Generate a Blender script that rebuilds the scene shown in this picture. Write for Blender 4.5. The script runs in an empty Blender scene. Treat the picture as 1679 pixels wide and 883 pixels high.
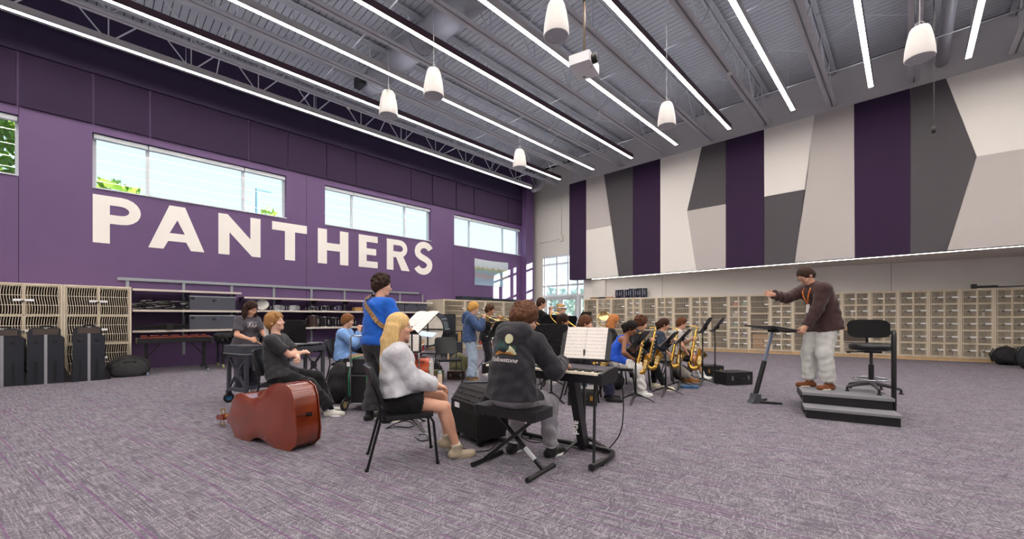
import bpy, bmesh, math, random
import numpy as np
from mathutils import Vector, Matrix
random.seed(7)
PI = math.pi
SC = bpy.context.scene
COL = SC.collection

# ------------------------------------------------------------------ camera
FPX, YAW, CH, HZ, CX = 665.0, math.radians(44.32), 1.27, 520.0, 839.5
S_, C_ = math.sin(YAW), math.cos(YAW)
cam_d = bpy.data.cameras.new('camera'); cam = bpy.data.objects.new('camera', cam_d); COL.objects.link(cam)
cam_d.sensor_width = 36.0; cam_d.sensor_fit = 'HORIZONTAL'; cam_d.lens = FPX * 36.0 / 1679.0
cam_d.shift_y = (HZ - 441.5) / 1679.0
cam_d.clip_start = 0.05; cam_d.clip_end = 400
cam.location = (0, 0, CH); cam.rotation_euler = (PI / 2, 0, YAW)
SC.camera = cam
# ------------------------------------------------------------------ sky, sun, exposure
world = bpy.data.worlds.new('sky'); SC.world = world; world.use_nodes = True
_nt = world.node_tree; _nt.nodes.clear()
_o = _nt.nodes.new('ShaderNodeOutputWorld'); _b = _nt.nodes.new('ShaderNodeBackground')
_tc = _nt.nodes.new('ShaderNodeTexCoord'); _sp = _nt.nodes.new('ShaderNodeSeparateXYZ'); _cr = _nt.nodes.new('ShaderNodeValToRGB')
_nt.links.new(_tc.outputs['Generated'], _sp.inputs[0]); _nt.links.new(_sp.outputs['Z'], _cr.inputs[0])
_cr.color_ramp.elements[0].position = 0.0; _cr.color_ramp.elements[0].color = (0.78, 0.92, 1.0, 1)
_cr.color_ramp.elements[1].position = 0.75; _cr.color_ramp.elements[1].color = (0.45, 0.70, 1.0, 1)
_b.inputs[1].default_value = 1.25
_nt.links.new(_cr.outputs[0], _b.inputs[0]); _nt.links.new(_b.outputs[0], _o.inputs[0])
sun_d = bpy.data.lights.new('sun', 'SUN'); sun_d.energy = 16.0; sun_d.angle = 0.009; sun_d.color = (1.0, 0.95, 0.88)
sun = bpy.data.objects.new('sun', sun_d); COL.objects.link(sun)
sun.rotation_euler = Vector((1.85, 2.05, 0.70)).to_track_quat('Z', 'Y').to_euler()
sun.location = (0, 30, 20)
SC.view_settings.view_transform = 'Standard'; SC.view_settings.look = 'None'
SC.view_settings.gamma = 1.0; SC.view_settings.use_curve_mapping = False
SC.view_settings.exposure = 0.40
LED_POWER = 30.0

# ------------------------------------------------------------------ pixel -> place helpers (on real planes)
def ray(px, py):
    r = (px - CX) / FPX
    return Vector((C_ * r - S_, S_ * r + C_, (HZ - py) / FPX))
def fl(px, py, z=0.0):                       # point on the plane of height z
    v = ray(px, py); d = (z - CH) / v.z
    return Vector((v.x * d, v.y * d, z))
def onX(px, py, X):
    v = ray(px, py); d = X / v.x
    return Vector((X, v.y * d, CH + v.z * d))
def onY(px, py, Y):
    v = ray(px, py); d = Y / v.y
    return Vector((v.x * d, Y, CH + v.z * d))
def cw(lat, d, z=0.0):                       # lateral / depth from where the photographer stands
    return Vector((C_ * lat - S_ * d, S_ * lat + C_ * d, z))
def dirang(lat, d):                          # angle of a direction, for things that face +Y locally
    x, y = C_ * lat - S_ * d, S_ * lat + C_ * d
    return math.atan2(y, x) - PI / 2

# ------------------------------------------------------------------ materials
def lin(h):
    h = h.lstrip('#'); out = []
    for i in (0, 2, 4):
        c = int(h[i:i + 2], 16) / 255
        out.append(c / 12.92 if c <= 0.04045 else ((c + 0.055) / 1.055) ** 2.4)
    return (*out, 1.0)
MATS = {}
def mat(name, hexc, rough=0.6, metal=0.0, var=0.0, scale=20.0, bump=0.0, bscale=None, spec=0.5, coat=0.0, emit=0.0, hex2=None, sheen=0.0):
    if name in MATS: return MATS[name]
    m = bpy.data.materials.new(name); m.use_nodes = True
    nt = m.node_tree; b = nt.nodes['Principled BSDF']
    b.inputs['Base Color'].default_value = lin(hexc); b.inputs['Roughness'].default_value = rough
    b.inputs['Metallic'].default_value = metal; b.inputs['Specular IOR Level'].default_value = spec
    b.inputs['Coat Weight'].default_value = coat
    b.inputs['Sheen Weight'].default_value = sheen
    tc = nt.nodes.new('ShaderNodeTexCoord')
    n = nt.nodes.new('ShaderNodeTexNoise'); n.inputs['Scale'].default_value = scale; n.inputs['Detail'].default_value = 4
    nt.links.new(tc.outputs['Object'], n.inputs['Vector'])
    if var or hex2:
        mx = nt.nodes.new('ShaderNodeMix'); mx.data_type = 'RGBA'
        c = lin(hexc)
        if hex2: c2 = lin(hex2)
        else: c2 = tuple(x * (1 - var) for x in c[:3]) + (1,)
        mx.inputs[6].default_value = c; mx.inputs[7].default_value = c2
        cr = nt.nodes.new('ShaderNodeValToRGB'); cr.color_ramp.elements[0].position = 0.35; cr.color_ramp.elements[1].position = 0.65
        nt.links.new(n.outputs['Fac'], cr.inputs[0]); nt.links.new(cr.outputs[0], mx.inputs[0])
        nt.links.new(mx.outputs[2], b.inputs['Base Color'])
    if bump:
        n2 = n
        if bscale:
            n2 = nt.nodes.new('ShaderNodeTexNoise'); n2.inputs['Scale'].default_value = bscale; n2.inputs['Detail'].default_value = 5
            nt.links.new(tc.outputs['Object'], n2.inputs['Vector'])
        bp = nt.nodes.new('ShaderNodeBump'); bp.inputs['Strength'].default_value = bump; bp.inputs['Distance'].default_value = 0.02
        nt.links.new(n2.outputs['Fac'], bp.inputs['Height']); nt.links.new(bp.outputs[0], b.inputs['Normal'])
    if emit:
        b.inputs['Emission Color'].default_value = lin(hexc); b.inputs['Emission Strength'].default_value = emit
    MATS[name] = m
    return m
def hair_mat(hx, hx2, strands):
    key = 'hair_%s_%s_%d' % (hx, hx2, strands)
    if key in MATS: return MATS[key]
    m = mat(key, hx, .62, hex2=hx2, scale=1.0, bump=.3, spec=.18); nt = m.node_tree
    n = [q for q in nt.nodes if q.type == 'TEX_NOISE'][0]; tc = [q for q in nt.nodes if q.type == 'TEX_COORD'][0]
    mp = nt.nodes.new('ShaderNodeMapping'); mp.inputs['Scale'].default_value = (110, 110, 9) if strands else (70, 70, 60)
    nt.links.new(tc.outputs['Object'], mp.inputs[0]); nt.links.new(mp.outputs[0], n.inputs['Vector'])
    return m
def glass_mat():
    m = bpy.data.materials.new('window_glass'); m.use_nodes = True; nt = m.node_tree; nt.nodes.clear()
    o = nt.nodes.new('ShaderNodeOutputMaterial'); mix = nt.nodes.new('ShaderNodeMixShader')
    t = nt.nodes.new('ShaderNodeBsdfTransparent'); t.inputs[0].default_value = (0.93, 0.97, 0.98, 1)
    g = nt.nodes.new('ShaderNodeBsdfGlossy'); g.inputs['Roughness'].default_value = 0.01
    mix.inputs[0].default_value = 0.045
    nt.links.new(t.outputs[0], mix.inputs[1]); nt.links.new(g.outputs[0], mix.inputs[2]); nt.links.new(mix.outputs[0], o.inputs[0])
    return m
def carpet_mat():
    m = bpy.data.materials.new('carpet'); m.use_nodes = True; nt = m.node_tree; N = nt.nodes; L = nt.links
    b = N['Principled BSDF']; b.inputs['Roughness'].default_value = 0.95; b.inputs['Specular IOR Level'].default_value = 0.12
    tc = N.new('ShaderNodeTexCoord')
    def math_(op, a, bb=None, clamp=False):
        n = N.new('ShaderNodeMath'); n.operation = op; n.use_clamp = clamp
        for i, v in enumerate((a, bb)):
            if v is None: continue
            if isinstance(v, (int, float)): n.inputs[i].default_value = v
            else: L.new(v, n.inputs[i])
        return n.outputs[0]
    def streak(rot, sx, sy, lo, hi, detail=1.5):
        mr_ = N.new('ShaderNodeMapping'); mr_.inputs['Rotation'].default_value = (0, 0, math.radians(-rot)); L.new(tc.outputs['Object'], mr_.inputs[0])
        mp = N.new('ShaderNodeMapping'); mp.inputs['Scale'].default_value = (sx, sy, 1)
        n = N.new('ShaderNodeTexNoise'); n.inputs['Scale'].default_value = 1.0; n.inputs['Detail'].default_value = detail
        L.new(mr_.outputs[0], mp.inputs[0]); L.new(mp.outputs[0], n.inputs['Vector'])
        mr = N.new('ShaderNodeMapRange'); mr.inputs[1].default_value = lo; mr.inputs[2].default_value = hi
        L.new(n.outputs['Fac'], mr.inputs[0]); return mr.outputs[0]
    # cross-hatched threads in several directions
    h = streak(11.3, 5, 75, .48, .64)
    h = math_('MAXIMUM', h, streak(101.3, 7, 85, .52, .66))
    h = math_('MAXIMUM', h, streak(58, 4, 80, .57, .68))
    h = math_('MAXIMUM', h, streak(-35, 4, 80, .58, .68))
    dk = math_('MAXIMUM', streak(11.3, 3, 60, .55, .66), streak(78, 4, 75, .59, .68))
    dk = math_('MAXIMUM', dk, streak(-60, 4, 75, .60, .69))
    fine = streak(11.3, 60, 170, .36, .56)
    h = math_('MULTIPLY', h, fine)
    mx = N.new('ShaderNodeMix'); mx.data_type = 'RGBA'; mx.inputs[6].default_value = lin('#65616b'); mx.inputs[7].default_value = lin('#9f9ba0')
    L.new(h, mx.inputs[0])
    m2 = N.new('ShaderNodeMix'); m2.data_type = 'RGBA'; m2.inputs[7].default_value = lin('#544f59')
    L.new(mx.outputs[2], m2.inputs[6]); L.new(math_('MULTIPLY', dk, .75), m2.inputs[0])
    # plum coloured yarn dashes that run along the room
    mp = N.new('ShaderNodeMapping'); mp.inputs['Rotation'].default_value = (0, 0, math.radians(90 - 11.3))
    L.new(tc.outputs['Object'], mp.inputs[0])
    sp = N.new('ShaderNodeSeparateXYZ'); L.new(mp.outputs[0], sp.inputs[0])
    cell = math_('FLOOR', math_('MULTIPLY', sp.outputs[0], 26.0))
    wn = N.new('ShaderNodeTexWhiteNoise'); wn.noise_dimensions = '1D'; L.new(cell, wn.inputs['W'])
    yy = math_('ADD', math_('MULTIPLY', sp.outputs[1], 1.0), math_('MULTIPLY', wn.outputs['Value'], 37.0))
    seg = math_('FLOOR', math_('MULTIPLY', yy, 1.35))
    cmb = N.new('ShaderNodeCombineXYZ'); L.new(cell, cmb.inputs[0]); L.new(seg, cmb.inputs[1])
    wn2 = N.new('ShaderNodeTexWhiteNoise'); wn2.noise_dimensions = '2D'; L.new(cmb.outputs[0], wn2.inputs['Vector'])
    on = math_('GREATER_THAN', wn2.outputs['Value'], 0.86)
    fx = math_('FRACT', math_('MULTIPLY', sp.outputs[0], 26.0))
    on = math_('MULTIPLY', on, math_('LESS_THAN', fx, 0.36))
    on = math_('MULTIPLY', on, math_('ADD', .25, math_('MULTIPLY', wn2.outputs['Value'], .35)))
    m3 = N.new('ShaderNodeMix'); m3.data_type = 'RGBA'; m3.inputs[7].default_value = lin('#6f4670')
    L.new(m2.outputs[2], m3.inputs[6]); L.new(on, m3.inputs[0]); L.new(m3.outputs[2], b.inputs['Base Color'])
    bp = N.new('ShaderNodeBump'); bp.inputs['Strength'].default_value = .35; bp.inputs['Distance'].default_value = .006
    L.new(h, bp.inputs['Height']); L.new(bp.outputs[0], b.inputs['Normal'])
    return m

# ------------------------------------------------------------------ mesh helpers
def V(*a): return Vector(a)
class MB:
    def __init__(s): s.v = []; s.f = []
    def add(s, vs, fs):
        n = len(s.v); s.v += [tuple(v) for v in vs]; s.f += [tuple(i + n for i in f) for f in fs]; return s
    def box(s, lo, hi, rot=None, piv=None):
        x0, y0, z0 = lo; x1, y1, z1 = hi
        vs = [V(x, y, z) for z in (z0, z1) for y in (y0, y1) for x in (x0, x1)]
        if rot is not None:
            p = V(*(piv if piv is not None else ((x0 + x1) / 2, (y0 + y1) / 2, (z0 + z1) / 2)))
            vs = [rot @ (v - p) + p for v in vs]
        return s.add(vs, [(0, 2, 3, 1), (4, 5, 7, 6), (0, 1, 5, 4), (2, 6, 7, 3), (0, 4, 6, 2), (1, 3, 7, 5)])
    def cbox(s, c, size, rot=None):
        return s.box([c[i] - size[i] / 2 for i in range(3)], [c[i] + size[i] / 2 for i in range(3)], rot)
    def rbox(s, lo, hi, r, axis=2, n=4, inset=0.0):            # box with rounded edges along one axis
        a, b = [i for i in range(3) if i != axis]
        pts = []
        for (cx, cy, a0) in ((hi[a] - r, hi[b] - r, 0), (lo[a] + r, hi[b] - r, 90), (lo[a] + r, lo[b] + r, 180), (hi[a] - r, lo[b] + r, 270)):
            for k in range(n + 1):
                t = math.radians(a0 + 90 * k / n); pts.append((cx + r * math.cos(t), cy + r * math.sin(t)))
        return s.prism(pts, lo[axis], hi[axis], axis)
    def prism(s, pts, z0, z1, axis=2):
        a, b = [i for i in range(3) if i != axis]; n = len(pts); vs = []
        for z in (z0, z1):
            for p in pts:
                q = [0, 0, 0]; q[a] = p[0]; q[b] = p[1]; q[axis] = z; vs.append(q)
        fs = [tuple(range(n))[::-1], tuple(range(n, 2 * n))] + [(i, (i + 1) % n, n + (i + 1) % n, n + i) for i in range(n)]
        return s.add(vs, fs)
    def tube(s, pts, r, n=8, close=False, flat=None):
        pts = [V(*p) for p in pts]; m = len(pts)
        rs = r if isinstance(r, (list, tuple)) else [r] * m
        vs, fs = [], []; up = None
        for i, p in enumerate(pts):
            if close: t = pts[(i + 1) % m] - pts[i - 1]
            else: t = pts[min(i + 1, m - 1)] - pts[max(i - 1, 0)]
            t = t.normalized() if t.length > 1e-9 else V(0, 0, 1)
            if up is None:
                up = V(0, 0, 1) if abs(t.z) < .9 else V(1, 0, 0)
            x = up.cross(t); x = x.normalized() if x.length > 1e-6 else t.orthogonal().normalized()
            y = t.cross(x).normalized(); up = y
            for k in range(n):
                a = 2 * PI * k / n + PI / n
                vs.append(p + (x * math.cos(a) + y * math.sin(a)) * rs[i])
        for i in range(m if close else m - 1):
            j = (i + 1) % m
            for k in range(n):
                fs.append((i * n + k, i * n + (k + 1) % n, j * n + (k + 1) % n, j * n + k))
        if not close:
            fs.append(tuple(range(n))[::-1]); fs.append(tuple(range((m - 1) * n, m * n)))
        return s.add(vs, fs)
    def lathe(s, prof, n=20, M=None):                          # profile (r, z) about Z, M places it
        vs, fs = [], []; m = len(prof)
        for (r, z) in prof:
            for k in range(n):
                a = 2 * PI * k / n; v = V(r * math.cos(a), r * math.sin(a), z)
                vs.append(M @ v if M is not None else v)
        for i in range(m - 1):
            for k in range(n):
                fs.append((i * n + k, i * n + (k + 1) % n, (i + 1) * n + (k + 1) % n, (i + 1) * n + k))
        if prof[0][0] > 1e-4: fs.append(tuple(range(n))[::-1])
        if prof[-1][0] > 1e-4: fs.append(tuple(range((m - 1) * n, m * n)))
        return s.add(vs, fs)
    def disc(s, c, axis, r, h, n=14):
        c = V(*c); a = V(*axis).normalized()
        return s.tube([c - a * h / 2, c + a * h / 2], r, n)
    def mesh(s, name, smooth=None):
        me = bpy.data.meshes.new(name); me.from_pydata(s.v, [], s.f); me.update()
        if smooth:
            me.polygons.foreach_set('use_smooth', [True] * len(me.polygons))
            if smooth is not True: me.set_sharp_from_angle(angle=math.radians(smooth))
        return me
    def build(s, name, m, parent=None, smooth=None):
        return obj(name, s.mesh(name, smooth), m, parent)
def frame_to(z, x=None):                                       # rotation matrix whose Z is along z
    z = V(*z).normalized(); x = V(*x) if x is not None else (V(1, 0, 0) if abs(z.x) < .9 else V(0, 1, 0))
    y = z.cross(x).normalized(); x = y.cross(z).normalized()
    return Matrix((x, y, z)).transposed()
def M4(R, t): return Matrix.Translation(V(*t)) @ R.to_4x4()
def obj(name, me, m, parent=None):
    o = bpy.data.objects.new(name, me); COL.objects.link(o)
    if m is not None and not me.materials: me.materials.append(m)
    if parent is not None: o.parent = parent
    return o
def tag(o, label=None, cat=None, group=None, kind=None):
    if label: o['label'] = label
    if cat: o['category'] = cat
    if group: o['group'] = group
    if kind: o['kind'] = kind
    return o
def thing(name, loc, rz=0.0, label=None, cat=None, group=None):
    o = bpy.data.objects.new(name, None); COL.objects.link(o); o.empty_display_size = .1
    o.location = loc; o.rotation_euler = (0, 0, rz)
    return tag(o, label, cat, group)
def struct(name, mb, m, parent=None, smooth=None):
    o = mb.build(name, m, parent, smooth)
    if parent is None: o['kind'] = 'structure'
    return o
def kids(o): return [c for c in bpy.data.objects if c.parent == o]
def dup(root, loc, rz=None, label=None, group=None):
    def cp(o, par):
        c = o.copy(); COL.objects.link(c); c.parent = par
        for ch in CH_OF.get(o.name, []): cp(ch, c)
        return c
    CH_OF.clear()
    for q in COL.objects:
        if q.parent is not None: CH_OF.setdefault(q.parent.name, []).append(q)
    r = cp(root, None); r.location = loc
    if rz is not None: r.rotation_euler = (0, 0, rz)
    if label: r['label'] = label
    if group: r['group'] = group
    return r
CH_OF = {}
def fill_curve(loops, depth, res=1):
    """flat outlines (first solid, the others may be holes) -> extruded mesh in the XY plane"""
    cu = bpy.data.curves.new('outline', 'CURVE'); cu.dimensions = '2D'; cu.fill_mode = 'BOTH'; cu.extrude = depth / 2
    for lp in loops:
        sp = cu.splines.new('POLY'); sp.points.add(len(lp) - 1)
        for p, q in zip(sp.points, lp): p.co = (q[0], q[1], 0, 1)
        sp.use_cyclic_u = True
    o = bpy.data.objects.new('outline', cu); COL.objects.link(o)
    dg = bpy.context.evaluated_depsgraph_get(); me = bpy.data.meshes.new_from_object(o.evaluated_get(dg))
    bpy.data.objects.remove(o); bpy.data.curves.remove(cu)
    return me
def text_mesh(body, size, depth=.002, bold=0.0, shear=0.0, align='CENTER'):
    cu = bpy.data.curves.new('lettering', 'FONT'); cu.body = body; cu.size = size; cu.extrude = depth / 2
    cu.offset = bold; cu.shear = shear; cu.align_x = align; cu.align_y = 'CENTER'; cu.resolution_u = 3
    o = bpy.data.objects.new('lettering', cu); COL.objects.link(o)
    dg = bpy.context.evaluated_depsgraph_get(); me = bpy.data.meshes.new_from_object(o.evaluated_get(dg))
    bpy.data.objects.remove(o); bpy.data.curves.remove(cu)
    return me
def arc(cx, cy, rx, ry, a0, a1, n=10):
    return [(cx + rx * math.cos(math.radians(a0 + (a1 - a0) * k / n)), cy + ry * math.sin(math.radians(a0 + (a1 - a0) * k / n))) for k in range(n + 1)]
# ------------------------------------------------------------------ room shell
XW, DECK = -13.65, 8.5
YP, ZS = 15.2, 2.98                       # face of the upper back wall panels, soffit height
def wl(x): return 17.58 + .2 * x          # lower back wall, splayed
def lk(x): return 17.13 + .2 * x          # locker fronts in front of it
m_purple = mat('purple_paint', '#664c79', .55, var=.06, scale=1.5, bump=.03, bscale=300)
m_purple_dk = mat('dark_purple_fabric', '#32223f', .9, var=.1, scale=60, bump=.15, bscale=400)
m_purple_band = mat('dark_purple_paint', '#352546', .7)
m_white = mat('white_wall_paint', '#d9d6d2', .7, var=.03, scale=2)
m_greywall = mat('light_grey_paint', '#c4c2c3', .7, var=.03, scale=2)
m_frame = mat('white_window_frame', '#d5dbe0', .4)
m_glass = glass_mat()
m_carpet = carpet_mat()
m_joint = mat('joint_shadow_gap', '#2e2236', .8)
m_letter = mat('white_lettering', '#f4f0ea', .6)
m_p_purple = mat('acoustic_purple', '#34203f', .95, var=.12, scale=120, bump=.12, bscale=500)
m_p_white = mat('acoustic_white', '#e7e3dd', .95, var=.03, scale=120, bump=.1, bscale=500)
m_p_greige = mat('acoustic_light_grey', '#bdb7b4', .95, var=.05, scale=120, bump=.1, bscale=500)
m_p_dark = mat('acoustic_charcoal', '#565357', .95, var=.12, scale=120, bump=.12, bscale=500)
m_steel = mat('grey_painted_steel', '#c4c5ca', .5, var=.05, scale=4)
m_deck = mat('grey_painted_deck', '#b0b2b8', .6, var=.08, scale=1.2)
m_darkgap = mat('dark_deck_gap', '#1c1c20', .9)

struct('floor', MB().box((-18, -8, -.12), (9, 21, 0)), m_carpet)
struct('ground', MB().box((-120, -90, -.6), (90, 120, -.2)), mat('pale_ground', '#a8a59a', .9, var=.2, scale=.3))
struct('ceiling', MB().box((-14.0, -8, DECK + .06), (9, 15.8, DECK + .22)), m_darkgap)
ceiling = bpy.data.objects['ceiling']
_dm = MB().box((-13.98, 0, -.012), (9, .139, .0)).mesh('deck_plank'); _dm.materials.append(m_deck)
for k in range(149):
    o = obj('deck_plank', _dm, None, ceiling); o.location = (0, -7.9 + k * .155, DECK + .057)

# left wall with its row of high windows
WIN = [(-5.35, -1.17), (-.07, 4.07), (5.22, 9.35), (10.5, 14.6)]
ZW0, ZW1 = 4.30, 5.61
mb = MB().box((XW - .35, -8, 0), (XW, 15.8, ZW0)).box((XW - .35, -8, ZW1), (XW, 15.8, DECK + .1))
ys = [-8] + [y for w in WIN for y in w] + [15.8]
for a, b in zip(ys[0::2], ys[1::2]): mb.box((XW - .35, a, ZW0 - .001), (XW, b, ZW1 + .001))
wall_left = struct('wall_left', mb, m_purple)
for y in (-1.17, 4.65, 10.45):
    for z0, z1 in ((0, ZW0 - .005), (ZW1 + .005, 5.78)) if y != 4.65 else ((0, 5.78),):
        MB().box((XW - .01, y - .006, z0), (XW + .002, y + .006, z1)).build('panel_joint', m_joint, wall_left)
# dark fabric panels above the windows
sx = [-60, 29, 153, 246, 408, 470.6, 534, 582, 672.6, 708, 747, 776, 832, 857]
sy = [onX(p, 400, XW).y for p in sx]; sy[0] = -4.2
for a, b in zip(sy[:-1], sy[1:]):
    MB().box((XW, a + .02, 5.80), (XW + .05, b - .02, 6.95)).build('acoustic_panel', m_purple_dk, wall_left)
MB().box((XW, -8, 6.97), (XW + .06, 14.64, DECK + .1)).build('upper_band', m_purple_band, wall_left)
for y in (-1.17, 5.0, 10.45): MB().box((XW + .05, y - .005, 6.98), (XW + .062, y + .005, DECK)).build('panel_joint', m_joint, wall_left)
struct('column', MB().box((XW - .05, 14.64, 0), (-13.32, 15.17, DECK + .1)), m_purple)
for i, (a, b) in enumerate(WIN):
    xf = XW - .24
    f = MB()
    f.box((xf, a, ZW0), (xf + .07, b, ZW0 + .06)).box((xf, a, ZW1 - .06), (xf + .07, b, ZW1))
    ms = [a + .03, a + (b - a) * .235, a + (b - a) * .735, b - .03]
    for y in ms: f.box((xf, y - .035, ZW0 + .05), (xf + .075, y + .035, ZW1 - .05))
    w = struct('window_%d' % (i + 1), f, m_frame)
    for y0, y1 in zip(ms[:-1], ms[1:]):
        MB().box((xf + .03, y0 + .03, ZW0 + .05), (xf + .036, y1 - .03, ZW1 - .05)).build('pane', m_glass, w)
    MB().box((xf + .07, a, ZW0 - .002), (XW + .03, b, ZW0 + .025)).build('window_sill', m_frame, w)
    for y0, y1 in ((a + .02, ms[1]), (ms[1] + .02, ms[2]), (ms[2] + .02, b - .02)):
        MB().rbox((xf + .08, y0, ZW1 - .13), (xf + .19, y1, ZW1 - .01), .03, axis=1).build('roller_blind_cassette', m_frame, w, smooth=40)

# big wall lettering P A N T H E R S
ZL0, ZL1 = 3.03, 4.16
LH = ZL1 - ZL0
def letter(ch, w):
    t = .285; h = LH; k = .25
    if ch == 'P':
        r = h * .58 / 2; cy = h - r
        return [[(0, 0), (t, 0), (t, h - 2 * r)] + arc(w - r * 1.05, cy, r * 1.05, r, -90, 90) + [(0, h)],
                [(t, h - 2 * r + k * .86)] + arc(w - r * 1.1, cy, r * .46, r - k * .86, -90, 90, 8) + [(t, h - k * .86)]]
    if ch == 'R':
        r = h * .56 / 2; cy = h - r
        return [[(0, 0), (t * .93, 0), (t * .93, h - 2 * r - .02), (w * .42, h - 2 * r - .02), (w * .66, 0), (w * 1.04, 0), (w * .74, h - 2 * r + .03)] + arc(w * .93 - r, cy, r, r, -55, 90) + [(0, h)],
                [(t * .93, h - 2 * r + k * .8)] + arc(w * .93 - r, cy, r * .42, r - k * .8, -90, 90, 8) + [(t * .93, h - k * .8)]]
    if ch == 'A':
        x = w * .36
        return [[(0, 0), (t * 1.02, 0), (w * .30 + .045, h * .185), (w * .70 - .045, h * .185), (w - t * 1.02, 0), (w, 0), (w - x, h), (x, h)],
                [(w * .5 - .155, h * .37), (w * .5 + .155, h * .37), (w * .5, h * .68)]]
    if ch == 'N': return [[(0, 0), (t * .9, 0), (t * .9, h * .56), (w - t * .75, 0), (w, 0), (w, h), (w - t * .9, h), (w - t * .9, h * .44), (t * .75, h), (0, h)]]
    if ch == 'T': return [[(w / 2 - t / 2, 0), (w / 2 + t / 2, 0), (w / 2 + t / 2, h - k), (w, h - k), (w, h), (0, h), (0, h - k), (w / 2 - t / 2, h - k)]]
    if ch == 'H':
        a, b = h * .39, h * .61
        return [[(0, 0), (t, 0), (t, a), (w - t, a), (w - t, 0), (w, 0), (w, h), (w - t, h), (w - t, b), (t, b), (t, h), (0, h)]]
    if ch == 'E':
        return [[(0, 0), (w, 0), (w, k * .9), (t, k * .9), (t, h * .40), (w * .92, h * .40), (w * .92, h * .60), (t, h * .60), (t, h - k * .9), (w, h - k * .9), (w, h), (0, h)]]
    if ch == 'S':
        th = .125; R = h * .305 - th * .15
        cl = arc(w * .54, h - .02 - R * .92, w * .40, R * .86, 25, 215, 14)[0:]
        ctr = [(w * .33, h * .545), (w * .5, h * .50), (w * .67, h * .452)]
        cl2 = arc(w * .46, .02 + R * .92, w * .40, R * .86, 35, -155, 14)
        p = cl[:-1] + ctr + cl2[1:]
        L_, R_ = [], []
        for i in range(len(p)):
            a, b = p[max(i - 1, 0)], p[min(i + 1, len(p) - 1)]
            dx, dy = b[0] - a[0], b[1] - a[1]; l = math.hypot(dx, dy) or 1; nx, ny = -dy / l * th, dx / l * th
            L_.append((p[i][0] + nx, p[i][1] + ny)); R_.append((p[i][0] - nx, p[i][1] - ny))
        return [L_ + R_[::-1]]
sign = thing('sign_lettering', (XW, 0, ZL0), 0, 'big white capital letters spelling PANTHERS on the purple wall', 'lettering')
for ch, p0, p1 in (('P', 152, 231), ('A', 243, 335), ('N', 358, 427), ('T', 446, 503), ('H', 521, 571), ('E', 588, 619), ('R', 634, 670), ('S', 680.5, 708)):
    y0, y1 = onX(p0, 400, XW).y, onX(p1, 400, XW).y
    me = fill_curve(letter(ch, y1 - y0), .012)
    o = obj('letter', me, m_letter, sign)
    o.rotation_euler = (PI / 2, 0, PI / 2); o.location = (.007, y0, 0)

# entry wall with glazed doors
m_entry = mat('cream_wall_paint', '#d3d1ca', .7)
xa, xb = -13.05, -10.3
entry = struct('wall_entry', MB().box((-14.0, 15.55, 0), (xa, 15.8, DECK + .1)).box((xa - .01, 15.55, 4.27), (-9.5, 15.8, DECK + .1)).box((xb, 15.55, 0), (-9.5, 15.8, 4.3)), m_entry)
vx = [onY(p, 450, 15.6).x for p in (893.5, 914, 932.5, 948, 961)] + [xb - .02]
hz = [onY(900, y, 15.6).z for y in (484.7, 469, 434)] + [4.23]
f = MB()
for x in vx: f.box((x - .045, 15.56, hz[0]), (x + .045, 15.68, 4.27))
for z in hz: f.box((xa, 15.565, z - .04), (xb, 15.675, z + .04))
for x in (vx[0], vx[3], vx[5]): f.box((x - .05, 15.56, 0), (x + .05, 15.68, hz[0]))
w = struct('window_5', f, m_frame)
for x0, x1 in zip(vx[:-1], vx[1:]):
    for z0, z1 in zip(hz[:-1], hz[1:]):
        MB().box((x0 + .04, 15.61, z0 + .03), (x1 - .04, 15.616, z1 - .03)).build('pane', m_glass, w)
for i, (x0, x1) in enumerate(((vx[0] + .05, (vx[0] + vx[3]) / 2), ((vx[0] + vx[3]) / 2, vx[3] - .05), (vx[3] + .05, vx[5] - .05))):
    d = MB(); zt = hz[0] - .05
    d.box((x0 + .005, 15.59, .01), (x0 + .13, 15.64, zt)).box((x1 - .13, 15.59, .01), (x1 - .005, 15.64, zt))
    d.box((x0 + .1, 15.592, .01), (x1 - .1, 15.638, .28)).box((x0 + .1, 15.592, zt - .16), (x1 - .1, 15.638, zt))
    dr = struct('door_%d' % (i + 1), d, mat('door_frame_paint', '#b9bfc2', .45))
    MB().box((x0 + .12, 15.612, .27), (x1 - .12, 15.618, zt - .15)).build('pane', m_glass, dr)
    MB().box((x0 + .2, 15.52, zt - .1), (x1 - .3, 15.585, zt - .03)).build('door_closer', m_steel, dr)
    MB().box((x0 + .12, 15.53, .98), (x1 - .12, 15.56, 1.04)).build('push_bar', m_steel, dr)
# electrical box with conduit and a sprinkler riser on the entry wall
t = thing('junction_box', (0, 0, 0), 0, 'cream junction box with conduit on the entry wall beside the glazed doors', 'electrical box')
q = onY(921, 391, 15.55)
MB().box((q.x - .1, 15.47, q.z - .13), (q.x + .1, 15.55, q.z + .13)).build('box', m_entry, t)
MB().tube([(q.x, 15.53, q.z + .1), (q.x, 15.53, 6.9), (q.x + .15, 15.53, 7.1), (q.x + .5, 15.53, 7.1)], .018, 8).build('conduit', m_entry, t, smooth=True)
MB().tube([(q.x - .1, 15.53, q.z), (q.x - .6, 15.53, q.z - .03), (-13.2, 15.53, q.z - .05)], .018, 8).build('conduit', m_entry, t, smooth=True)

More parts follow.
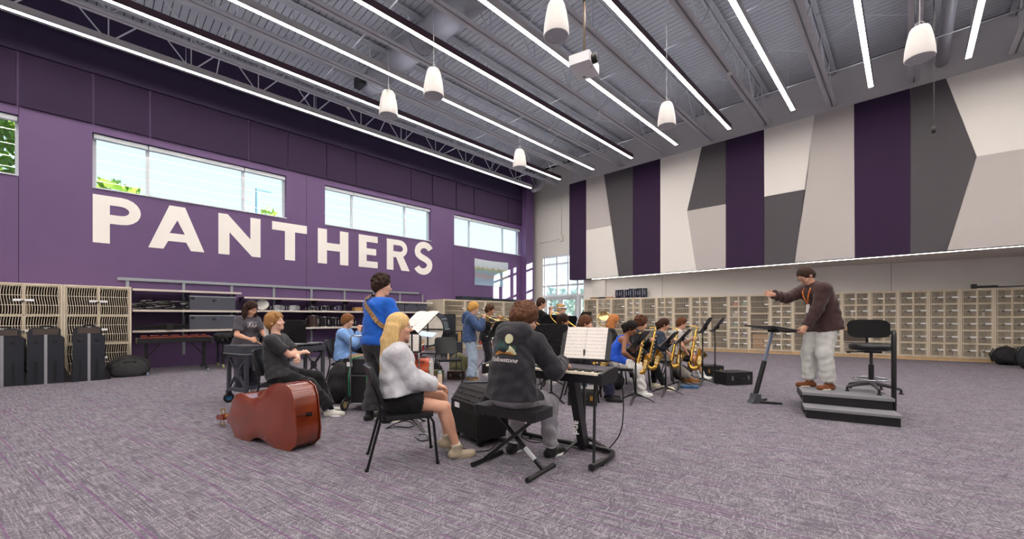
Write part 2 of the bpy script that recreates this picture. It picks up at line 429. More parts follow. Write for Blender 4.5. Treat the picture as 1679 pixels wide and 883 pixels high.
# upper back wall, soffit and its light, splayed lower wall
wall_back = struct('wall_back', MB().box((-11.07, YP + .05, ZS), (9, YP + .4, DECK + .1)), m_greywall)
soffit = struct('trim_1', MB().prism([(-11.07, YP + .05), (9, YP + .05), (9, wl(9) + .3), (-10.3, wl(-10.3) + .3)], ZS, ZS + .12), mat('soffit_paint', '#c9c2ba', .7))
struct('wall_back_lower', MB().prism([(-10.55, wl(-10.55)), (9, wl(9)), (9, wl(9) + .25), (-10.55, wl(-10.55) + .25)], 0, ZS + .05), m_white)
for px in (1086, 1461):
    lo = [x / 100 for x in range(-1000, 600, 2)]
    x = min(lo, key=lambda x: abs((ray(px, 450).x / ray(px, 450).y) - x / wl(x)))
    MB().box((x - .006, wl(x) - .006, 0), (x + .006, wl(x) + .01, ZS)).build('panel_joint', mat('grey_joint', '#8d8a88', .8), bpy.data.objects['wall_back_lower'])
def zp(*pts):                              # panel outline given where its corners show on the wall plane
    out = []
    for (x, y) in pts:
        p = onY(920 + x * .45206, 120 + y * .45206, YP)
        z = p.z
        if y < TOPY(x) + 8: z = 7.39
        if y > BOTY(x) - 9: z = ZS
        out.append((p.x, z))
    return out
TOPY = lambda x: 405 - .2735 * (x - 30) if x < 1395 else 15 - .2655 * (x - 1395)
BOTY = lambda x: 752 - .0856 * (x - 30)
PAN = [
 (m_p_purple, (30, 405), (90, 387), (90, 748), (30, 752)),
 (m_p_greige, (91, 387), (155, 370), (182, 550), (91, 567)),
 (m_p_white, (91, 568), (182, 551), (208, 738), (91, 748)),
 (m_p_dark, (156, 370), (260, 342), (260, 733), (209, 738)),
 (m_p_purple, (261, 342), (359, 313), (359, 724), (261, 733)),
 (m_p_white, (360, 312), (510, 268), (457, 498), (490, 713), (360, 724)),
 (m_p_dark, (511, 268), (597, 242), (597, 473), (458, 498)),
 (m_p_greige, (458, 499), (597, 474), (597, 703), (491, 713)),
 (m_p_purple, (598, 242), (735, 204), (736, 692), (598, 703)),
 (m_p_white, (736, 204), (919, 152), (887, 420), (737, 447)),
 (m_p_dark, (737, 448), (887, 421), (847, 682), (737, 692)),
 (m_p_greige, (920, 152), (1062, 109), (1065, 663), (848, 682)),
 (m_p_purple, (1063, 109), (1266, 52), (1266, 646), (1066, 663)),
 (m_p_dark, (1267, 52), (1395, 15), (1507, 302), (1400, 635), (1267, 646)),
]
for m, *pts in PAN:
    MB().prism(zp(*pts), YP, YP + .055, axis=1).build('acoustic_panel', m, wall_back)
a = [zp((1396, 15))[0], zp((1508, 302))[0], zp((1401, 635))[0]]; zb = zp((1670, 275))[0]
kx = a[1][0] + (zb[0] - a[1][0]) * 1.9; kz = a[1][1] + (zb[1] - a[1][1]) * 1.9
for m, pts in ((m_p_white, [a[0], (kx, 7.39), (kx, kz), a[1]]), (m_p_greige, [a[1], (kx, kz), (kx, ZS), a[2]]),
               (m_p_purple, [(kx + .01, 7.39), (kx + 1.6, 7.39), (kx + 1.6, ZS), (kx + .01, ZS)]), (m_p_white, [(kx + 1.61, 7.39), (8.9, 7.39), (8.9, ZS), (kx + 1.61, ZS)])):
    MB().prism(pts, YP, YP + .055, axis=1).build('acoustic_panel', m, wall_back)
m_led = mat('led_diffuser', '#fff6ee', .5, emit=LED_POWER)
m_uplight = mat('uplight_diffuser', '#f2f4ff', .5, emit=4.2)
m_led2 = mat('soffit_led', '#fff4ea', .5, emit=13.0)
t = thing('soffit_light', (0, 0, 0), 0, 'continuous slim linear light recessed under the panelled wall above the lockers', 'light')
MB().box((-10.0, YP + .075, ZS - .022), (8.7, YP + .125, ZS)).build('housing', m_frame, t)
MB().box((-9.99, YP + .082, ZS - .028), (8.69, YP + .118, ZS - .021)).build('diffuser', m_led2, t)
struct('wall_right', MB().box((8.8, -8, 0), (9.05, 19.6, DECK + .1)), m_greywall)
struct('wall_rear', MB().box((-14, -8.2, 0), (9, -7.95, DECK + .1)), m_white)

# ------------------------------------------------------------------ joists, linear lights, ducts
m_led_grey = mat('light_housing_grey', '#b9b8ba', .4)
m_led_dark = mat('light_housing_plum', '#4a3540', .5)
JX = [.11, -1.6, -3.28, -4.98, -6.7, -8.45, -10.15, -11.85, -13.1, 1.82, 3.5, 5.2, 6.9]
JZ = 7.52
Y0, Y1 = -7.9, 15.24
mchord = MB().box((-.115, Y0, 0), (-.016, Y1, .012)).box((-.028, Y0, 0), (-.016, Y1, .09)).mesh('chord_a'); mchord.materials.append(m_steel)
mchord2 = MB().box((.016, Y0, 0), (.115, Y1, .012)).box((.016, Y0, 0), (.028, Y1, .09)).mesh('chord_b'); mchord2.materials.append(m_steel)
mtop = MB().box((-.1, Y0, 0), (.1, Y1, .014)).box((-.03, Y0, -.07), (-.018, Y1, 0)).box((.018, Y0, -.07), (.03, Y1, 0)).mesh('top_chord'); mtop.materials.append(m_steel)
JH = DECK - JZ - .03
mdiag = MB().tube([(0, 0, .04), (0, .75, JH)], .017, 6).mesh('web_a'); mdiag.materials.append(m_steel)
mdiag2 = MB().tube([(0, 0, JH), (0, .75, .04)], .017, 6).mesh('web_b'); mdiag2.materials.append(m_steel)
mvert = MB().tube([(-.02, 0, .04), (-.02, 0, JH)], .014, 6).mesh('web_c'); mvert.materials.append(m_steel)
for x in JX:
    vis = x < 3
    j = thing('roof_joist', (x, 0, JZ), 0, 'grey open-web steel roof joist running between two rows of linear lights', 'joist', 'steel roof joists')
    obj('bottom_chord', mchord, None, j); obj('bottom_chord', mchord2, None, j)
    tc_ = obj('top_chord', mtop, None, j); tc_.location = (0, 0, JH)
    y = Y1 - .05 - .75
    while y > -3:
        for me, yy in ((mdiag2 if int(round((Y1 - y) / .75)) % 2 else mdiag, y),):
            o = obj('web_member', me, None, j); o.location = (0, yy, 0)
        if int(round((Y1 - y) / .75)) % 2 == 0:
            o = obj('web_member', mvert, None, j); o.location = (0, y, 0)
        y -= .75
# cross bridging between neighbouring joists
xs = sorted(JX)
for Yb in (2.2, 6.8, 11.9):
    for a, b in zip(xs[:-1], xs[1:]):
        if b > 2.5: continue
        t = thing('bridging', (a, Yb, JZ), 0, 'thin crossed steel bridging rods braced between roof joists', 'brace', 'joist bridging')
        w = b - a
        MB().tube([(0, 0, .05), (w, 0, JH)], .012, 6).build('rod', m_steel, t)
        MB().tube([(0, .03, JH), (w, .03, .05)], .012, 6).build('rod', m_steel, t)
for Yb in (4.2, 9.4, 13.3):
    tag(MB().tube([(-13.1, Yb, JZ + .09), (1.9, Yb, JZ + .09)], .016, 8).build('sprinkler_pipe', m_steel, smooth=True), 'thin grey pipe crossing the joists just above their bottom chords', 'pipe', 'ceiling pipes')
LX = [-12.44 + k * 1.679 for k in range(13)]
for k, x in enumerate(LX):
    lab = 'long suspended linear light in a %s housing below the roof joists' % ('dark plum' if k % 2 else 'light grey')
    t = thing('linear_light', (x, 0, 7.22), 0, lab, 'light', ('plum' if k % 2 else 'grey') + ' linear ceiling lights')
    hm = m_led_dark if k % 2 else m_led_grey
    y0 = -6.5
    hb = MB().box((-.05, y0, .012), (.05, 14.0, .15)).box((-.057, 14.0, .0), (.057, 14.012, .15)).box((-.057, y0, 0), (-.047, 14.0, .15)).box((.047, y0, 0), (.057, 14.0, .15))
    hb.build('housing', hm, t)
    d = MB(); y = y0
    while y < 13.9:
        d.box((-.0465, y, .004), (.0465, min(y + 1.6, 13.995), .012)); y += 1.6
    d.build('diffuser', m_led, t)
    d = MB(); y = y0
    while y < 13.9:
        d.box((-.045, y, .151), (.045, min(y + 1.6, 13.9), .156)); y += 1.6
    d.build('uplight_diffuser', m_uplight, t)
    for y in (-4.5, -1.5, 1.5, 4.5, 7.5, 10.5, 13.3):
        MB().tube([(0, y, .15), (0, y, DECK - 7.2)], .005, 5).build('hanger_rod', m_steel, t)
# round ducts
m_duct = mat('duct_paint', '#9a9aa0', .45, var=.05, scale=3)
t = thing('round_duct', (-11.2, 5.55, 8.02), 0, 'wide grey round duct crossing through the joists', 'duct')
MB().tube([(0, 0, 0), (14, 0, 0)], .31, 28).build('duct_tube', m_duct, t, smooth=40)
for x in (.4, 2.6, 4.8, 7.0, 9.2): MB().tube([(x, 0, 0), (x + .06, 0, 0)], .325, 28).build('band', m_duct, t, smooth=40)
MB().lathe([(.0, 0), (.2, .02), (.3, .12), (.31, .2)], 24, M4(frame_to((1, 0, 0)), (-.2, 0, 0))).build('end_cap', m_duct, t, smooth=40)
MB().box((-.05, -.45, -.25), (.35, -.28, .02)).build('grille', mat('vent_black', '#26262a', .7), t)
t = thing('drain_pipe', (0, 0, 0), 0, 'pale elbowed pipe dropping near the entry corner ceiling', 'pipe')
MB().tube([onY(874, 312, 14.3), onY(884, 308, 14.3), onY(889, 300, 14.3), onY(893, 285, 14.3)], .12, 14).build('elbow', m_duct, t, smooth=40)
MB().tube([(0.62, 6.1, 7.83), (.62, 15.2, 7.83)], .12, 16).build('conduit_main', m_duct, None, smooth=40)
tag(bpy.data.objects['conduit_main'], 'grey straight pipe running beside a joist near the charcoal wall panel', 'pipe')

# ------------------------------------------------------------------ pendant speakers, projector, microphone, sprinklers
m_sp = mat('white_speaker_shell', '#e6e2de', .45); m_grille = mat('speaker_grille', '#b9bcc4', .5, var=.1, scale=400)
def pendant(px, py, note):
    q = fl(px, py, 6.0); xj = min(JX, key=lambda x: abs(x / q.x - 1)); zc = CH + (6.0 - CH) * xj / q.x; p = fl(px, py, zc)
    t = thing('pendant_speaker', p, 0, 'white bell-shaped pendant speaker ' + note, 'speaker', None); fs_ = (zc - CH) / 4.73 * .93; t.scale = (fs_, fs_, fs_)
    prof = [(.0, .33), (.09, .33), (.125, .31), (.15, .26), (.185, .1), (.212, -.08), (.222, -.24), (.215, -.262), (.20, -.262)]
    n = 32; mb = MB(); vs = []; fs = []
    for (r, z) in prof[::-1]:
        for k in range(n):
            a = 2 * PI * k / n; rr = r * (1 - (.05 if (k % 4 == 0 and -.1 < z < .28) else 0)); vs.append((rr * math.cos(a), rr * math.sin(a), z))
    for i in range(len(prof) - 1):
        for k in range(n): fs.append((i * n + k, i * n + (k + 1) % n, (i + 1) * n + (k + 1) % n, (i + 1) * n + k))
    mb.add(vs, fs).build('shell', m_sp, t, smooth=50)
    MB().lathe([(0, -.25), (.12, -.245), (.2, -.25), (.205, -.258), (0, -.262)][::-1], 28).build('speaker_grille', m_grille, t, smooth=40)
    MB().lathe([(.0, -.268), (.014, -.266), (.014, -.26)], 10, M4(Matrix.Identity(3), (-.07, -.05, 0))).build('badge', m_sp, t)
    MB().tube([(0, 0, .32), (0, 0, (JZ - zc) / fs_)], .006, 6).build('cable', m_steel, t)
    MB().tube([(-.08, 0, .32), (-.05, 0, .4), (0, 0, .44), (.05, 0, .4), (.08, 0, .32)], .006, 6).build('bracket', m_steel, t)
for px, py, note in ((912, 35, 'beside the projector'), (711, 138, 'hanging over the bassist, the nearer of a pair to the projector'), (637, 172, 'over the percussion shelves'),
                     (852, 262, 'near the entry corner'), (1093, 190, 'in front of the white and charcoal wall panels'), (1508, 73, 'above the charcoal arrow-shaped wall panel')):
    pendant(px, py, note)
p = fl(958, 108, 5.95)
t = thing('projector', p, dirang(.85, -.5), 'white ceiling projector hanging on a brown pole', 'projector')
mw = mat('projector_white', '#e4e4e8', .4); mk = mat('black_plastic', '#141416', .4)
MB().rbox((-.28, -.2, -.09), (.28, .2, .09), .03).build('body', mw, t, smooth=40)
MB().lathe([(.085, 0), (.085, .05), (.075, .09), (.06, .1), (.0, .085)], 20, M4(frame_to((0, 1, 0)), (.12, .2, 0))).build('lens', mk, t, smooth=40)
for k in range(9): MB().box((-.283, -.15 + k * .035, -.06), (-.279, -.135 + k * .035, .06)).build('vent_slot', mat('vent_grey', '#9b9ba2', .6), t)
MB().box((-.2, -.1, -.094), (-.17, -.04, -.089)).build('label_plate', mk, t)
MB().box((.04, .14, -.094), (.07, .16, -.089)).build('badge', mat('amber_badge', '#b8892f', .5), t)
MB().tube([(0, 0, .08), (0, 0, JZ - 5.95)], .024, 12).build('pole', mat('brown_pole', '#6b5a4c', .4), t, smooth=True)
MB().disc((0, 0, 1.2), (0, 0, 1), .03, .03).build('pole_collar', mk, t)
p = fl(1531, 212, 4.75)
t = thing('hanging_microphone', p, 0, 'small black microphone hanging on a long thin cable before the wall panels', 'microphone')
MB().lathe([(.0, -.07), (.03, -.065), (.035, 0), (.03, .04), (.012, .06), (.0, .07)], 14).build('capsule', mk, t, smooth=True)
MB().tube([(0, 0, .06), (.004, 0, 1.2), (0, 0, DECK - 4.75)], .008, 6).build('cable', mk, t)
for px, py in ((575, 173), (904, 209), (981, 183), (1192, 121)):
    p = fl(px, py, JZ - .06); p.x = min(JX, key=lambda x: abs(x - p.x)) + .05
    t = thing('smoke_detector', p, 0, 'tiny white detector fixed below a roof joist', 'detector', 'ceiling detectors')
    MB().lathe([(.0, -.06), (.04, -.055), (.06, -.02), (.05, .0), (.03, .01), (.0, .01)], 14).build('dome', m_sp, t, smooth=40)
    MB().tube([(0, 0, .0), (0, 0, .07)], .01, 6).build('stem', m_steel, t)
# landscape tapestry on the left wall
t0, t1 = onX(777.5, 423, XW), onX(832.5, 423, XW)
bz0, bz1 = onX(777.5, 466.5, XW).z, t0.z
W_ = t1.y - t0.y; H_ = bz1 - bz0
vs, fs = [], []; nx_, nz_ = 24, 16
for layer in (0, 1):
    for i in range(nz_ + 1):
        for k in range(nx_ + 1):
            u, v = k / nx_, i / nz_
            dd = .02 + .012 * math.sin(9 * u + 6 * v) * math.sin(PI * v) + .01 * math.sin(23 * u - 8 * v) * (1 - v) + layer * .004
            vs.append((dd, u * W_, v * H_ - (.03 * math.sin(PI * u) * v if True else 0)))
m_ = (nx_ + 1) * (nz_ + 1)
for i in range(nz_):
    for k in range(nx_):
        a = i * (nx_ + 1) + k; q = (a, a + 1, a + nx_ + 2, a + nx_ + 1); fs.append(q[::-1]); fs.append(tuple(x + m_ for x in q))
def banner_mat():
    m = bpy.data.materials.new('tapestry_print'); m.use_nodes = True; nt = m.node_tree; b = nt.nodes['Principled BSDF']; b.inputs['Roughness'].default_value = .7
    tc = nt.nodes.new('ShaderNodeTexCoord'); sp = nt.nodes.new('ShaderNodeSeparateXYZ'); nt.links.new(tc.outputs['Object'], sp.inputs[0])
    n = nt.nodes.new('ShaderNodeTexNoise'); n.inputs['Scale'].default_value = 5; nt.links.new(tc.outputs['Object'], n.inputs['Vector'])
    ad = nt.nodes.new('ShaderNodeMath'); ad.operation = 'MULTIPLY_ADD'; ad.inputs[1].default_value = .25
    dv = nt.nodes.new('ShaderNodeMath'); dv.operation = 'DIVIDE'; dv.inputs[1].default_value = H_; nt.links.new(sp.outputs['Z'], dv.inputs[0])
    nt.links.new(n.outputs['Fac'], ad.inputs[0]); nt.links.new(dv.outputs[0], ad.inputs[2])
    cr = nt.nodes.new('ShaderNodeValToRGB'); nt.links.new(ad.outputs[0], cr.inputs[0]); e = cr.color_ramp.elements
    e[0].position = .1; e[0].color = lin('#9db6c9'); e[1].position = 1.0; e[1].color = lin('#c9d3da')
    for p_, c_ in ((.35, '#8aa2b8'), (.5, '#a08f94'), (.62, '#7f9db3'), (.75, '#93a07e'), (.8, '#c2b89e'), (.84, '#b7c8d4')):
        q = e.new(p_); q.color = lin(c_)
    nt.links.new(cr.outputs[0], b.inputs['Base Color']); return m
o = MB().add(vs, fs).build('tapestry', banner_mat(), None, smooth=True); o.location = (XW, t0.y, bz0)
tag(o, 'pale blue landscape tapestry pinned to the purple wall', 'tapestry')

# ------------------------------------------------------------------ outdoors
m_leaf = mat('leaf_green', '#86ab3c', .6, hex2='#bcd65e', scale=1.4)
m_bark = mat('bark', '#5a4a3a', .9)
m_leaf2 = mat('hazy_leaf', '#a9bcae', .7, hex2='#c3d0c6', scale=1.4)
def tree(loc, h, r, n, label, seed, size=.22):
    rnd = random.Random(seed)
    t = thing('tree', loc, 0, label, 'tree', 'far trees beyond the entry' if seed >= 10 else None)
    MB().tube([(0, 0, 0), (.1, .05, h * .4), (.0, .1, h * .75)], [.22, .16, .06], 8).build('trunk', m_bark, t)
    f = MB()
    for _ in range(n):
        while True:
            p = V(rnd.uniform(-1, 1), rnd.uniform(-1, 1), rnd.uniform(-1, 1))
            if p.length < 1: break
        p = p.normalized() * (p.length ** .4); c = V(p.x * r, p.y * r, h * .62 + p.z * h * .38)
        a = V(rnd.gauss(0, 1), rnd.gauss(0, 1), rnd.gauss(0, 1)).normalized(); b = a.orthogonal().normalized(); s = size * rnd.uniform(.6, 1.3)
        f.add([c - a * s, c + b * s * .45, c + a * s, c - b * s * .45], [(0, 1, 2, 3)])
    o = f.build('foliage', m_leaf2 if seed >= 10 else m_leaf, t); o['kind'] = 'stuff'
tree((-19, -3.6, -.2), 9.5, 3.2, 8000, 'dense green tree filling the small window at the wall end', 1, .17)
p = onX(180, 308, -24); tree((-24, p.y, -.2), p.z + .55, 2.2, 1400, 'leafy tree top just above the sill of the long window over the P', 2)
p = onX(440, 345, -60); tree((-60, p.y, -.2), p.z + .9, 1.5, 500, 'small distant tree beside the lamp post', 3, .35)
a_ = onX(421, 309, -45)
t = thing('lamp_post', (-45, a_.y, -.2), 0, 'slim outdoor lamp post seen through the long window', 'lamp post')
mlp = mat('lamp_post_blue', '#5c86a0', .5)
MB().tube([(0, 0, 0), (0, 0, a_.z + .2)], .12, 8).build('pole', mlp, t)
MB().box((-.1, 0, a_.z + .05), (.1, 1.3, a_.z + .2)).build('lamp_head', mlp, t)
for i, (px, y, d) in enumerate(((903, 474, 52), (925, 475, 66), (943, 474, 80), (956, 476, 58))):
    p = onY(px, y, d); tree((p.x, d, -.2), p.z + .4, 2.6, 350, 'far hazy tree on the horizon beyond the glazed entry', 10 + i, .5)
# ------------------------------------------------------------------ grille lockers
m_lk = mat('locker_beige', '#d8ccb6', .55, var=.04, scale=6); m_wood = mat('light_wood', '#cfae82', .55, var=.15, scale=9)
m_lkin = mat('locker_inside', '#544a44', .8); m_tagw = mat('white_tag', '#eef0f2', .5); m_latch = mat('latch_metal', '#6f6a64', .35, metal=.8)
m_wire = mat('grille_wire', '#dcd2be', .5)
MESH = {}
def share(key, fn, m):
    if key not in MESH:
        me = fn(); me.materials.append(m); MESH[key] = me
    return MESH[key]
def wires(w, h, n, nh, amp):
    mb = MB()
    for i in range(n):
        x = w * (i + .5) / n; k = 7
        pts = [(x + amp * math.sin(2 * PI * (j / k) * 1.0 + .3), -.004, h * j / k) for j in range(k + 1)]
        vs = []
        for p in pts: vs += [(p[0] - .0055, 0, p[2]), (p[0] + .0055, 0, p[2]), (p[0], -.009, p[2])]
        fs = [(3 * j + a, 3 * j + b, 3 * j + 3 + b, 3 * j + 3 + a) for j in range(k) for a, b in ((0, 1), (1, 2), (2, 0))]
        mb.add(vs, fs)
    for i in range(nh):
        z = h * (i + 1) / (nh + 1); mb.box((0, -.012, z - .006), (w, 0, z + .006))
    return mb.mesh('wire_grille')
def frame(w, h, t=.014):
    return MB().box((0, -.016, 0), (w, 0, t)).box((0, -.016, h - t), (w, 0, h)).box((0, -.016, t), (t, 0, h - t)).box((w - t, -.016, t), (w, 0, h - t)).mesh('grille_door')
def locker(loc, rz, w, h, dep, cols, rows, label, group, n=12, nh=1, amp=.012, kick=.1, tag_side=1, inside=None, skip=(), wide_rows=()):
    t = thing('instrument_locker', loc, rz, label, 'locker', group)
    st = .035
    mb = MB().box((0, .02, kick), (st, dep, h)).box((w - st, .02, kick), (w, dep, h)).box((st, .02, h - st), (w - st, dep, h)).box((st, .02, kick), (w - st, dep, kick + st))
    mb.build('carcass', m_lk, t)
    MB().box((st, dep - .03, kick + st), (w - st, dep - .01, h - st)).build('back_panel', inside or m_lkin, t)
    MB().box((0, .045, 0), (w, dep, kick)).build('kick_base', m_wood, t)
    H = h - kick - 2 * st; W = w - 2 * st
    for r in range(1, rows):
        z = kick + st + H * r / rows; MB().box((st, .02, z - .012), (w - st, dep - .03, z + .012)).build('shelf', m_lk, t)
    if cols > 1: MB().box((w / 2 - .012, .02, kick + st), (w / 2 + .012, dep - .03, h - st)).build('divider', m_lk, t)
    for r in range(rows):
        for c in range(cols):
            if (r, c) in skip: continue
            dw, dh = W / cols - .018, H / rows - .02
            key = (round(dw, 3), round(dh, 3))
            d = obj('grille_door', share(('f',) + key, lambda: frame(dw, dh), m_lk), None, t)
            d.location = (st + c * W / cols + .009, .02, kick + st + r * H / rows + .01)
            obj('wire_grille', share(('w', n, nh, amp) + key, lambda: wires(dw, dh, n, nh, amp), m_wire), None, d)
            lb = obj('name_label', share('tag%s' % (cols == 1 or amp > .013), lambda: MB().box((0, -.026, -.022), (.125, -.017, .022)).mesh('name_label'), m_tagw), None, d)
            lx = dw - .128 if tag_side > 0 or c == 0 else .005
            lb.location = (lx, 0, dh * .5)
            la = obj('latch', share('latch', lambda: MB().box((0, -.035, -.02), (.05, -.01, .005)).box((.005, -.04, -.045), (.02, -.015, -.01)).mesh('latch'), m_latch), None, d)
            la.location = (lx - .05, 0, dh * .5 - .01)
    return t
def kick_x(px):                                  # where a sight line meets the locker front line
    v = ray(px, 500); q = v.x / v.y
    x = 17.13 * q / (1 - .2 * q); return x
RL = [(957, 1, 3), (979, 2, 5), (1001.5, 1, 3), (1026, 2, 5), (1050, 1, 3), (1076, 2, 5), (1103.6, 1, 3), (1132, 2, 5), (1163, 1, 3), (1194.5, 2, 5), (1228, 1, 3), (1263, 2, 5),
      (1300, 1, 3), (1338, 2, 5), (1381, 2, 5), (1427, 2, 5), (1473, 2, 5), (1523, 2, 5), (1575, 2, 5), (1631, 2, 5), (1690, 2, 5), (1752, 2, 5), (1822, 2, 5)]
ang = math.atan(.2)
for i, (a, b) in enumerate(zip(RL[:-1], RL[1:])):
    xa_, xb_ = kick_x(a[0]), kick_x(b[0]); w = (xb_ - xa_) / math.cos(ang) - .004
    cols, rows = a[1], a[2]
    if a[0] == 1381:
        lab, gr = 'beige grille locker with a plain wood strip between its small and wide doors', None
    elif cols == 1: lab, gr = 'beige locker with one column of three wide wire grille doors', 'wide-door lockers along the back wall'
    else: lab, gr = 'beige locker with two columns of five small wire grille doors', 'small-door lockers along the back wall'
    lt = locker((xa_, lk(xa_), 0), ang, w, 2.08, .42, cols, rows, lab, gr, n=12 if cols == 2 else 17, nh=1 if cols == 2 else 2, amp=.007, skip=((1, 0), (1, 1)) if a[0] == 1381 else ())
    if a[0] == 1381: MB().box((.04, -.0, .86), (w - .04, .025, .98)).build('wood_strip', m_wood, lt); MB().box((.04, .01, .46), (w - .04, .025, .86)).build('wide_panel', m_lkin, lt)
for k in range(4):
    y0 = .55 - (k + 1) * 1.035
    locker((-12.45, y0, 0), PI / 2, 1.03, 1.95, 1.14, 2, 3, 'tall beige grille locker beside the tuba cases on the purple wall side', 'tall lockers by the tuba cases', n=13, nh=2, amp=.014, kick=.07, tag_side=-1)
m_lkin2 = mat('locker_inside_light', '#a59a8c', .8)
for k in range(5):
    locker((-12.45, 9.08 + k * 1.06, 0), PI / 2, 1.05, 1.96, 1.14, 1, 3, 'pale grille locker under the tapestry behind the trumpet players', 'lockers under the tapestry', n=20, nh=2, amp=.01, kick=.07, inside=m_lkin2)
# things kept in and on the lockers
def at_lk(px, inset=.2):
    x = kick_x(px); return V(x - .2 * inset, lk(x) + inset, 0)
ROWZ = lambda r: .135 + r * (2.08 - .1 - .07) / 5 + .012
for px, r, hx, nm in ((1206, 4, '#e0837a', 'coral'), (1220, 4, '#6fae9d', 'teal'), (1204.5, 3, '#e5dfe0', 'white'), (1219.5, 3, '#7b6b93', 'violet'), (1204.5, 2, '#63a79f', 'sea green'), (1204, 1, '#565a8e', 'navy'), (1221, 1, '#5a5590', 'indigo')):
    p = at_lk(px); p.z = ROWZ(r)
    t = thing('storage_bin', p, ang, '%s plastic bin inside a small-door locker' % nm, 'bin')
    mb = MB(); 
    a, b = .085, .1
    vs = [(-a, -a, 0), (a, -a, 0), (a, a, 0), (-a, a, 0), (-b, -b, .15), (b, -b, .15), (b, b, .15), (-b, b, .15)]
    mb.add(vs, [(3, 2, 1, 0), (0, 1, 5, 4), (1, 2, 6, 5), (2, 3, 7, 6), (3, 0, 4, 7)]).build('tub', mat('bin_' + nm, hx, .5), t)
    MB().box((-b - .006, -b - .006, .145), (b + .006, -b + .008, .16)).box((-b - .006, b - .008, .145), (b + .006, b + .006, .16)).box((-b - .006, -b, .145), (-b + .008, b, .16)).box((b - .008, -b, .145), (b + .006, b, .16)).build('rim', mat('bin_' + nm, hx, .5), t)
p = at_lk(1247, .22); p.z = .15
t = thing('cardboard_box', p, ang, 'brown cardboard box on the bottom shelf of a wide-door locker', 'box')
mcb = mat('cardboard', '#b5885c', .8, var=.1, scale=8)
MB().box((-.24, -.14, 0), (.24, .14, .52)).build('carton', mcb, t)
MB().box((-.24, -.142, .25), (.24, -.139, .27)).build('tape', mat('tape', '#cdb58c', .4), t); MB().box((.1, -.143, .1), (.2, -.139, .16)).build('sticker', m_tagw, t)
for px, r, note in ((1373, 4, 'top'), (1398, 3, 'wood-strip locker'), (1616, 3, 'right-hand'), (1615, 0, 'floor-level')):
    p = at_lk(px, .15); p.z = ROWZ(r)
    o = MB().lathe([(.0, 0), (.03, 0), (.032, .02), (.032, .16), (.014, .19), (.014, .215), (.0, .216)], 12).build('white_bottle', mat('bottle_white', '#e8e8ea', .4), None, smooth=40); o.location = p
    tag(o, 'small white bottle standing inside a %s small-door locker' % note, 'bottle')
# row of dark marching drums and folders on top of the back lockers
mdk = mat('drum_shell_dark', '#1b1f33', .2, coat=.6); mchr = mat('chrome', '#c9ccd2', .15, metal=1.0); mhead = mat('drum_head_white', '#e9e6df', .5)
def drum(loc, r, h, mshell, label, group, axis=None, lugs=6, mh=None, cat='drum', up=(0, 0, 1)):
    R = frame_to(up); t = thing('drum', loc, 0, label, cat, group); t.rotation_euler = R.to_euler()
    MB().lathe([(r, .012), (r, h - .012)], 22).build('shell', mshell, t, smooth=40)
    for z in (.0, h - .022): MB().tube([(math.cos(2 * PI * k / 22) * (r + .006), math.sin(2 * PI * k / 22) * (r + .006), z + .011) for k in range(22)], .011, 6, close=True).build('hoop', mchr, t, smooth=True)
    for z in (.006, h - .008): MB().lathe([(0, z), (r, z), (r, z + .004), (0, z + .004)], 22).build('drum_head', mh or mhead, t, smooth=40)
    lm = MB().box((-.009, -.004, h * .3), (.009, .022, h * .7)).tube([(0, .012, .01), (0, .012, h - .01)], .004, 5).mesh('lug'); lm.materials.append(mchr)
    for k in range(lugs):
        o = obj('lug', lm, None, t); a = 2 * PI * k / lugs; o.rotation_euler = (0, 0, a - PI / 2); o.location = (r * math.cos(a), r * math.sin(a), 0)
    return t
for k in range(7):
    px = 1010 + k * 7.6; p = at_lk(px, .2 - .06 * (k % 2)); p.z = 2.08
    drum(p, .087, .4 if k > 2 else .37, mdk, 'tall dark tom drum standing in the row on top of the back lockers', 'toms on the back lockers', lugs=5)
for px, w, hx, lab in ((972, .3, '#8a6a48', 'tan folder lying on the lockers nearest the glazed doors'), (985, .3, '#2c3038', 'dark folder lying on the lockers between tan folders'), (998, .3, '#a9855c', 'tan folder lying on the lockers next to the tall toms')):
    p = at_lk(px, .2); o = MB().box((-w / 2, -.15, 0), (w / 2, .15, .05)).box((-w / 2 + .02, -.14, .05), (w / 2 - .05, .13, .075)).build('folder', mat('folder' + hx, hx, .6), None); o.location = (p.x, p.y, 2.08); o.rotation_euler = (0, 0, ang); tag(o, lab, 'folder')
p = at_lk(1600, .15); q = at_lk(1676, .15)
t = thing('tripod_stand', (p.x, p.y, 2.10), math.atan2(q.y - p.y, q.x - p.x), 'folded black and silver tripod lying on the back lockers', 'tripod')
Lt = (q - p).length + .3
MB().tube([(0, 0, .05), (Lt * .4, 0, .05)], .022, 8).build('pole', mk, t); MB().tube([(Lt * .3, .03, .08), (Lt, .03, .1)], .012, 8).build('tube', mchr, t)
MB().box((-.04, -.06, -.02), (.05, .06, .12)).build('foot_hub', mk, t); MB().tube([(.05, -.04, .02), (Lt * .9, -.04, .03)], .014, 8).build('leg', mk, t)

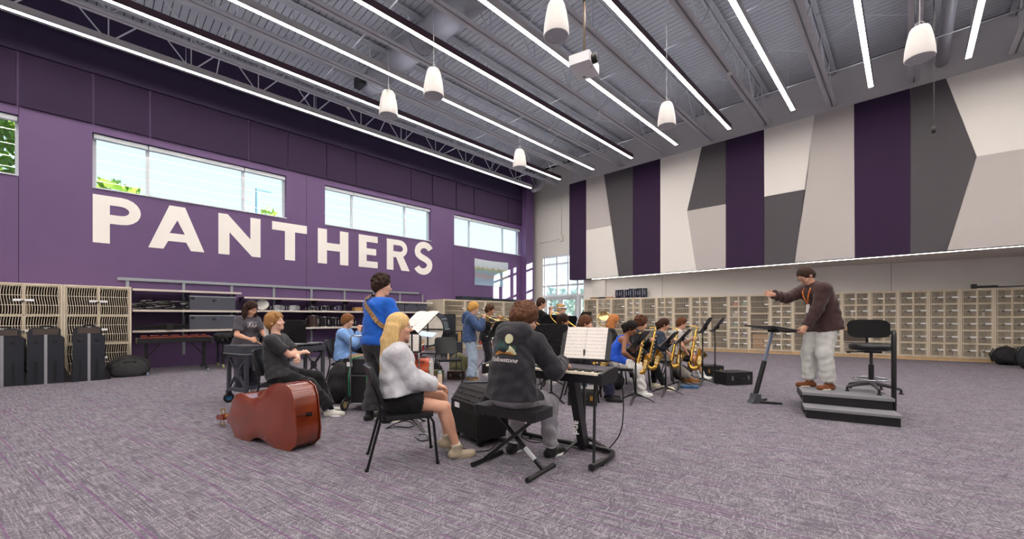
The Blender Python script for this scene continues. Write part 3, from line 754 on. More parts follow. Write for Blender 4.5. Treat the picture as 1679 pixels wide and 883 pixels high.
# ------------------------------------------------------------------ wall shelving on the left
m_rail = mat('galvanised_rail', '#9fa6ab', .35, metal=.6); m_shelf = mat('black_shelf', '#17171c', .5); m_edge = mat('pale_shelf_edge', '#cfc6bb', .5)
tag(MB().box((XW, .35, 2.17), (XW + .05, 8.75, 2.24)).build('mounting_rail', m_rail), 'long galvanised rail fixed along the purple wall above the shelves', 'rail')
UP = [onX(p, 480, XW).y for p in (209, 301, 379.6, 448.6, 510.2, 564.3, 612, 655, 692)]
for y in UP:
    o = MB().box((XW, y - .03, .3), (XW + .04, y + .03, 2.17)).build('shelf_upright', m_rail); tag(o, 'galvanised slotted upright under the wall rail', 'upright', 'shelf uprights')
xf0 = -12.9
for run, (ya, yb, zs) in enumerate(((.58, 2.74, (1.94, 1.45, .96)), (2.8, 8.9, (1.83, 1.47, .97)))):
    for j, z in enumerate(zs):
        nseg = 2 if run == 0 else 6
        for k in range(nseg):
            a, b = ya + (yb - ya) * k / nseg, ya + (yb - ya) * (k + 1) / nseg
            lab = ['black wall shelf with a pale edge in the higher run near the tall lockers', 'black wall shelf with a pale edge in the long run behind the percussion'][run]
            t = thing('storage_shelf', (XW, 0, z), 0, lab, 'shelf', ['shelves near the tall lockers', 'shelves behind the percussion'][run])
            MB().box((.04, a, -.03), (xf0 - XW - .012, b, 0)).build('board', m_shelf, t)
            MB().box((xf0 - XW - .012, a + .002, -.045), (xf0 - XW, b - .002, .006)).build('front_edge', m_edge, t)
            for yy in (a + .03, b - .05): MB().prism([(.04, -.03), (.32, -.03), (.04, -.14)], yy, yy + .015, axis=1).build('bracket', m_shelf, t)
# grey storage chests on the shelves
mch = mat('chest_grey', '#4a4d58', .45); 
def chest(y0, y1, z, h, label):
    t = thing('equipment_chest', (-12.95, y0, z), 0, label, 'chest')
    w = y1 - y0
    MB().box((-.32, 0, 0), (0, w, h)).build('body', mch, t)
    MB().box((-.32, -.004, h - .03), (.006, w + .004, h)).build('lid_edge', m_rail, t)
    MB().box((0, .02, h * .72), (.004, w * .1, h * .95)).build('plate', mk, t); MB().box((0, w * .48, h * .66), (.015, w * .55, h * .76)).build('handle', mk, t)
    MB().box((0, w * .6, h * .78), (.018, w * .62, h * .84)).build('lock', m_rail, t)
ya_, yb_ = onX(311, 500, -12.95).y, onX(386, 500, -12.95).y
chest(ya_, yb_, 1.45, .37, 'long dark grey equipment chest on the middle shelf near the tall lockers')
chest(ya_, yb_, .96, .37, 'long dark grey equipment chest on the low shelf under another chest')
ya_, yb_, yc_ = onX(638, 500, -12.95).y, onX(664, 500, -12.95).y, onX(700, 500, -12.95).y
chest(ya_, yb_ - .03, 1.47, .33, 'short dark chest on the long shelf right behind the bassist'); chest(yb_, yc_, 1.47, .33, 'short dark chest at the end of the long shelf next to the pale lockers')
# heap of folded drum hardware and stands
rnd = random.Random(5)
for k in range(34):
    px = rnd.uniform(223, 309); y = onX(px, 500, -13.1).y; a = rnd.uniform(-.5, .5) + PI / 2
    t = thing('drum_stand', (-13.1 + rnd.uniform(-.2, .18), y, 1.47 + rnd.uniform(.0, .2)), rnd.uniform(-.6, .6), 'folded drum hardware stand in the heap on the middle shelf', 'hardware', 'heap of folded drum stands')
    l = rnd.uniform(.2, .4); mm = mchr if rnd.random() < .7 else mk
    MB().tube([(0, -l / 2, 0), (0, l / 2, rnd.uniform(-.02, .06))], .014, 6).build('tube', mm, t)
    MB().tube([(.03, -l / 2, .01), (.02, l / 3, .03)], .011, 6).build('leg', mchr if rnd.random() < .6 else mk, t)
    MB().box((-.02, -.03, -.02), (.03, .02, .03)).build('clamp', mk, t)
for k in range(4):
    y = onX(222 + k * 1.5, 540, -13.1).y
    t = thing('keyboard_tripod', (-13.25 + k * .12, y, (.97)), 0, 'folded black tripod lying on the low shelf near the tall lockers', 'tripod', 'tripods on the low shelf')
    for j in range(3): MB().tube([(0, 0, .02 + .04 * j), (.02 * j, .9, .05 + .03 * j)], .014, 6).build('leg', mk, t)
    MB().box((-.03, .5, .0), (.05, .62, .15)).build('hub', mk, t)
# snares and toms along the long shelf
msil = mat('silver_shell', '#c6c8cc', .2, metal=.9); mgold = mat('amber_shell', '#c8944a', .3); mvio = mat('violet_shell', '#3b2c55', .3); mblk = mat('black_shell', '#101014', .25); mbrn = mat('brown_shell', '#3a2420', .3)
for px, r, h, mm, lab in ((455, .17, .16, msil, 'silver snare drum on the shelf beside the white drum pad'), (480.5, .17, .16, msil, 'silver snare drum second from the white drum pad'), (511, .16, .13, mblk, 'low chrome and black snare drum midway along the shelf'),
                          (531, .15, .16, mblk, 'black snare drum with chrome lugs midway along the shelf'), (552.5, .13, .17, mvio, 'violet snare drum on the long shelf'), (586, .17, .15, mgold, 'amber wooden snare drum behind the bassist')):
    p = onX(px, 505, -13.15); drum((p.x, p.y, 1.472), r, h, mm, lab, None, lugs=8)
p = onX(431, 498, -13.1); drum((p.x, p.y, 1.472 + .16), .15, .05, mhead, 'round white drum pad standing on edge on the shelf', None, lugs=6, up=(1, -.5, .1))
for px, r, h, mm, lab in ((512, .16, .36, mbrn, 'dark brown tom drum on the low shelf beside the long black case'), (530, .15, .32, mblk, 'black tom drum beside the brown tom'), (547, .14, .30, mblk, 'black tom drum third along the low shelf'), (563, .13, .27, mblk, 'small black tom drum on the low shelf'), (576, .12, .26, mblk, 'smallest black tom drum behind the seated boy in light blue')):
    p = onX(px, 530, -13.15); drum((p.x, p.y, .972), r, h, mm, lab, None, lugs=6)
p, q = onX(447, 530, -13.1), onX(500, 530, -13.1)
t = thing('soft_case', (-13.2, p.y, .972), 0, 'long black soft case lying on the low shelf', 'case')
MB().rbox((-.2, 0, 0), (.25, q.y - p.y, .22), .08, axis=1).build('body', mat('black_cloth', '#101013', .9, bump=.2, bscale=60), t, smooth=50); MB().box((.251, .4, .1), (.262, q.y - p.y - .4, .13)).build('strap', mk, t)
# dark cases on top of the lockers under the tapestry
mcase = mat('black_cloth', '#101013', .9)
for px0, px1, h, lab in ((752, 803, .17, 'long black keyboard case on the pale lockers below the tapestry'), (804, 841, .13, 'black keyboard case on the pale lockers beside the sunlit wall')):
    a, b = onX(px0, 490, -13.0).y, onX(px1, 490, -13.0).y
    t = thing('keyboard_case', (-13.0, a, 1.96), 0, lab, 'case')
    MB().rbox((-.22, 0, 0), (.22, b - a, h), .05, axis=1).build('body', mat('navy_cloth', '#1d2735', .8, bump=.3, bscale=40), t, smooth=50); MB().box((.221, (b - a) * .4, h * .3), (.232, (b - a) * .6, h * .7)).build('handle', mcase, t)
# ------------------------------------------------------------------ figures: one smooth skin grown over a posed skeleton
def nrm(v):
    v = np.asarray(v, float); return v / (np.linalg.norm(v) + 1e-9)
class Field:
    """distance field on a grid; limbs are added as tapered rods that melt into each other"""
    def __init__(s, lo, hi, h):
        s.h = h; s.lo = np.asarray(lo, float) - 2 * h; n = np.ceil((np.asarray(hi) - s.lo) / h).astype(int) + 3
        s.n = n; s.f = np.full(tuple(n), .12, np.float32)
    def win(s, lo, hi):
        a = np.maximum(np.floor((lo - s.lo) / s.h).astype(int), 0); b = np.minimum(np.ceil((hi - s.lo) / s.h).astype(int) + 1, s.n)
        if np.any(b <= a): return None, None
        g = np.meshgrid(*[s.lo[i] + s.h * np.arange(a[i], b[i]) for i in range(3)], indexing='ij', sparse=True)
        return tuple(slice(a[i], b[i]) for i in range(3)), g
    def put(s, sl, d, k, op='add'):
        f = s.f[sl]
        if op == 'add':
            if k <= 0: s.f[sl] = np.minimum(f, d)
            else:
                h = np.maximum(k - np.abs(f - d), 0) / k; s.f[sl] = np.minimum(f, d) - h * h * k * .25
        elif op == 'cut':
            d = -d; h = np.maximum(k - np.abs(f - d), 0) / max(k, 1e-6); s.f[sl] = np.maximum(f, d) + h * h * k * .25
    def rod(s, a, b, ra, rb, k=.02, side=None, m=1.0, flat=(False, False), op='add', wr=0.0, ph=0.0):
        a, b = np.asarray(a, float), np.asarray(b, float); R = max(ra, rb) * max(m, 1) + .05 + k
        sl, g = s.win(np.minimum(a, b) - R, np.maximum(a, b) + R)
        if sl is None: return
        ab = b - a; L2 = float(ab @ ab) + 1e-12
        q = [g[i] - a[i] for i in range(3)]
        tr = (q[0] * ab[0] + q[1] * ab[1] + q[2] * ab[2]) / L2
        t = np.clip(tr, 0, 1)
        q = [q[i] - t * ab[i] for i in range(3)]
        if side is not None and m != 1.0:
            sd = nrm(side); dp = (q[0] * sd[0] + q[1] * sd[1] + q[2] * sd[2]) * (1 - 1 / m)
            q = [q[i] - dp * sd[i] for i in range(3)]
        d = np.sqrt(q[0] ** 2 + q[1] ** 2 + q[2] ** 2) - (ra + t * (rb - ra))
        if wr:
            L = math.sqrt(L2); 
            d = d + wr * (np.sin(tr * L * 38 + ph + 30 * g[0] + 2.2 * np.sin(21 * g[1] + ph)) * np.sin(23 * g[2] + 17 * g[0] + 3 * ph) + .5 * np.sin(57 * g[1] + 33 * g[2] + ph))
        L = math.sqrt(L2)
        if flat[0]: d = np.maximum(d, -tr * L)
        if flat[1]: d = np.maximum(d, (tr - 1) * L)
        s.put(sl, d.astype(np.float32), k, op)
    def ell(s, c, axes, r, k=.02, op='add', noise=0.0, nf=40.0):
        c = np.asarray(c, float); R = max(r) + .05 + k
        sl, g = s.win(c - R, c + R)
        if sl is None: return
        q = [g[i] - c[i] for i in range(3)]
        u = [q[0] * ax[0] + q[1] * ax[1] + q[2] * ax[2] for ax in axes]
        k0 = np.sqrt(sum((u[i] / r[i]) ** 2 for i in range(3))); k1 = np.sqrt(sum((u[i] / r[i] ** 2) ** 2 for i in range(3))) + 1e-6
        d = k0 * (k0 - 1) / k1
        if noise:
            d = d + noise * (np.sin(nf * g[0] + 1.3 * np.sin(nf * .7 * g[2])) * np.sin(nf * 1.1 * g[1] + 1.7 * np.sin(nf * .6 * g[0])) * np.sin(nf * .9 * g[2]))
        s.put(sl, d.astype(np.float32), k, op)
    def mesh(s, name, smooth=1):
        f = s.f; S = f < 0
        if not S.any(): return None
        c = S[:-1, :-1, :-1].astype(np.int8)
        acc = np.zeros(c.shape, np.int8)
        for dx in (0, 1):
            for dy in (0, 1):
                for dz in (0, 1):
                    acc += S[dx:dx + c.shape[0], dy:dy + c.shape[1], dz:dz + c.shape[2]]
        act = (acc > 0) & (acc < 8); ijk = np.argwhere(act); idx = np.full(c.shape, -1, np.int32); idx[act] = np.arange(len(ijk))
        P = np.zeros((len(ijk), 3)); cnt = np.zeros(len(ijk)); I, J, K = ijk.T
        for ax in range(3):
            o1, o2 = [x for x in range(3) if x != ax]
            for u in (0, 1):
                for v in (0, 1):
                    e0 = np.zeros(3, int); e0[o1] = u; e0[o2] = v; e1 = e0.copy(); e1[ax] = 1
                    f0 = f[I + e0[0], J + e0[1], K + e0[2]]; f1 = f[I + e1[0], J + e1[1], K + e1[2]]
                    m = (f0 < 0) != (f1 < 0); t = np.where(m, f0 / np.where(m, f0 - f1, 1), 0)
                    add = np.tile(e0.astype(float), (len(ijk), 1)); add[:, ax] = t
                    P[m] += add[m]; cnt[m] += 1
        P = (ijk + P / cnt[:, None]) * s.h + s.lo
        quads = []
        for ax in range(3):
            o1, o2 = [x for x in range(3) if x != ax]
            sl0 = [slice(None)] * 3; sl1 = [slice(None)] * 3; sl0[ax] = slice(0, -1); sl1[ax] = slice(1, None)
            A, B = S[tuple(sl0)], S[tuple(sl1)]; ch = np.argwhere(A != B)
            if not len(ch): continue
            inside = A[tuple(ch.T)]
            ok = (ch[:, o1] > 0) & (ch[:, o2] > 0) & (ch[:, o1] < c.shape[o1]) & (ch[:, o2] < c.shape[o2]); ch = ch[ok]; inside = inside[ok]
            def at(d1, d2):
                q = ch.copy(); q[:, o1] -= d1; q[:, o2] -= d2; return idx[tuple(q.T)]
            q = np.stack([at(0, 0), at(1, 0), at(1, 1), at(0, 1)], 1)
            flip = inside if ax != 1 else ~inside
            q[flip] = q[flip][:, ::-1]
            quads.append(q[:, ::-1])
        Q = np.concatenate(quads); Q = Q[(Q >= 0).all(1)]
        for _ in range(smooth):                       # light relaxation removes the grid's terraces
            a = np.concatenate([Q[:, i] for i in range(4)]); b = np.concatenate([Q[:, (i + 1) % 4] for i in range(4)])
            sm = np.zeros_like(P); n_ = np.zeros(len(P)); np.add.at(sm, a, P[b]); np.add.at(n_, a, 1); np.add.at(sm, b, P[a]); np.add.at(n_, b, 1)
            P = .45 * P + .55 * sm / np.maximum(n_, 1)[:, None]
        me = bpy.data.meshes.new(name); me.vertices.add(len(P)); me.vertices.foreach_set('co', P.astype(np.float32).ravel())
        me.loops.add(Q.size); me.loops.foreach_set('vertex_index', Q.astype(np.int32).ravel())
        me.polygons.add(len(Q)); me.polygons.foreach_set('loop_start', np.arange(0, Q.size, 4, dtype=np.int32))
        try: me.polygons.foreach_set('loop_total', np.full(len(Q), 4, np.int32))
        except Exception: pass
        me.polygons.foreach_set('use_smooth', np.ones(len(Q), bool)); me.update(calc_edges=True); me.validate()
        return me

def ik(a, b, l1, l2, pole):
    a, b = np.asarray(a, float), np.asarray(b, float); d = b - a; L = np.linalg.norm(d); mx = (l1 + l2) * .995
    if L > mx: b = a + d / L * mx; d = b - a; L = mx
    x = (l1 * l1 - l2 * l2 + L * L) / (2 * L); h = math.sqrt(max(l1 * l1 - x * x, 0)); u = d / L
    p = np.asarray(pole, float); p = nrm(p - u * (p @ u)); return a + u * x + p * h, b
def rot_axis(v, ax, a):
    ax = nrm(ax); v = np.asarray(v, float); return v * math.cos(a) + np.cross(ax, v) * math.sin(a) + ax * (ax @ v) * (1 - math.cos(a))
SKIN = {'pale': '#e2b49c', 'fair': '#d9a58a', 'tan': '#bd8565', 'brown': '#8a5a40'}
def cloth(name, hx, var=.12, rough=.85): return mat('cloth_' + name, hx, rough, var=var, scale=9, bump=.35, bscale=26, spec=.2, sheen=.15)
NP = [0]
def person(loc, face, label, P):
    """P: pose and clothing. Local frame: +Y forward, +X to the person's right, Z up, metres of a 1.75 m adult scaled by s."""
    NP[0] += 1; G = P.get
    s = G('s', 1.0); h = G('h', .010); h = h * (1.13 if h >= .009 else 1.05); sk = mat('skin_' + G('skin', 'fair'), SKIN[G('skin', 'fair')], .5, var=.06, scale=30)
    root = thing('person', loc, face, label, 'person')
    A = lambda *v: np.array(v, float) * s
    X, Y, Z = np.eye(3)
    sit = G('sit', False)
    pel = A(*G('pelvis', (0, 0, .56) if sit else (0, 0, .93)))
    lean = math.radians(G('lean', 4)); tw = math.radians(G('twist', 0)); sl = math.radians(G('side', 0))
    up = rot_axis(rot_axis(Z, X, -lean), Y, sl); fw = nrm(np.cross(up, X)) * 1.0
    R0 = nrm(np.cross(fw, up)); fw = nrm(np.cross(up, R0))
    Rc = rot_axis(R0, up, tw); Fc = nrm(np.cross(up, Rc))
    slouch = G('slouch', .03)
    mid = pel + up * .22 * s - Fc * slouch * s * .6
    chest = pel + up * .385 * s
    neck = pel + up * .487 * s + Fc * slouch * s * .7
    sw = G('sw', .148 if G('fem', False) else .166) * s
    hy, hp, hr = [math.radians(a) for a in G('head', (0, 0, 0))]
    hu = rot_axis(nrm(up + Fc * .12), Rc, -hp); hu = nrm(hu); hf = nrm(np.cross(hu, Rc)); hf = rot_axis(hf, hu, hy); hR = nrm(np.cross(hf, hu)); hu = rot_axis(hu, hf, hr); hR = nrm(np.cross(hf, hu))
    hs = G('hs', 1.0) * (s ** .5)
    C = neck + nrm(up * .75 + Fc * .25) * .075 * s + hu * .105 * hs
    H_ = lambda r, f, u: C + (hR * r + hf * f + hu * u) * hs
    sh = {'R': neck + Rc * sw - up * .055 * s, 'L': neck - Rc * sw - up * .055 * s}
    hipw = .088 * s
    hip = {'R': pel + R0 * hipw - up * .02 * s, 'L': pel - R0 * hipw - up * .02 * s}
    arm = {}; leg = {}
    mo = H_(0, .092, -.065); play = G('play'); PT = {}
    if play == 'trumpet':
        f_ = nrm(hf + Z * G('upt', 0)); PT = {'R': mo + f_ * .135 + hR * .035 - Z * .085, 'L': mo + f_ * .13 - hR * .05 - Z * .07}
    if play == 'sax':
        f_ = nrm([Fc[0], Fc[1], 0]); k_ = G('ksz', 1.0); tp_ = mo + f_ * .16 * k_ + X * .03 - Z * .05; bt_ = tp_ + X * .12 * k_ - f_ * .12 * k_ - Z * .54 * k_
        PT = {'L': tp_ + (bt_ - tp_) * .30 - X * .07 - f_ * .03, 'R': tp_ + (bt_ - tp_) * .72 + X * .05 - f_ * .075}
    if play == 'trombone':
        f_ = nrm(hf - Z * .45 + hR * .12); PT = {'L': mo + f_ * .06 - hR * .06 - Z * .10, 'R': mo + f_ * .42 + hR * .03 - Z * .08}
    for sd, sg in (('R', 1), ('L', -1)):
        tgt = G('hand' + sd, None)
        if sd in PT: tgt = PT[sd] / s
        tgt = A(*tgt) if tgt is not None else sh[sd] + A(sg * .07, .04, -.50)
        pole = np.array(G('pole' + sd, (sg * .6, -.4, -.8)), float)
        e, w = ik(sh[sd], tgt, .285 * s, .255 * s, pole)
        fd = nrm(w - e); hd = G('hdir' + sd, None); hd = nrm(hd) if hd is not None else fd
        pn = np.array(G('palm' + sd, (-sg * .9, 0, -.3)), float); pn = nrm(pn - hd * (pn @ hd))
        arm[sd] = (sh[sd], e, w, hd, pn)
        ft = A(*G('foot' + sd, (sg * .11, .42 if sit else .02, .0)))
        ank = ft + A(0, 0, .085)
        kp = np.array(G('kpole' + sd, (sg * .12, 1, .9 if sit else .1)), float)
        k_, an = ik(hip[sd], ank, .425 * s, .415 * s, kp)
        fy = math.radians(G('toe' + sd, -sg * 8)); fdir = rot_axis(Y, Z, fy); tp = G('tip' + sd, 0.0)
        leg[sd] = (hip[sd], k_, an, nrm(fdir + Z * tp))
    allp = [pel, neck, C + hu * .16, C - hu * .16, C + hf * .16, C - hf * .16, C + hR * .14, C - hR * .14] + [p for v in arm.values() for p in (v[0], v[1], v[2] + v[3] * .2)] + [p for v in leg.values() for p in (v[1], v[2] - Z * .09 * s, v[2] + v[3] * .24 * s - Z * .06, v[2] - v[3] * .1)]
    lo = np.min(allp, 0) - np.array([.16, .16, .12]); hi = np.max(allp, 0) + np.array([.16, .16, .14])
    lo = np.minimum(lo, pel - .30 * s); hi = np.maximum(hi, pel + .26 * s); lo[2] = max(lo[2], -.06)
    fem = G('fem', False); bk = G('bulk', 1.0)
    def torso(F, g, hem, k=.04, wr=0.0, hemflat=True):
        cw_ = 1.42 if not fem else 1.32
        F.rod(pel + up * .03 * s, mid, (.098 * bk * s + g), (.092 * bk * s + g), k, R0, 1.42, wr=wr)
        F.rod(mid, chest, .095 * bk * s + g, .103 * bk * s + g, k, Rc, cw_, wr=wr, ph=1)
        F.rod(neck - up * .075 * s - Rc * (sw - .055 * s), neck - up * .075 * s + Rc * (sw - .055 * s), .058 * s + g, .058 * s + g, k * 1.3)
        F.rod(neck - up * .03 * s, sh['R'] , .05 * s + g * .7, .05 * s + g, k); F.rod(neck - up * .03 * s, sh['L'], .05 * s + g * .7, .05 * s + g, k)
        if fem:
            for q in (-1, 1): F.ell(chest - up * .035 * s + Fc * .085 * s + Rc * q * .062 * s, (Rc, Fc, up), (.06 * s + g, .05 * s + g, .058 * s + g), .04)
        if hem is not None:
            F.rod(mid - up * .03 * s, pel + up * hem * s, .1 * bk * s + g, .124 * bk ** .7 * s + max(g, P['bot'].get('g', .014)) + .010, .02, R0, 1.44, flat=(False, True), wr=wr, ph=2)
    # ---- skin
    B = Field(lo, hi, h)
    torso(B, 0, None)
    B.rod(hip['R'], hip['L'], .1 * s, .1 * s, .04); B.ell(pel - fw * .03 * s, (R0, fw, up), (.165 * s * bk ** .5, .115 * s, .11 * s), .04)
    B.rod(neck - up * .04 * s, C - hu * .045 * hs - hf * .012, .056 * s, .05 * s, .025)
    for sd, sg in (('R', 1), ('L', -1)):
        hp_, k_, an, fd = leg[sd]; B.rod(hp_, k_, .088 * s * bk ** .5, .056 * s, .04); B.rod(k_, an, .054 * s, .036 * s, .015)
        a1 = nrm(an - k_); a2 = nrm(np.cross(a1, fd)); a3 = np.cross(a1, a2); a3 = a3 if a3 @ fd > 0 else -a3; B.ell(k_ + (an - k_) * .3 - a3 * .012 * s, (a1, a2, a3), (.12 * s, .05 * s, .054 * s), .03)
    core = B.f.copy()
    for sd, sg in (('R', 1), ('L', -1)):
        an, fd = leg[sd][2], leg[sd][3]; ft = an - Z * .05 * s; B.rod(ft - fd * .03 * s, ft + fd * .13 * s - Z * .008, .034 * s, .028 * s, .02)
        a, e, w, hd, pn = arm[sd]; B.rod(a, e, .048 * s * bk ** .5, .038 * s, .03); B.rod(e, w, .039 * s, .026 * s, .012)
        a1 = nrm(w - e); a2 = nrm(np.cross(a1, pn + .01)); B.ell(e + (w - e) * .25, (a1, a2, np.cross(a1, a2)), (.09 * s, .042 * s, .042 * s), .02)
        # hand: palm, four fingers of different lengths, thumb from the side of the palm
        hk = s * G('hsz', 1.0); cr = np.cross(hd, pn) * sg * -1.0
        B.rod(w, w + hd * .03 * hk, .026 * s, .028 * hk, .015)
        for q in (-.028, -.01, .01, .028): B.rod(w + hd * .03 * hk + cr * q * hk * .7, w + hd * .088 * hk + cr * q * hk, .0125 * hk, .012 * hk, .012)
        cu = math.radians(G('curl' + sd, 35)); fr = max(.0088 * hk, h * .85)
        for q, ln in ((-.031, .030), (-.0105, .036), (.0105, .034), (.031, .026)):
            b0 = w + hd * .088 * hk + cr * q * hk * 1.04; d1 = rot_axis(hd, cr, -cu * sg * 1.0 if False else 0)
            d1 = nrm(hd * math.cos(cu) + pn * math.sin(cu)); d2 = nrm(hd * math.cos(cu * 2.1) + pn * math.sin(cu * 2.1))
            B.rod(b0, b0 + d1 * ln * 1.15 * hk, fr * 1.05, fr, .004); B.rod(b0 + d1 * ln * 1.15 * hk, b0 + d1 * ln * 1.15 * hk + d2 * ln * hk, fr, fr * .9, .002)
        tb = w + hd * .03 * hk + cr * -.024 * hk; td = nrm(hd * .75 - cr * .75 + pn * .35)
        B.rod(tb, tb + td * .042 * hk, .0135 * hk, .0105 * hk, .008); td2 = nrm(hd * .95 - cr * .2 + pn * .35); B.rod(tb + td * .042 * hk, tb + (td * .042 + td2 * .03) * hk, .0105 * hk, .009 * hk, .003)
    ax = (hR, hf, hu)
    B.ell(H_(0, -.012, .028), ax, tuple(x * hs for x in (.075, .094, .088)), .02)
    B.ell(H_(0, .024, -.042), ax, tuple(x * hs for x in (.057, .064, .072)), .03)
    B.rod(H_(-.012, .068, -.094), H_(.012, .068, -.094), .02 * hs, .02 * hs, .025)
    B.rod(H_(-.035, .076, .020), H_(.035, .076, .020), .011 * hs, .011 * hs, .012)
    for q in (-1, 1):
        B.ell(H_(q * .031, .096, -.002), ax, tuple(x * hs for x in (.019, .012, .011)), .012, op='cut')
        B.rod(H_(q * .04, .07, -.035), H_(q * .048, .05, -.025), .016 * hs, .014 * hs, .02)
        B.ell(H_(q * .075, -.008, -.012), ax, tuple(x * hs for x in (.011, .02, .031)), .008)
    B.rod(H_(0, .084, .008), H_(0, .108, -.030), .007 * hs, .0125 * hs, .012); B.rod(H_(-.012, .092, -.034), H_(.012, .092, -.034), .009 * hs, .009 * hs, .006)
    B.rod(H_(-.017, .082, -.060), H_(.017, .082, -.060), .0085 * hs, .0085 * hs, .008); B.rod(H_(-.014, .080, -.071), H_(.014, .080, -.071), .009 * hs, .009 * hs, .006)
    body = obj('body', B.mesh('body', 1), sk, root)
    def cover(F, src, lim, dirs, gap=.007):
        "cloth never lets the skin show through where it covers it"
        m = F.f < lim
        ii = np.argwhere(m); pp = ii * F.h + F.lo; ok = np.ones(len(ii), bool)
        for o_, d_, l_ in dirs: ok &= ((pp - o_) @ d_) > l_
        ii = ii[ok]; ix = tuple(ii.T); F.f[ix] = np.minimum(F.f[ix], src[ix] - gap)
    # ---- clothing
    bot = G('bot'); bg = bot.get('g', .014)
    Q = Field(lo, hi, h); wr = bot.get('wr', .005)
    Q.ell(pel - fw * .02 * s, (R0, fw, up), (.168 * s * bk ** .5 + bg, .118 * s * bk ** .5 + bg, .11 * s + bg), .03)
    Q.rod(pel - up * .02 * s, pel + up * .1 * s, .1 * s * bk + bg * .6, .1 * s * bk + bg * .6, .03, R0, 1.4, flat=(False, True))
    ln = bot.get('len', 1.93); ck = bot.get('cuff', .05) * s
    for sd in 'RL':
        a, k_, an, fd = leg[sd]
        if ln <= 1: Q.rod(a, a + (k_ - a) * ln, .09 * s * bk ** .5 + bg, .078 * s + bg * 1.5, .035, flat=(False, True), wr=wr)
        else:
            q = k_ + (an - k_) * (ln - 1)
            Q.rod(a, k_, .09 * s * bk ** .5 + bg, .060 * s + bg * 1.1, .04, wr=wr); Q.rod(k_, q, .058 * s + bg * 1.1, ck, .03, flat=(False, True), wr=wr * 1.4, ph=1.5)
    
    cover(Q, core, .06, [(pel, -up, -.1 * s)] + ([(leg['R'][1], -nrm(leg['R'][1] - leg['R'][0]), (1 - ln) * .425 * s - .01)] if ln <= 1 else []))
    Qf = Q.f.copy()
    obj(bot.get('name', 'trousers'), Q.mesh('trousers', 1), cloth(bot['c'], bot['c']), root)
    top = G('top'); tg = top.get('g', .014)
    T = Field(lo, hi, h); wr = top.get('wr', .004)
    torso(T, tg, top.get('hem', -.06), wr=wr)
    sl_ = top.get('sleeve', .55)                # share of the upper arm; above 1 it runs down the forearm
    for sd in 'RL':
        a, e, w, hd, pn = arm[sd]
        if sl_ <= 0: continue
        if sl_ <= 1:
            T.rod(a, a + (e - a) * sl_, .052 * s * bk ** .5 + tg, .05 * s + tg * 1.6, .03, flat=(False, True), wr=wr)
        else:
            T.rod(a, e, .05 * s * bk ** .5 + tg, .042 * s + tg, .03, wr=wr); q = e + (w - e) * (sl_ - 1)
            T.rod(e, q, .042 * s + tg, .031 * s + tg * 1.0, .02, flat=(False, True), wr=wr * 1.3, ph=2)
            if top.get('cuff'): T.rod(q - nrm(w - e) * .05 * s, q, .036 * s + tg * .5, .034 * s + tg * .5, .01, flat=(False, True))
    if top.get('hood'):
        hg = tg * .9; T.rod(neck - Fc * .085 * s - Rc * .08 * s + up * .015, neck - Fc * .085 * s + Rc * .08 * s + up * .015, .062 * s + hg, .062 * s + hg, .02)
        T.rod(neck - Fc * .12 * s - up * .02, neck - Fc * .15 * s - up * .12 * s, .062 * s + hg, .035 * s + hg, .008, Rc, 1.6)
        for q in (-1, 1): T.rod(neck + Rc * q * .07 * s - Fc * .05 * s + up * .01, neck + Rc * q * .05 * s + Fc * .06 * s - up * .05, .035 * s + hg * .5, .03 * s + hg * .4, .02)
    if top.get('collar'):
        T.rod(neck - up * .02 * s, neck + nrm(up * .75 + Fc * .25) * .055 * s, .074 * s, .066 * s, .02, flat=(False, True))
    if sl_ > 0: cover(T, core, .06, [(pel, up, top.get('hem', -.06) * s), (neck, -up, .03 * s)])
    cover(T, Qf, .07, [(pel, up, top.get('hem', -.06) * s)], .006)
    if sl_ <= 0:                                  # tank top: wide arm and neck openings
        for sd in 'RL': T.ell(sh[sd] + up * .01, (Rc, Fc, up), (.085 * s, .16, .10 * s), .01, op='cut')
        T.ell(neck + Fc * .05 * s - up * .03, (Rc, Fc, up), (.085 * s, .12, .09 * s), .01, op='cut')
    else: T.rod(neck - up * .03 * s, neck + nrm(up * .75 + Fc * .25) * .16 * s, .056 * s, .062 * s, .006, op='cut') if not top.get('collar') else None
    topo = obj(top.get('name', 'shirt'), T.mesh('shirt', 1), cloth(top['c'], top['c'], rough=top.get('rough', .85)), root)
    sc_ = G('shoe', '#e8e6e2'); so_ = G('sole', '#f0efec')
    if sc_:
        for sd, sg in (('R', 1), ('L', -1)):
            an, fd = leg[sd][2], leg[sd][3]; flat_ = nrm(fd); sdv = nrm(np.cross(flat_, Z)); upv = np.cross(sdv, flat_)
            b0 = an - upv * .055 * s
            F = Field(np.min([b0 - .2, b0 + flat_ * .3 - .2], 0), np.max([b0 + .2, b0 + flat_ * .25 + .2], 0), min(h, .008))
            F.rod(b0 - flat_ * .045 * s, b0 + flat_ * .15 * s - upv * .004 * s, .042 * s, .037 * s, .02, sdv, 1.12); F.rod(an - upv * .05 * s, an + upv * G('shoeh', .0) * s + upv * .005, .05 * s, .047 * s, .02, flat=(False, True))
            F.rod(b0 - upv * .2, b0 - upv * .034 * s, .5, .5, .002, op='cut', flat=(False, True)) if False else None
            shoe = obj('shoe', F.mesh('shoe', 1), cloth('shoe' + sc_, sc_, rough=.6), root)
            n_ = 14; ol = []
            for i in range(n_):
                t = 2 * PI * i / n_; lx = .098 * math.cos(t) + .052; wy = (.050 + .006 * math.cos(t)) * math.sin(t)
                ol.append(b0 + flat_ * lx * 1.16 * s + sdv * wy * s)
            vs = [tuple(p - upv * .034 * s) for p in ol] + [tuple(p - upv * .012 * s) for p in ol]
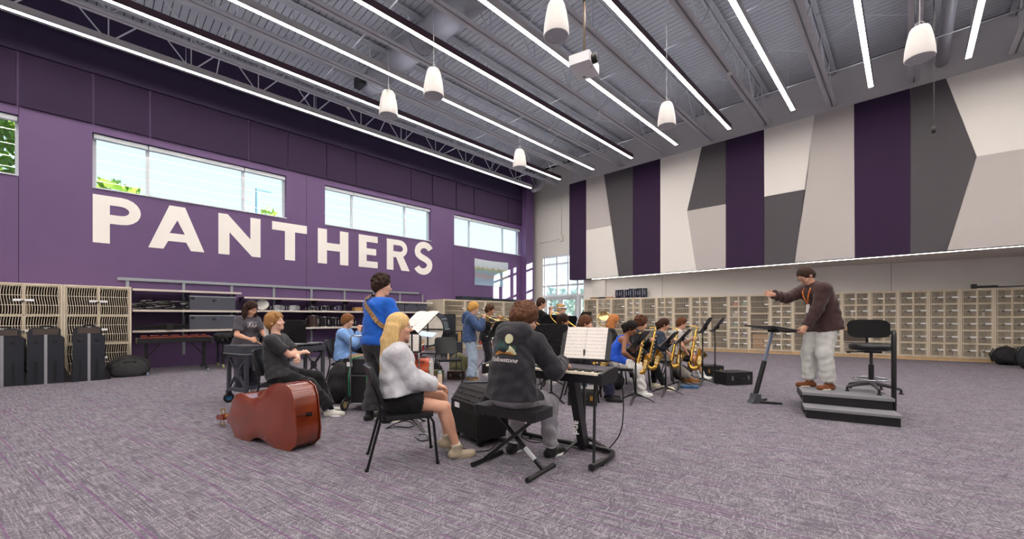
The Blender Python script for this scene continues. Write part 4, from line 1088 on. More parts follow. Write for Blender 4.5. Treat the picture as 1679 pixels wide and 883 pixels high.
            MB().add(vs, [tuple(range(n_))[::-1], tuple(range(n_, 2 * n_))] + [(i, (i + 1) % n_, n_ + (i + 1) % n_, n_ + i) for i in range(n_)]).build('sole', mat('sole' + so_, so_, .7), shoe, smooth=40)
            if G('sock'):
                k_ = leg[sd][1]; q = an + nrm(k_ - an) * G('sockh', .09) * s
                MB().tube([tuple(an - upv * .03), tuple((an + q) / 2), tuple(q)], [.047 * s, .043 * s, .045 * s], 14).build('sock', cloth('sock' + G('sock'), G('sock')), root, smooth=True)
    # ---- hair and face
    hair = G('hair'); st = hair['style']; hc = hair['c']
    F = Field(C - .42 if st in ('long', 'pony', 'longwavy') else C - .24, C + .24, max(min(h, .0105), .0085))
    th = hair.get('th', .014); nz = hair.get('noise', .004); nf = hair.get('nf', 60)
    F.ell(H_(0, -.016, .034), ax, tuple(x * hs for x in (.076 + th, .094 + th, .088 + th)), .01, noise=nz, nf=nf)
    if st in ('short', 'curly', 'cap', 'crop'):
        F.ell(H_(0, -.05, -.02), ax, tuple(x * hs for x in (.078 + th * .7, .064 + th, .085)), .02, noise=nz, nf=nf)
    if st == 'curly':
        rr = random.Random(NP[0])
        for _ in range(110):
            d = nrm([rr.gauss(0, 1), rr.gauss(0, 1), rr.gauss(0, 1)])
            if d[1] > .55 and d[2] < .55 or d[2] < -.55 or (d[1] > .2 and d[2] < -.1): continue
            q_ = 1.0 + th * 4; c_ = H_(d[0] * .088 * q_, -.02 + d[1] * .104 * q_, .038 + d[2] * .1 * q_); r_ = rr.uniform(.015, .026) * hs; F.ell(c_, ax, (r_, r_, r_), .002)
    if st in ('long', 'longwavy', 'pony'):
        F.ell(H_(0, -.05, -.03), ax, tuple(x * hs for x in (.08, .07, .10)), .03, noise=nz, nf=nf)
    if st in ('long', 'longwavy'):
        L_ = hair.get('len', .32); wv = .02 if st == 'longwavy' else .006
        for i in range(15):
            u = -1 + 2 * i / 14; a_ = u * hair.get('wrap', 1.62); b0 = H_(math.sin(a_) * .082, -.03 - math.cos(a_) * .07, -.0)
            out = hR * math.sin(a_) * .02 - hf * (.0 + .03 * math.cos(a_))
            p1 = b0 - Z * .12 * s + out * .6 - Fc * .02 * max(math.cos(a_), 0) + hf * hair.get('fwd', 0); p2 = b0 - Z * L_ * s + out + hR * wv * math.sin(i * 2.3) - Fc * .035 + hf * hair.get('fwd', 0) * 1.5
            F.rod(b0, p1, .028 * hs, .026 * hs, .02, wr=.003); F.rod(p1, p2, .026 * hs, .012 * hs, .02, wr=.004, ph=i)
    if st == 'pony':
        b0 = H_(0, -.115, .02); p1 = b0 - hf * .05 - Z * .06; p2 = b0 - Z * hair.get('len', .2) - hf * .03
        F.ell(b0, ax, (.028, .028, .028), .01); F.rod(b0, p1, .024, .03, .01); F.rod(p1, p2, .03, .012, .02, wr=.004)
    if st == 'bun': F.ell(H_(0, -.03, -.02), ax, (.08, .08, .09), .02); F.ell(H_(0, -.12, .05), ax, (.04, .035, .04), .015, noise=.004, nf=80)
    fl_ = hair.get('line', .062)                 # hair line above the eyes
    F.ell(H_(0, .100, -.045), ax, tuple(x * hs for x in (.072, .075, .045 + fl_)), .012, op='cut')
    if st in ('short', 'curly', 'crop', 'cap', 'bun', 'pony') and not hair.get('nape'):
        F.ell(H_(0, .02, -.13), ax, tuple(x * hs for x in (.2, .075, .085)), .01, op='cut')
    if hair.get('fringe'):
        for q in range(-4, 5): F.rod(H_(q * .014, .052, .100), H_(q * .0165 + .006, .083, hair.get('fl', .050)), .014 * hs, .007 * hs, .012)
    me = F.mesh('hair', 0 if st == 'curly' else 1)
    ho = obj('hair', me, hair_mat(hc, hair.get('c2', hc), st not in ('curly', 'cap')), root)
    if st == 'cap': ho.name = 'hair'
    mw_ = mat('eye_white', '#e9e4df', .3); mi_ = mat('eye_iris', '#2c1e18', .25); mbw = mat('brow_' + hc, hair.get('brow', hc), .8); ml_ = mat('lip_' + G('skin', 'fair'), G('lip', '#b0685c'), .5)
    for q in (-1, 1):
        c_ = H_(q * .031, .079, -.002); e_ = MB().lathe([(0.0001, -.0095), (.0062, -.0072), (.0095, 0), (.0062, .0072), (.0001, .0095)], 10, M4(Matrix.Identity(3), tuple(c_))).build('eye', mw_, root, smooth=True)
        MB().lathe([(.0001, -.002), (.0062, -.001), (.0001, .0018)], 8, M4(frame_to(tuple(hf)), tuple(c_ + hf * .0088))).build('iris', mi_, e_, smooth=True)
        MB().tube([tuple(H_(q * .014, .0875, .021)), tuple(H_(q * .03, .086, .026)), tuple(H_(q * .046, .074, .02))], [.0035, .0042, .002], 6).build('eyebrow', mbw, root, smooth=True)
    MB().tube([tuple(H_(-.021, .082, -.0645)), tuple(H_(-.008, .0905, -.0635)), tuple(H_(.008, .0905, -.0635)), tuple(H_(.021, .082, -.0645))], [.002, .0045, .0045, .002], 6).build('lips', ml_, root, smooth=True)
    if G('glasses'):
        gm = mat('glasses_frame', '#16161a', .3)
        gb = MB()
        for q in (-1, 1):
            gb.tube([tuple(H_(q * .033 + .022 * math.cos(2 * PI * i / 14), .1, .000 + .017 * math.sin(2 * PI * i / 14))) for i in range(14)], .0022, 5, close=True)
            gb.tube([tuple(H_(q * .054, .098, .004)), tuple(H_(q * .078, .03, .006)), tuple(H_(q * .08, -.01, .0))], .0022, 5)
        gb.tube([tuple(H_(-.011, .102, .003)), tuple(H_(.011, .102, .003))], .0022, 5).build('glasses', gm, root, smooth=True)
    if G('beard'):
        F = Field(C - .2, C + .2, min(h, .009)); F.ell(H_(0, .052, -.094), ax, tuple(x * hs for x in (.034, .040, .026)), .01, noise=.002, nf=120); F.rod(H_(-.02, .088, -.052), H_(.02, .088, -.052), .006, .006, .004)
        me = F.mesh('beard')
        if me: obj('beard', me, mat('beard_' + hc, hc, .7), root)
    inv = dict(C=C, hf=hf, hu=hu, hR=hR, mouth=H_(0, .092, -.065), arm=arm, leg=leg, neck=neck, up=up, Fc=Fc, Rc=Rc, pel=pel, chest=chest, mid=mid, s=s, root=root, H=H_, top=topo)
    Mx = Matrix.Translation(V(*loc)) @ Matrix.Rotation(face, 4, 'Z'); inv['M'] = Mx
    inv['W'] = lambda p: Mx @ V(*[float(x) for x in p])
    return inv
def grip(I, sd):                                 # world point where the fingers close
    a, e, w, hd, pn = I['arm'][sd]; return I['W'](w + hd * .075 * I['s'] + pn * .028)
# ------------------------------------------------------------------ chairs, stands
m_chair = mat('black_chair_shell', '#15151a', .42, bump=.05, bscale=200); m_tubeb = mat('black_tube', '#0f0f12', .3)
def music_chair(loc, face, label):
    t = thing('music_chair', loc, face, label, 'chair')
    sh_ = .445
    MB().rbox((-.23, -.21, sh_ - .035), (.23, .22, sh_), .05).build('seat', m_chair, t, smooth=40)
    bk = MB(); vs, fs = [], []; nx_, nz_ = 10, 6
    for lay in (0, 1):
        for i in range(nz_ + 1):
            for k in range(nx_ + 1):
                u = -1 + 2 * k / nx_; v = i / nz_; e = 1 - .10 * (abs(2 * v - 1) ** 6)
                vs.append((u * .225 * e, -.235 - .10 * v + .045 * u * u - (.03 if lay else 0) * 1.0, .53 + .33 * v - .012 * abs(u) ** 6 * (1 if v > .5 else -1)))
    m_ = (nx_ + 1) * (nz_ + 1)
    for i in range(nz_):
        for k in range(nx_):
            a = i * (nx_ + 1) + k; q = (a, a + 1, a + nx_ + 2, a + nx_ + 1); fs.append(q[::-1]); fs.append(tuple(x + m_ for x in q))
    ring = [k for k in range(nx_ + 1)] + [i * (nx_ + 1) + nx_ for i in range(1, nz_ + 1)] + [nz_ * (nx_ + 1) + k for k in range(nx_ - 1, -1, -1)] + [i * (nx_ + 1) for i in range(nz_ - 1, 0, -1)]
    for a, b in zip(ring, ring[1:] + ring[:1]): fs.append((a, b, b + m_, a + m_))
    bk.add(vs, fs).build('backrest', m_chair, t, smooth=50)
    for sx in (-1, 1):
        MB().tube([(sx * .225, .25, 0), (sx * .215, .215, .36), (sx * .212, .19, .405), (sx * .21, .14, .412), (sx * .21, -.16, .41)], .0125, 8).build('leg', m_tubeb, t, smooth=40)
        MB().tube([(sx * .225, -.33, 0), (sx * .215, -.225, .40), (sx * .212, -.225, .50), (sx * .19, -.29, .72)], .0125, 8).build('leg', m_tubeb, t, smooth=40)
        for yy in (.25, -.33): MB().disc((sx * .225, yy, .012), (0, 0, 1), .017, .024, 8).build('foot_cap', mk, t)
    MB().tube([(-.212, -.2, .41), (.212, -.2, .41)], .011, 6).build('cross_bar', m_tubeb, t)
    return t
m_stand = mat('stand_black', '#131317', .5)
m_paper = None
def paper_mat(name='sheet_music_print', staves=True):
    m = bpy.data.materials.new(name); m.use_nodes = True; nt = m.node_tree; b = nt.nodes['Principled BSDF']; b.inputs['Roughness'].default_value = .8
    tc = nt.nodes.new('ShaderNodeTexCoord'); sp = nt.nodes.new('ShaderNodeSeparateXYZ'); nt.links.new(tc.outputs['Object'], sp.inputs[0])
    def M(op, a, b_=None):
        n = nt.nodes.new('ShaderNodeMath'); n.operation = op
        for i, v in enumerate((a, b_)):
            if v is None: continue
            if isinstance(v, (int, float)): n.inputs[i].default_value = v
            else: nt.links.new(v, n.inputs[i])
        return n.outputs[0]
    row = M('FRACT', M('MULTIPLY', sp.outputs['Z'], 30.0)); band = M('LESS_THAN', row, .45)
    ns = nt.nodes.new('ShaderNodeTexNoise'); ns.inputs['Scale'].default_value = 210; nt.links.new(tc.outputs['Object'], ns.inputs['Vector'])
    ink = M('MULTIPLY', band, M('GREATER_THAN', ns.outputs['Fac'], .56)); st = M('MULTIPLY', band, M('LESS_THAN', M('FRACT', M('MULTIPLY', sp.outputs['Z'], 320.0)), .2))
    ink = M('MULTIPLY', M('MAXIMUM', ink, M('MULTIPLY', st, .5)), .42)
    mx = nt.nodes.new('ShaderNodeMix'); mx.data_type = 'RGBA'; mx.inputs[6].default_value = lin('#ece6e0'); mx.inputs[7].default_value = lin('#3a3638')
    nt.links.new(ink, mx.inputs[0]); nt.links.new(mx.outputs[2], b.inputs['Base Color']); return m
m_paper = paper_mat(); m_plain = mat('plain_paper', '#efebe6', .8)
def music_stand(loc, face, label, hgt=1.05, tilt=28, sheets=0, w=.50, dh=.33, sheet_label=None, base=True, sheet_w=None, sheet_h=None, sx=0.0):
    """the player is on the -Y side; the desk leans away from them"""
    t = thing('music_stand', loc, face, label, 'music stand')
    zc = hgt - .10
    MB().tube([(0, 0, .10), (0, 0, zc * .62)], .0145, 10).build('pole', m_stand, t, smooth=True)
    MB().tube([(0, 0, zc * .6), (0, 0, zc)], .010, 8).build('inner_tube', m_stand, t, smooth=True)
    for k in range(3):
        a = math.radians(90 + 120 * k + 30); c, s_ = math.cos(a), math.sin(a)
        pr = [(.0, .13), (.06, .115), (.15, .07), (.27, .0), (.30, .0), (.17, .055), (.06, .085), (0, .095)]
        leg_ = MB()
        vs = []
        for wd in (-1, 1):
            for (r, z) in pr: hw = .028 - .012 * min(r / .2, 1); vs.append((c * r - s_ * wd * hw, s_ * r + c * wd * hw, z))
        n = len(pr); leg_.add(vs, [tuple(range(n))[::-1], tuple(range(n, 2 * n))] + [(i, (i + 1) % n, n + (i + 1) % n, n + i) for i in range(n)]).build('leg', m_stand, t)
    MB().disc((0, 0, .11), (0, 0, 1), .03, .05).build('hub', m_stand, t)
    R = Matrix.Rotation(math.radians(-tilt), 3, 'X'); dl = thing_off = V(0, .03, zc)
    def P_(x, y, z): return tuple(R @ V(x, y, z) + dl)
    z0, z1 = -dh * .35, dh * .65; hw = w / 2
    ol = [(-hw, z0), (hw, z0), (hw, z1 - .05), (hw - .045, z1), (-hw + .045, z1), (-hw, z1 - .05)]
    vs = [P_(x, 0, z) for x, z in ol] + [P_(x, .006, z) for x, z in ol]; n = 6
    MB().add(vs, [tuple(range(n)), tuple(range(n, 2 * n))[::-1]] + [(i, n + i, n + (i + 1) % n, (i + 1) % n) for i in range(n)]).build('desk', m_stand, t)
    vs = [P_(*p) for p in ((-hw, -.055, z0), (hw, -.055, z0), (hw, .006, z0), (-hw, .006, z0), (-hw, -.055, z0 - .006), (hw, -.055, z0 - .006), (hw, .006, z0 - .006), (-hw, .006, z0 - .006))]
    MB().add(vs, [(0, 1, 2, 3), (7, 6, 5, 4), (0, 4, 5, 1), (1, 5, 6, 2), (2, 6, 7, 3), (3, 7, 4, 0)]).build('lip', m_stand, t)
    rb = MB()
    for (xa1, za1, xb1, zb1) in ((-hw * .9, z1 - .05, 0, .0), (hw * .9, z1 - .05, 0, .0), (-hw * .9, z0 + .03, 0, .0), (hw * .9, z0 + .03, 0, .0)): rb.tube([P_(xa1, .008, za1), P_(xb1, .012, zb1)], .006, 5)
    rb.build('back_rib', m_stand, t)
    MB().tube([P_(0, .03, -.03), P_(0, .03, .03)], .02, 8).build('tilt_joint', m_stand, t)
    if sheets:
        sw_, sh2 = sheet_w or w * .46, sheet_h or dh * .92
        sroot = thing('sheet_music', loc, face, sheet_label or 'open sheet music on a stand', 'sheet music')
        for k in range(sheets):
            x0 = sx + (k - sheets / 2) * sw_
            vs, fs = [], []
            for i in range(5):
                u = i / 4; bow = .012 * math.sin(PI * u)
                for z in (z0 + .003, z0 + sh2): vs.append(P_(x0 + u * sw_ * .99, -.008 - bow, z))
            for i in range(5):
                u = i / 4; bow = .012 * math.sin(PI * u)
                for z in (z0 + .003, z0 + sh2): vs.append(P_(x0 + u * sw_ * .99, -.004 - bow, z))
            for i in range(4):
                a = 2 * i; fs.append((a, a + 2, a + 3, a + 1)); fs.append((10 + a, 10 + a + 1, 10 + a + 3, 10 + a + 2))
            MB().add(vs, fs).build('page', m_paper, sroot)
    return t

# ------------------------------------------------------------------ instruments held by players (built in the player's frame)
m_brass = mat('lacquered_brass', '#e2b65c', .24, metal=1.0, var=.1, scale=12); m_brass2 = mat('pale_brass', '#e6ca8c', .2, metal=1.0); m_ebon = mat('ebonite', '#0d0d0f', .2)
def held(name, I, c, label, cat):
    c = np.asarray(c, float); w = I['W'](c); t = thing(name, w, I['root'].rotation_euler.z, label, cat)
    return t, (lambda p: tuple(np.asarray(p, float) - c))
def bez(p0, p1, p2, p3, n=8):
    out = []
    for i in range(n + 1):
        t = i / n; out.append(np.asarray(p0) * (1 - t) ** 3 + 3 * np.asarray(p1) * t * (1 - t) ** 2 + 3 * np.asarray(p2) * t * t * (1 - t) + np.asarray(p3) * t ** 3)
    return out
def saxophone(I, label, size=1.0, side=1, drop=None, fwd=.0):
    m = np.asarray(I['mouth']); f = I['Fc'] * 1.0; f = nrm([f[0], f[1], 0]); r = np.array([1.0, 0, 0]) * side; z = np.array([0, 0, 1.0]); k = size
    top = m + f * .16 * k + r * .03 - z * .05; bot = top + r * .12 * k - f * (.12 - fwd) * k - z * .54 * k
    t, o = held('saxophone', I, bot, label, 'saxophone')
    neck = bez(m + f * .05, m + f * .13 * k + z * .025 * k, m + f * .19 * k + z * .02, top, 8)
    MB().tube([o(p) for p in neck], [.008 + .005 * i / 8 for i in range(9)], 10).build('neck', m_brass, t, smooth=True)
    MB().tube([o(m - f * .005), o(m + f * .03), o(m + f * .075 + z * .008)], [.006, .011, .011], 10).build('mouthpiece', m_ebon, t, smooth=True)
    ax_ = nrm(bot - top); bf = nrm(f - ax_ * (f @ ax_))
    body = [top + (bot - top) * i / 8 for i in range(9)]; rb = [(.014 + .022 * i / 8) * (.6 + .4 * k) for i in range(9)]
    bow = []
    for i in range(1, 9):
        a = PI * i / 8; bow.append(bot + ax_ * math.sin(a) * .065 * k + bf * (1 - math.cos(a)) * .062 * k)
    e = bow[-1]; bell = [e - ax_ * .06 * k, e - ax_ * .13 * k + bf * .008, e - ax_ * .19 * k + bf * .022 * k, e - ax_ * .225 * k + bf * .034 * k]
    MB().tube([o(p) for p in body + bow], rb + [(.037 + .012 * i / 8) * (.6 + .4 * k) for i in range(8)], 14).build('body_tube', m_brass, t, smooth=True)
    MB().tube([o(p) for p in [e] + bell] + [o(bell[-1] + ax_ * .02), o(e - ax_ * .1)], [.049 * k, .053 * k, .058 * k, .072 * k, .09 * k, .06 * k, .03 * k], 18).build('bell', m_brass, t, smooth=50)
    for i in range(7):
        c = top + (bot - top) * (.14 + .115 * i); MB().disc(o(c + bf * (.030 + .002 * i) * k), bf, (.013 + .0022 * i) * k, .012, 12).build('key_cup', m_brass2, t)
    sd = np.cross(ax_, bf)
    for q, (u0, u1) in ((1, (.1, .9)), (-1, (.25, .98)), (.4, (.05, .6))):
        MB().tube([o(top + (bot - top) * u0 + sd * q * .035 * k + bf * .015), o(top + (bot - top) * u1 + sd * q * .042 * k + bf * .015)], .0035, 5).build('key_rod', m_brass2, t)
    for i in range(3): MB().disc(o(bell[0] - ax_ * (-.02 + .05 * i) + sd * .06 * k), sd, .03 * k, .012, 12).build('key_cup', m_brass2, t)
    return t
def trumpet(I, label, up_tilt=0.0, side=0.0, metal=None):
    mm = metal or m_brass2; m = np.asarray(I['mouth']); f = nrm(I['hf'] + np.array([0, 0, 1.0]) * up_tilt + I['hR'] * side); r = nrm(np.cross(f, [0, 0, 1])); u = np.cross(r, f)
    t, o = held('trumpet', I, m + f * .25, label, 'trumpet')
    P_ = lambda a, b, c: o(m + f * a + r * b + u * c)
    MB().lathe([(.013, 0), (.013, .006), (.008, .02), (.004, .05), (.004, .08)], 12, M4(frame_to(tuple(f)), P_(.005, 0, 0))).build('mouthpiece', mchr, t, smooth=True)
    MB().tube([P_(.07, 0, 0), P_(.36, 0, 0), P_(.39, 0, -.012), P_(.40, 0, -.04), P_(.39, 0, -.068), P_(.36, 0, -.08), P_(.27, 0, -.08)], .006, 8).build('leadpipe', mm, t, smooth=True)
    bellp = [(.24, .02, -.075), (.14, .03, -.075), (.11, .032, -.06), (.10, .033, -.035), (.11, .03, -.01), (.14, .028, 0), (.26, .026, 0), (.36, .026, 0), (.42, .026, 0), (.455, .026, 0), (.475, .026, 0), (.472, .026, 0), (.44, .026, 0)]
    MB().tube([P_(*p) for p in bellp], [.006] * 6 + [.0075, .011, .02, .036, .058, .054, .03], 16).build('bell', mm, t, smooth=50)
    for k in range(3):
        x = .205 + .028 * k; v = MB().tube([P_(x, .012, -.10), P_(x, .012, .03)], .0115, 10).build('valve', mm, t, smooth=40); MB().tube([P_(x, .012, .03), P_(x, .012, .055)], .004, 6).disc(P_(x, .012, .058), tuple(u), .009, .005, 8).build('valve_cap', mchr, v)
    return t, (lambda a, b, c: m + f * a + r * b + u * c)
def trombone(I, label, down=.45, ext=.62, side=.12):
    m = np.asarray(I['mouth']); f = nrm(I['hf'] * 1.0 - np.array([0, 0, 1.0]) * down + I['hR'] * side); r = nrm(np.cross(f, [0, 0, 1])); u = np.cross(r, f)
    t, o = held('trombone', I, m + f * .35, label, 'trombone'); P_ = lambda a, b, c: o(m + f * a + r * b + u * c)
    MB().lathe([(.014, 0), (.012, .015), (.005, .06)], 12, M4(frame_to(tuple(f)), P_(.005, 0, 0))).build('mouthpiece', mchr, t, smooth=True)
    MB().tube([P_(.06, 0, 0), P_(.55, 0, 0)], .008, 8).tube([P_(.06, 0, -.09), P_(.55, 0, -.09)], .008, 8).build('inner_slide', mchr, t, smooth=True)
    E = .5 + ext; MB().tube([P_(.4, 0, 0), P_(E - .05, 0, 0), P_(E - .01, 0, -.015), P_(E, 0, -.045), P_(E - .01, 0, -.075), P_(E - .05, 0, -.09), P_(.4, 0, -.09)], .0095, 8).build('slide', m_brass2, t, smooth=True)
    for x in (.1, .45): MB().tube([P_(x, 0, 0), P_(x, 0, -.09)], .006, 6).build('slide_brace', mchr, t)
    x1 = -.09
    MB().tube([P_(.12, 0, -.09), P_(.05, -.02, -.09), P_(-.28, -.08, -.08), P_(-.36, -.09, -.06), P_(-.39, -.095, -.01), P_(-.36, -.1, .04), P_(-.28, -.1, .06), P_(.1, -.1, .06), P_(.3, -.1, .06), P_(.4, -.1, .06), P_(.46, -.1, .06), P_(.49, -.1, .06), P_(.485, -.1, .06), P_(.44, -.1, .06)], [.009] * 3 + [.01, .011, .012, .013, .018, .028, .045, .07, .1, .096, .05], 18).build('bell', m_brass, t, smooth=50)
    return t
# ------------------------------------------------------------------ the people
def at(lat, d, f=(1, 0), z=0.0): return cw(lat, d, z), dirang(*f)
def seat_of(I): pass
def seated(lat, d, f, label, P, chair=None, back=.07):
    """the chair stands at lat/d; the sitter's hips are a little behind its centre"""
    p, a = at(lat, d, f)
    if chair: music_chair(p, a, chair)
    P = dict(P); P['sit'] = True; s = P.get('s', 1.0); x, y, z = P.get('pelvis', (0, -back / s, (.445 + .105) / s)); P['pelvis'] = (x, y, z)
    return person(p, a, label, P)
def print_on(I, me, m, name, at_, nrm_, up_):
    """a flat printed motif lying on a garment"""
    R = frame_to(tuple(nrm_)); z = V(*nrm_).normalized(); y = (V(*up_) - z * V(*up_).dot(z)).normalized(); x = y.cross(z)
    o = obj(name, me, m, I['top']); o.matrix_local = Matrix.Translation(V(*at_)) @ Matrix((x, y, z)).transposed().to_4x4(); return o
from mathutils.bvhtree import BVHTree
def drape_print(I, meshes, center, ndir, up_, off=.004):
    """project a flat motif on to the garment so that it follows the cloth"""
    bv = BVHTree.FromPolygons([v.co for v in I['top'].data.vertices], [tuple(p.vertices) for p in I['top'].data.polygons])
    n = V(*[float(q) for q in ndir]).normalized(); u = V(*[float(q) for q in up_]); u = (u - n * u.dot(n)).normalized(); r = u.cross(n)
    c = V(*[float(q) for q in center])
    for me, m, name, ox, oy in meshes:
        for v in me.vertices:
            p = c + r * (v.co.x + ox) + u * (v.co.y + oy) + n * .4
            hit = bv.ray_cast(p, -n)
            v.co = (hit[0] + n * off) if hit[0] is not None else (c + r * (v.co.x + ox) + u * (v.co.y + oy))
        obj(name, me, m, I['top'])
def gridded(loop, n=10):
    """fine-meshed blob for draped prints: list of (x, y) outline sampled as a fan of rings"""
    k = len(loop); cx = sum(p[0] for p in loop) / k; cy = sum(p[1] for p in loop) / k; vs = []; fs = []
    for i in range(1, n + 1):
        for p in loop: vs.append((cx + (p[0] - cx) * i / n, cy + (p[1] - cy) * i / n, 0))
    vs.append((cx, cy, 0)); c = len(vs) - 1
    for j in range(k): fs.append((j, (j + 1) % k, c))
    for i in range(n - 1):
        for j in range(k): fs.append((i * k + j, (i + 1) * k + j, (i + 1) * k + (j + 1) % k, i * k + (j + 1) % k))
    me = bpy.data.meshes.new('print'); me.from_pydata(vs, [], fs); me.update(); return me

# girl at the vibraphone
p, a = at(-4.40, 6.70, (.87, -.42))
I_ku = person(p, a, 'person with long dark wavy hair in grey tee playing the vibraphone', dict(skin='fair', fem=True, s=.905, h=.0085, lean=6, head=(8, 22, 0), glasses=False,
    top=dict(c='#504d55', g=.018, sleeve=.75, hem=-.02), bot=dict(c='#35333f', g=.03, cuff=.10), shoe='#c9c9cc', hair=dict(style='longwavy', c='#2a1a17', c2='#3b2620', len=.34, noise=.003),
    handR=(.14, .36, 1.02), handL=(-.12, .42, 1.05), curlR=75, curlL=75, hdirR=(-.1, 1, -.15), hdirL=(.1, 1, -.15), footR=(.1, .0, 0), footL=(-.12, .05, 0)))
n_ = I_ku['Fc']; c_ = I_ku['chest'] - I_ku['up'] * .03
drape_print(I_ku, [(gridded(arc(0, 0, .085, .075, 0, 340, 16)), mat('print_grey', '#66636b', .9), 'print', 0, 0)], c_, n_, I_ku['up'], .003)
drape_print(I_ku, [(text_mesh('KU', .11, .001, .004), mat('print_white', '#e9e6e6', .9), 'print', 0, 0)], c_, n_, I_ku['up'], .005)
for sd in 'RL':
    g = grip(I_ku, sd); f = V(*[math.cos(a + PI / 2), math.sin(a + PI / 2), 0]); r_ = V(f.y, -f.x, 0) * (1 if sd == 'R' else -1)
    e = g + f * .22 - V(0, 0, .10) - r_ * .05
    t = thing('mallet', g, 0, 'wooden vibraphone mallet held in the %s hand of the girl' % ('right' if sd == 'R' else 'left'), 'mallet')
    MB().tube([tuple((g - f * .08 + V(0, 0, .03)) - g), tuple(e - g)], .005, 6).build('shaft', mat('mallet_wood', '#c9a265', .5), t)
    MB().lathe([(.0, -.02), (.014, -.014), (.018, 0), (.014, .014), (0, .02)], 12, M4(Matrix.Identity(3), tuple(e - g))).build('mallet_head', mat('mallet_yarn', '#6d5a86', .9), t, smooth=True)

# boy with folded arms beside the double bass
I = seated(-2.95, 5.28, (1, .12), 'person in charcoal tee and black trousers sitting with folded arms by the double bass', dict(skin='pale', h=.008, lean=-10, slouch=.05, head=(-4, -6, 0),
    top=dict(c='#35353a', g=.018, sleeve=.78, hem=-.05), bot=dict(c='#1c1c20', g=.02, cuff=.085), shoe='#d8d6cf', sole='#ffffff', sock='#ececec', hair=dict(style='short', c='#8a6238', c2='#a87d4c', fringe=True, th=.018),
    handR=(-.14, .17, .80), handL=(.12, .20, .75), poleR=(.8, .3, -.6), poleL=(-.8, .3, -.6), curlR=40, curlL=40, footR=(.12, .60, 0), footL=(-.10, .50, 0)), chair='black music chair of the boy with folded arms')
# boy in light blue, hand at chin, and his dark neighbour
I = seated(-3.05, 7.5, (1, .02), 'person in light blue sweatshirt sitting with a hand at the chin', dict(skin='fair', h=.010, lean=2, head=(0, 2, 0),
    top=dict(c='#7ea6dd', g=.028, sleeve=1.92, cuff=True, hem=-.06), bot=dict(c='#9c8567', g=.018), hair=dict(style='short', c='#7d5230', fringe=True, th=.017),
    handR=(.04, .24, 1.02), handL=(-.04, .25, .80), hdirR=(0, .1, 1), curlR=60, poleR=(.3, .2, -1)), chair='black music chair of the boy in light blue')
I = seated(-2.84, 8.0, (.5, .86), 'person in dark grey hoodie sitting half hidden behind the bassist', dict(skin='fair', h=.011, lean=14, head=(0, 15, 0),
    top=dict(c='#3b3a42', g=.03, sleeve=1.95, hood=True), bot=dict(c='#26262b'), hair=dict(style='short', c='#3a2a20')), chair='black music chair half hidden behind the bassist')
# standing bassist
p, a = at(-1.66, 4.98, (.5, .87))
I_b = person(p, a, 'person in royal blue tee and dark jeans standing with a bass guitar strap', dict(skin='fair', s=1.05, h=.0085, lean=2, head=(-38, 4, 0), glasses=True,
    top=dict(c='#1f5fc0', g=.022, sleeve=.72, hem=-.03), bot=dict(c='#3b3b40', g=.022, cuff=.10), shoe='#1b1b1d', sole='#e9e4d8', hair=dict(style='curly', c='#2b1c15', c2='#3a281f', line=.055),
    handR=(.20, .26, .98), handL=(-.30, .42, 1.08), curlR=60, curlL=70, footR=(.17, .02, 0), footL=(-.12, .0, 0), toeR=-30, toeL=10))
W = I_b
sp = [W['mid'] + W['Rc'] * .10 + W['Fc'] * .155 - W['up'] * .12, W['mid'] + W['Rc'] * .19 + W['Fc'] * .03 - W['up'] * .10, W['mid'] + W['Rc'] * .15 - W['Fc'] * .105, W['chest'] + W['Rc'] * .03 - W['Fc'] * .145 - W['up'] * .04, W['chest'] - W['Rc'] * .06 - W['Fc'] * .140 + W['up'] * .06, W['neck'] - W['Rc'] * .105 - W['Fc'] * .07 + W['up'] * .035, W['neck'] - W['Rc'] * .115 + W['up'] * .052, W['neck'] - W['Rc'] * .11 + W['Fc'] * .07 + W['up'] * .01, W['chest'] - W['Rc'] * .08 + W['Fc'] * .155]
pts = []
for i in range(len(sp) - 1):
    for k in range(4):
        t_ = k / 4; p0, p1, p2, p3 = sp[max(i - 1, 0)], sp[i], sp[i + 1], sp[min(i + 2, len(sp) - 1)]
        pts.append(.5 * (2 * p1 + (p2 - p0) * t_ + (2 * p0 - 5 * p1 + 4 * p2 - p3) * t_ ** 2 + (3 * p1 - p0 - 3 * p2 + p3) * t_ ** 3))
pts.append(sp[-1]); vs = []; fs = []
for i, q in enumerate(pts):
    ta = nrm(pts[min(i + 1, len(pts) - 1)] - pts[max(i - 1, 0)]); ctr = W['pel'] + W['up'] * ((q - W['pel']) @ W['up']); out = nrm(q - ctr + W['up'] * (.5 if i > 17 and i < 28 else 0)); sd_ = nrm(np.cross(ta, out))
    for a_, b_ in ((-.026, 0), (.026, 0), (.026, .006), (-.026, .006)): vs.append(q + sd_ * a_ + out * (b_ + .006))
n_ = len(pts)
for i in range(n_ - 1):
    for k in range(4): fs.append((4 * i + k, 4 * i + (k + 1) % 4, 4 * i + 4 + (k + 1) % 4, 4 * i + 4 + k))
c0 = W['mid'] + W['Fc'] * .2
gt, o_ = held('bass_guitar', W, c0, 'electric bass guitar on a brown woven strap worn by the person in royal blue', 'bass guitar')
MB().add([o_(v) for v in vs], fs).build('strap', mat('strap_brown', '#6b4a2c', .8, hex2='#a8875a', scale=55), gt, smooth=40)
bx_ = nrm(W['Rc'] * .74 - W['Fc'] * .67 - W['up'] * .12); bz_ = nrm(W['Fc'] * .4 + W['Rc'] * .9 - bx_ * ((W['Fc'] * .4 + W['Rc'] * .9) @ bx_)); bo = W['mid'] + W['Fc'] * .30 - W['up'] * .06
by_ = np.cross(bz_, bx_)
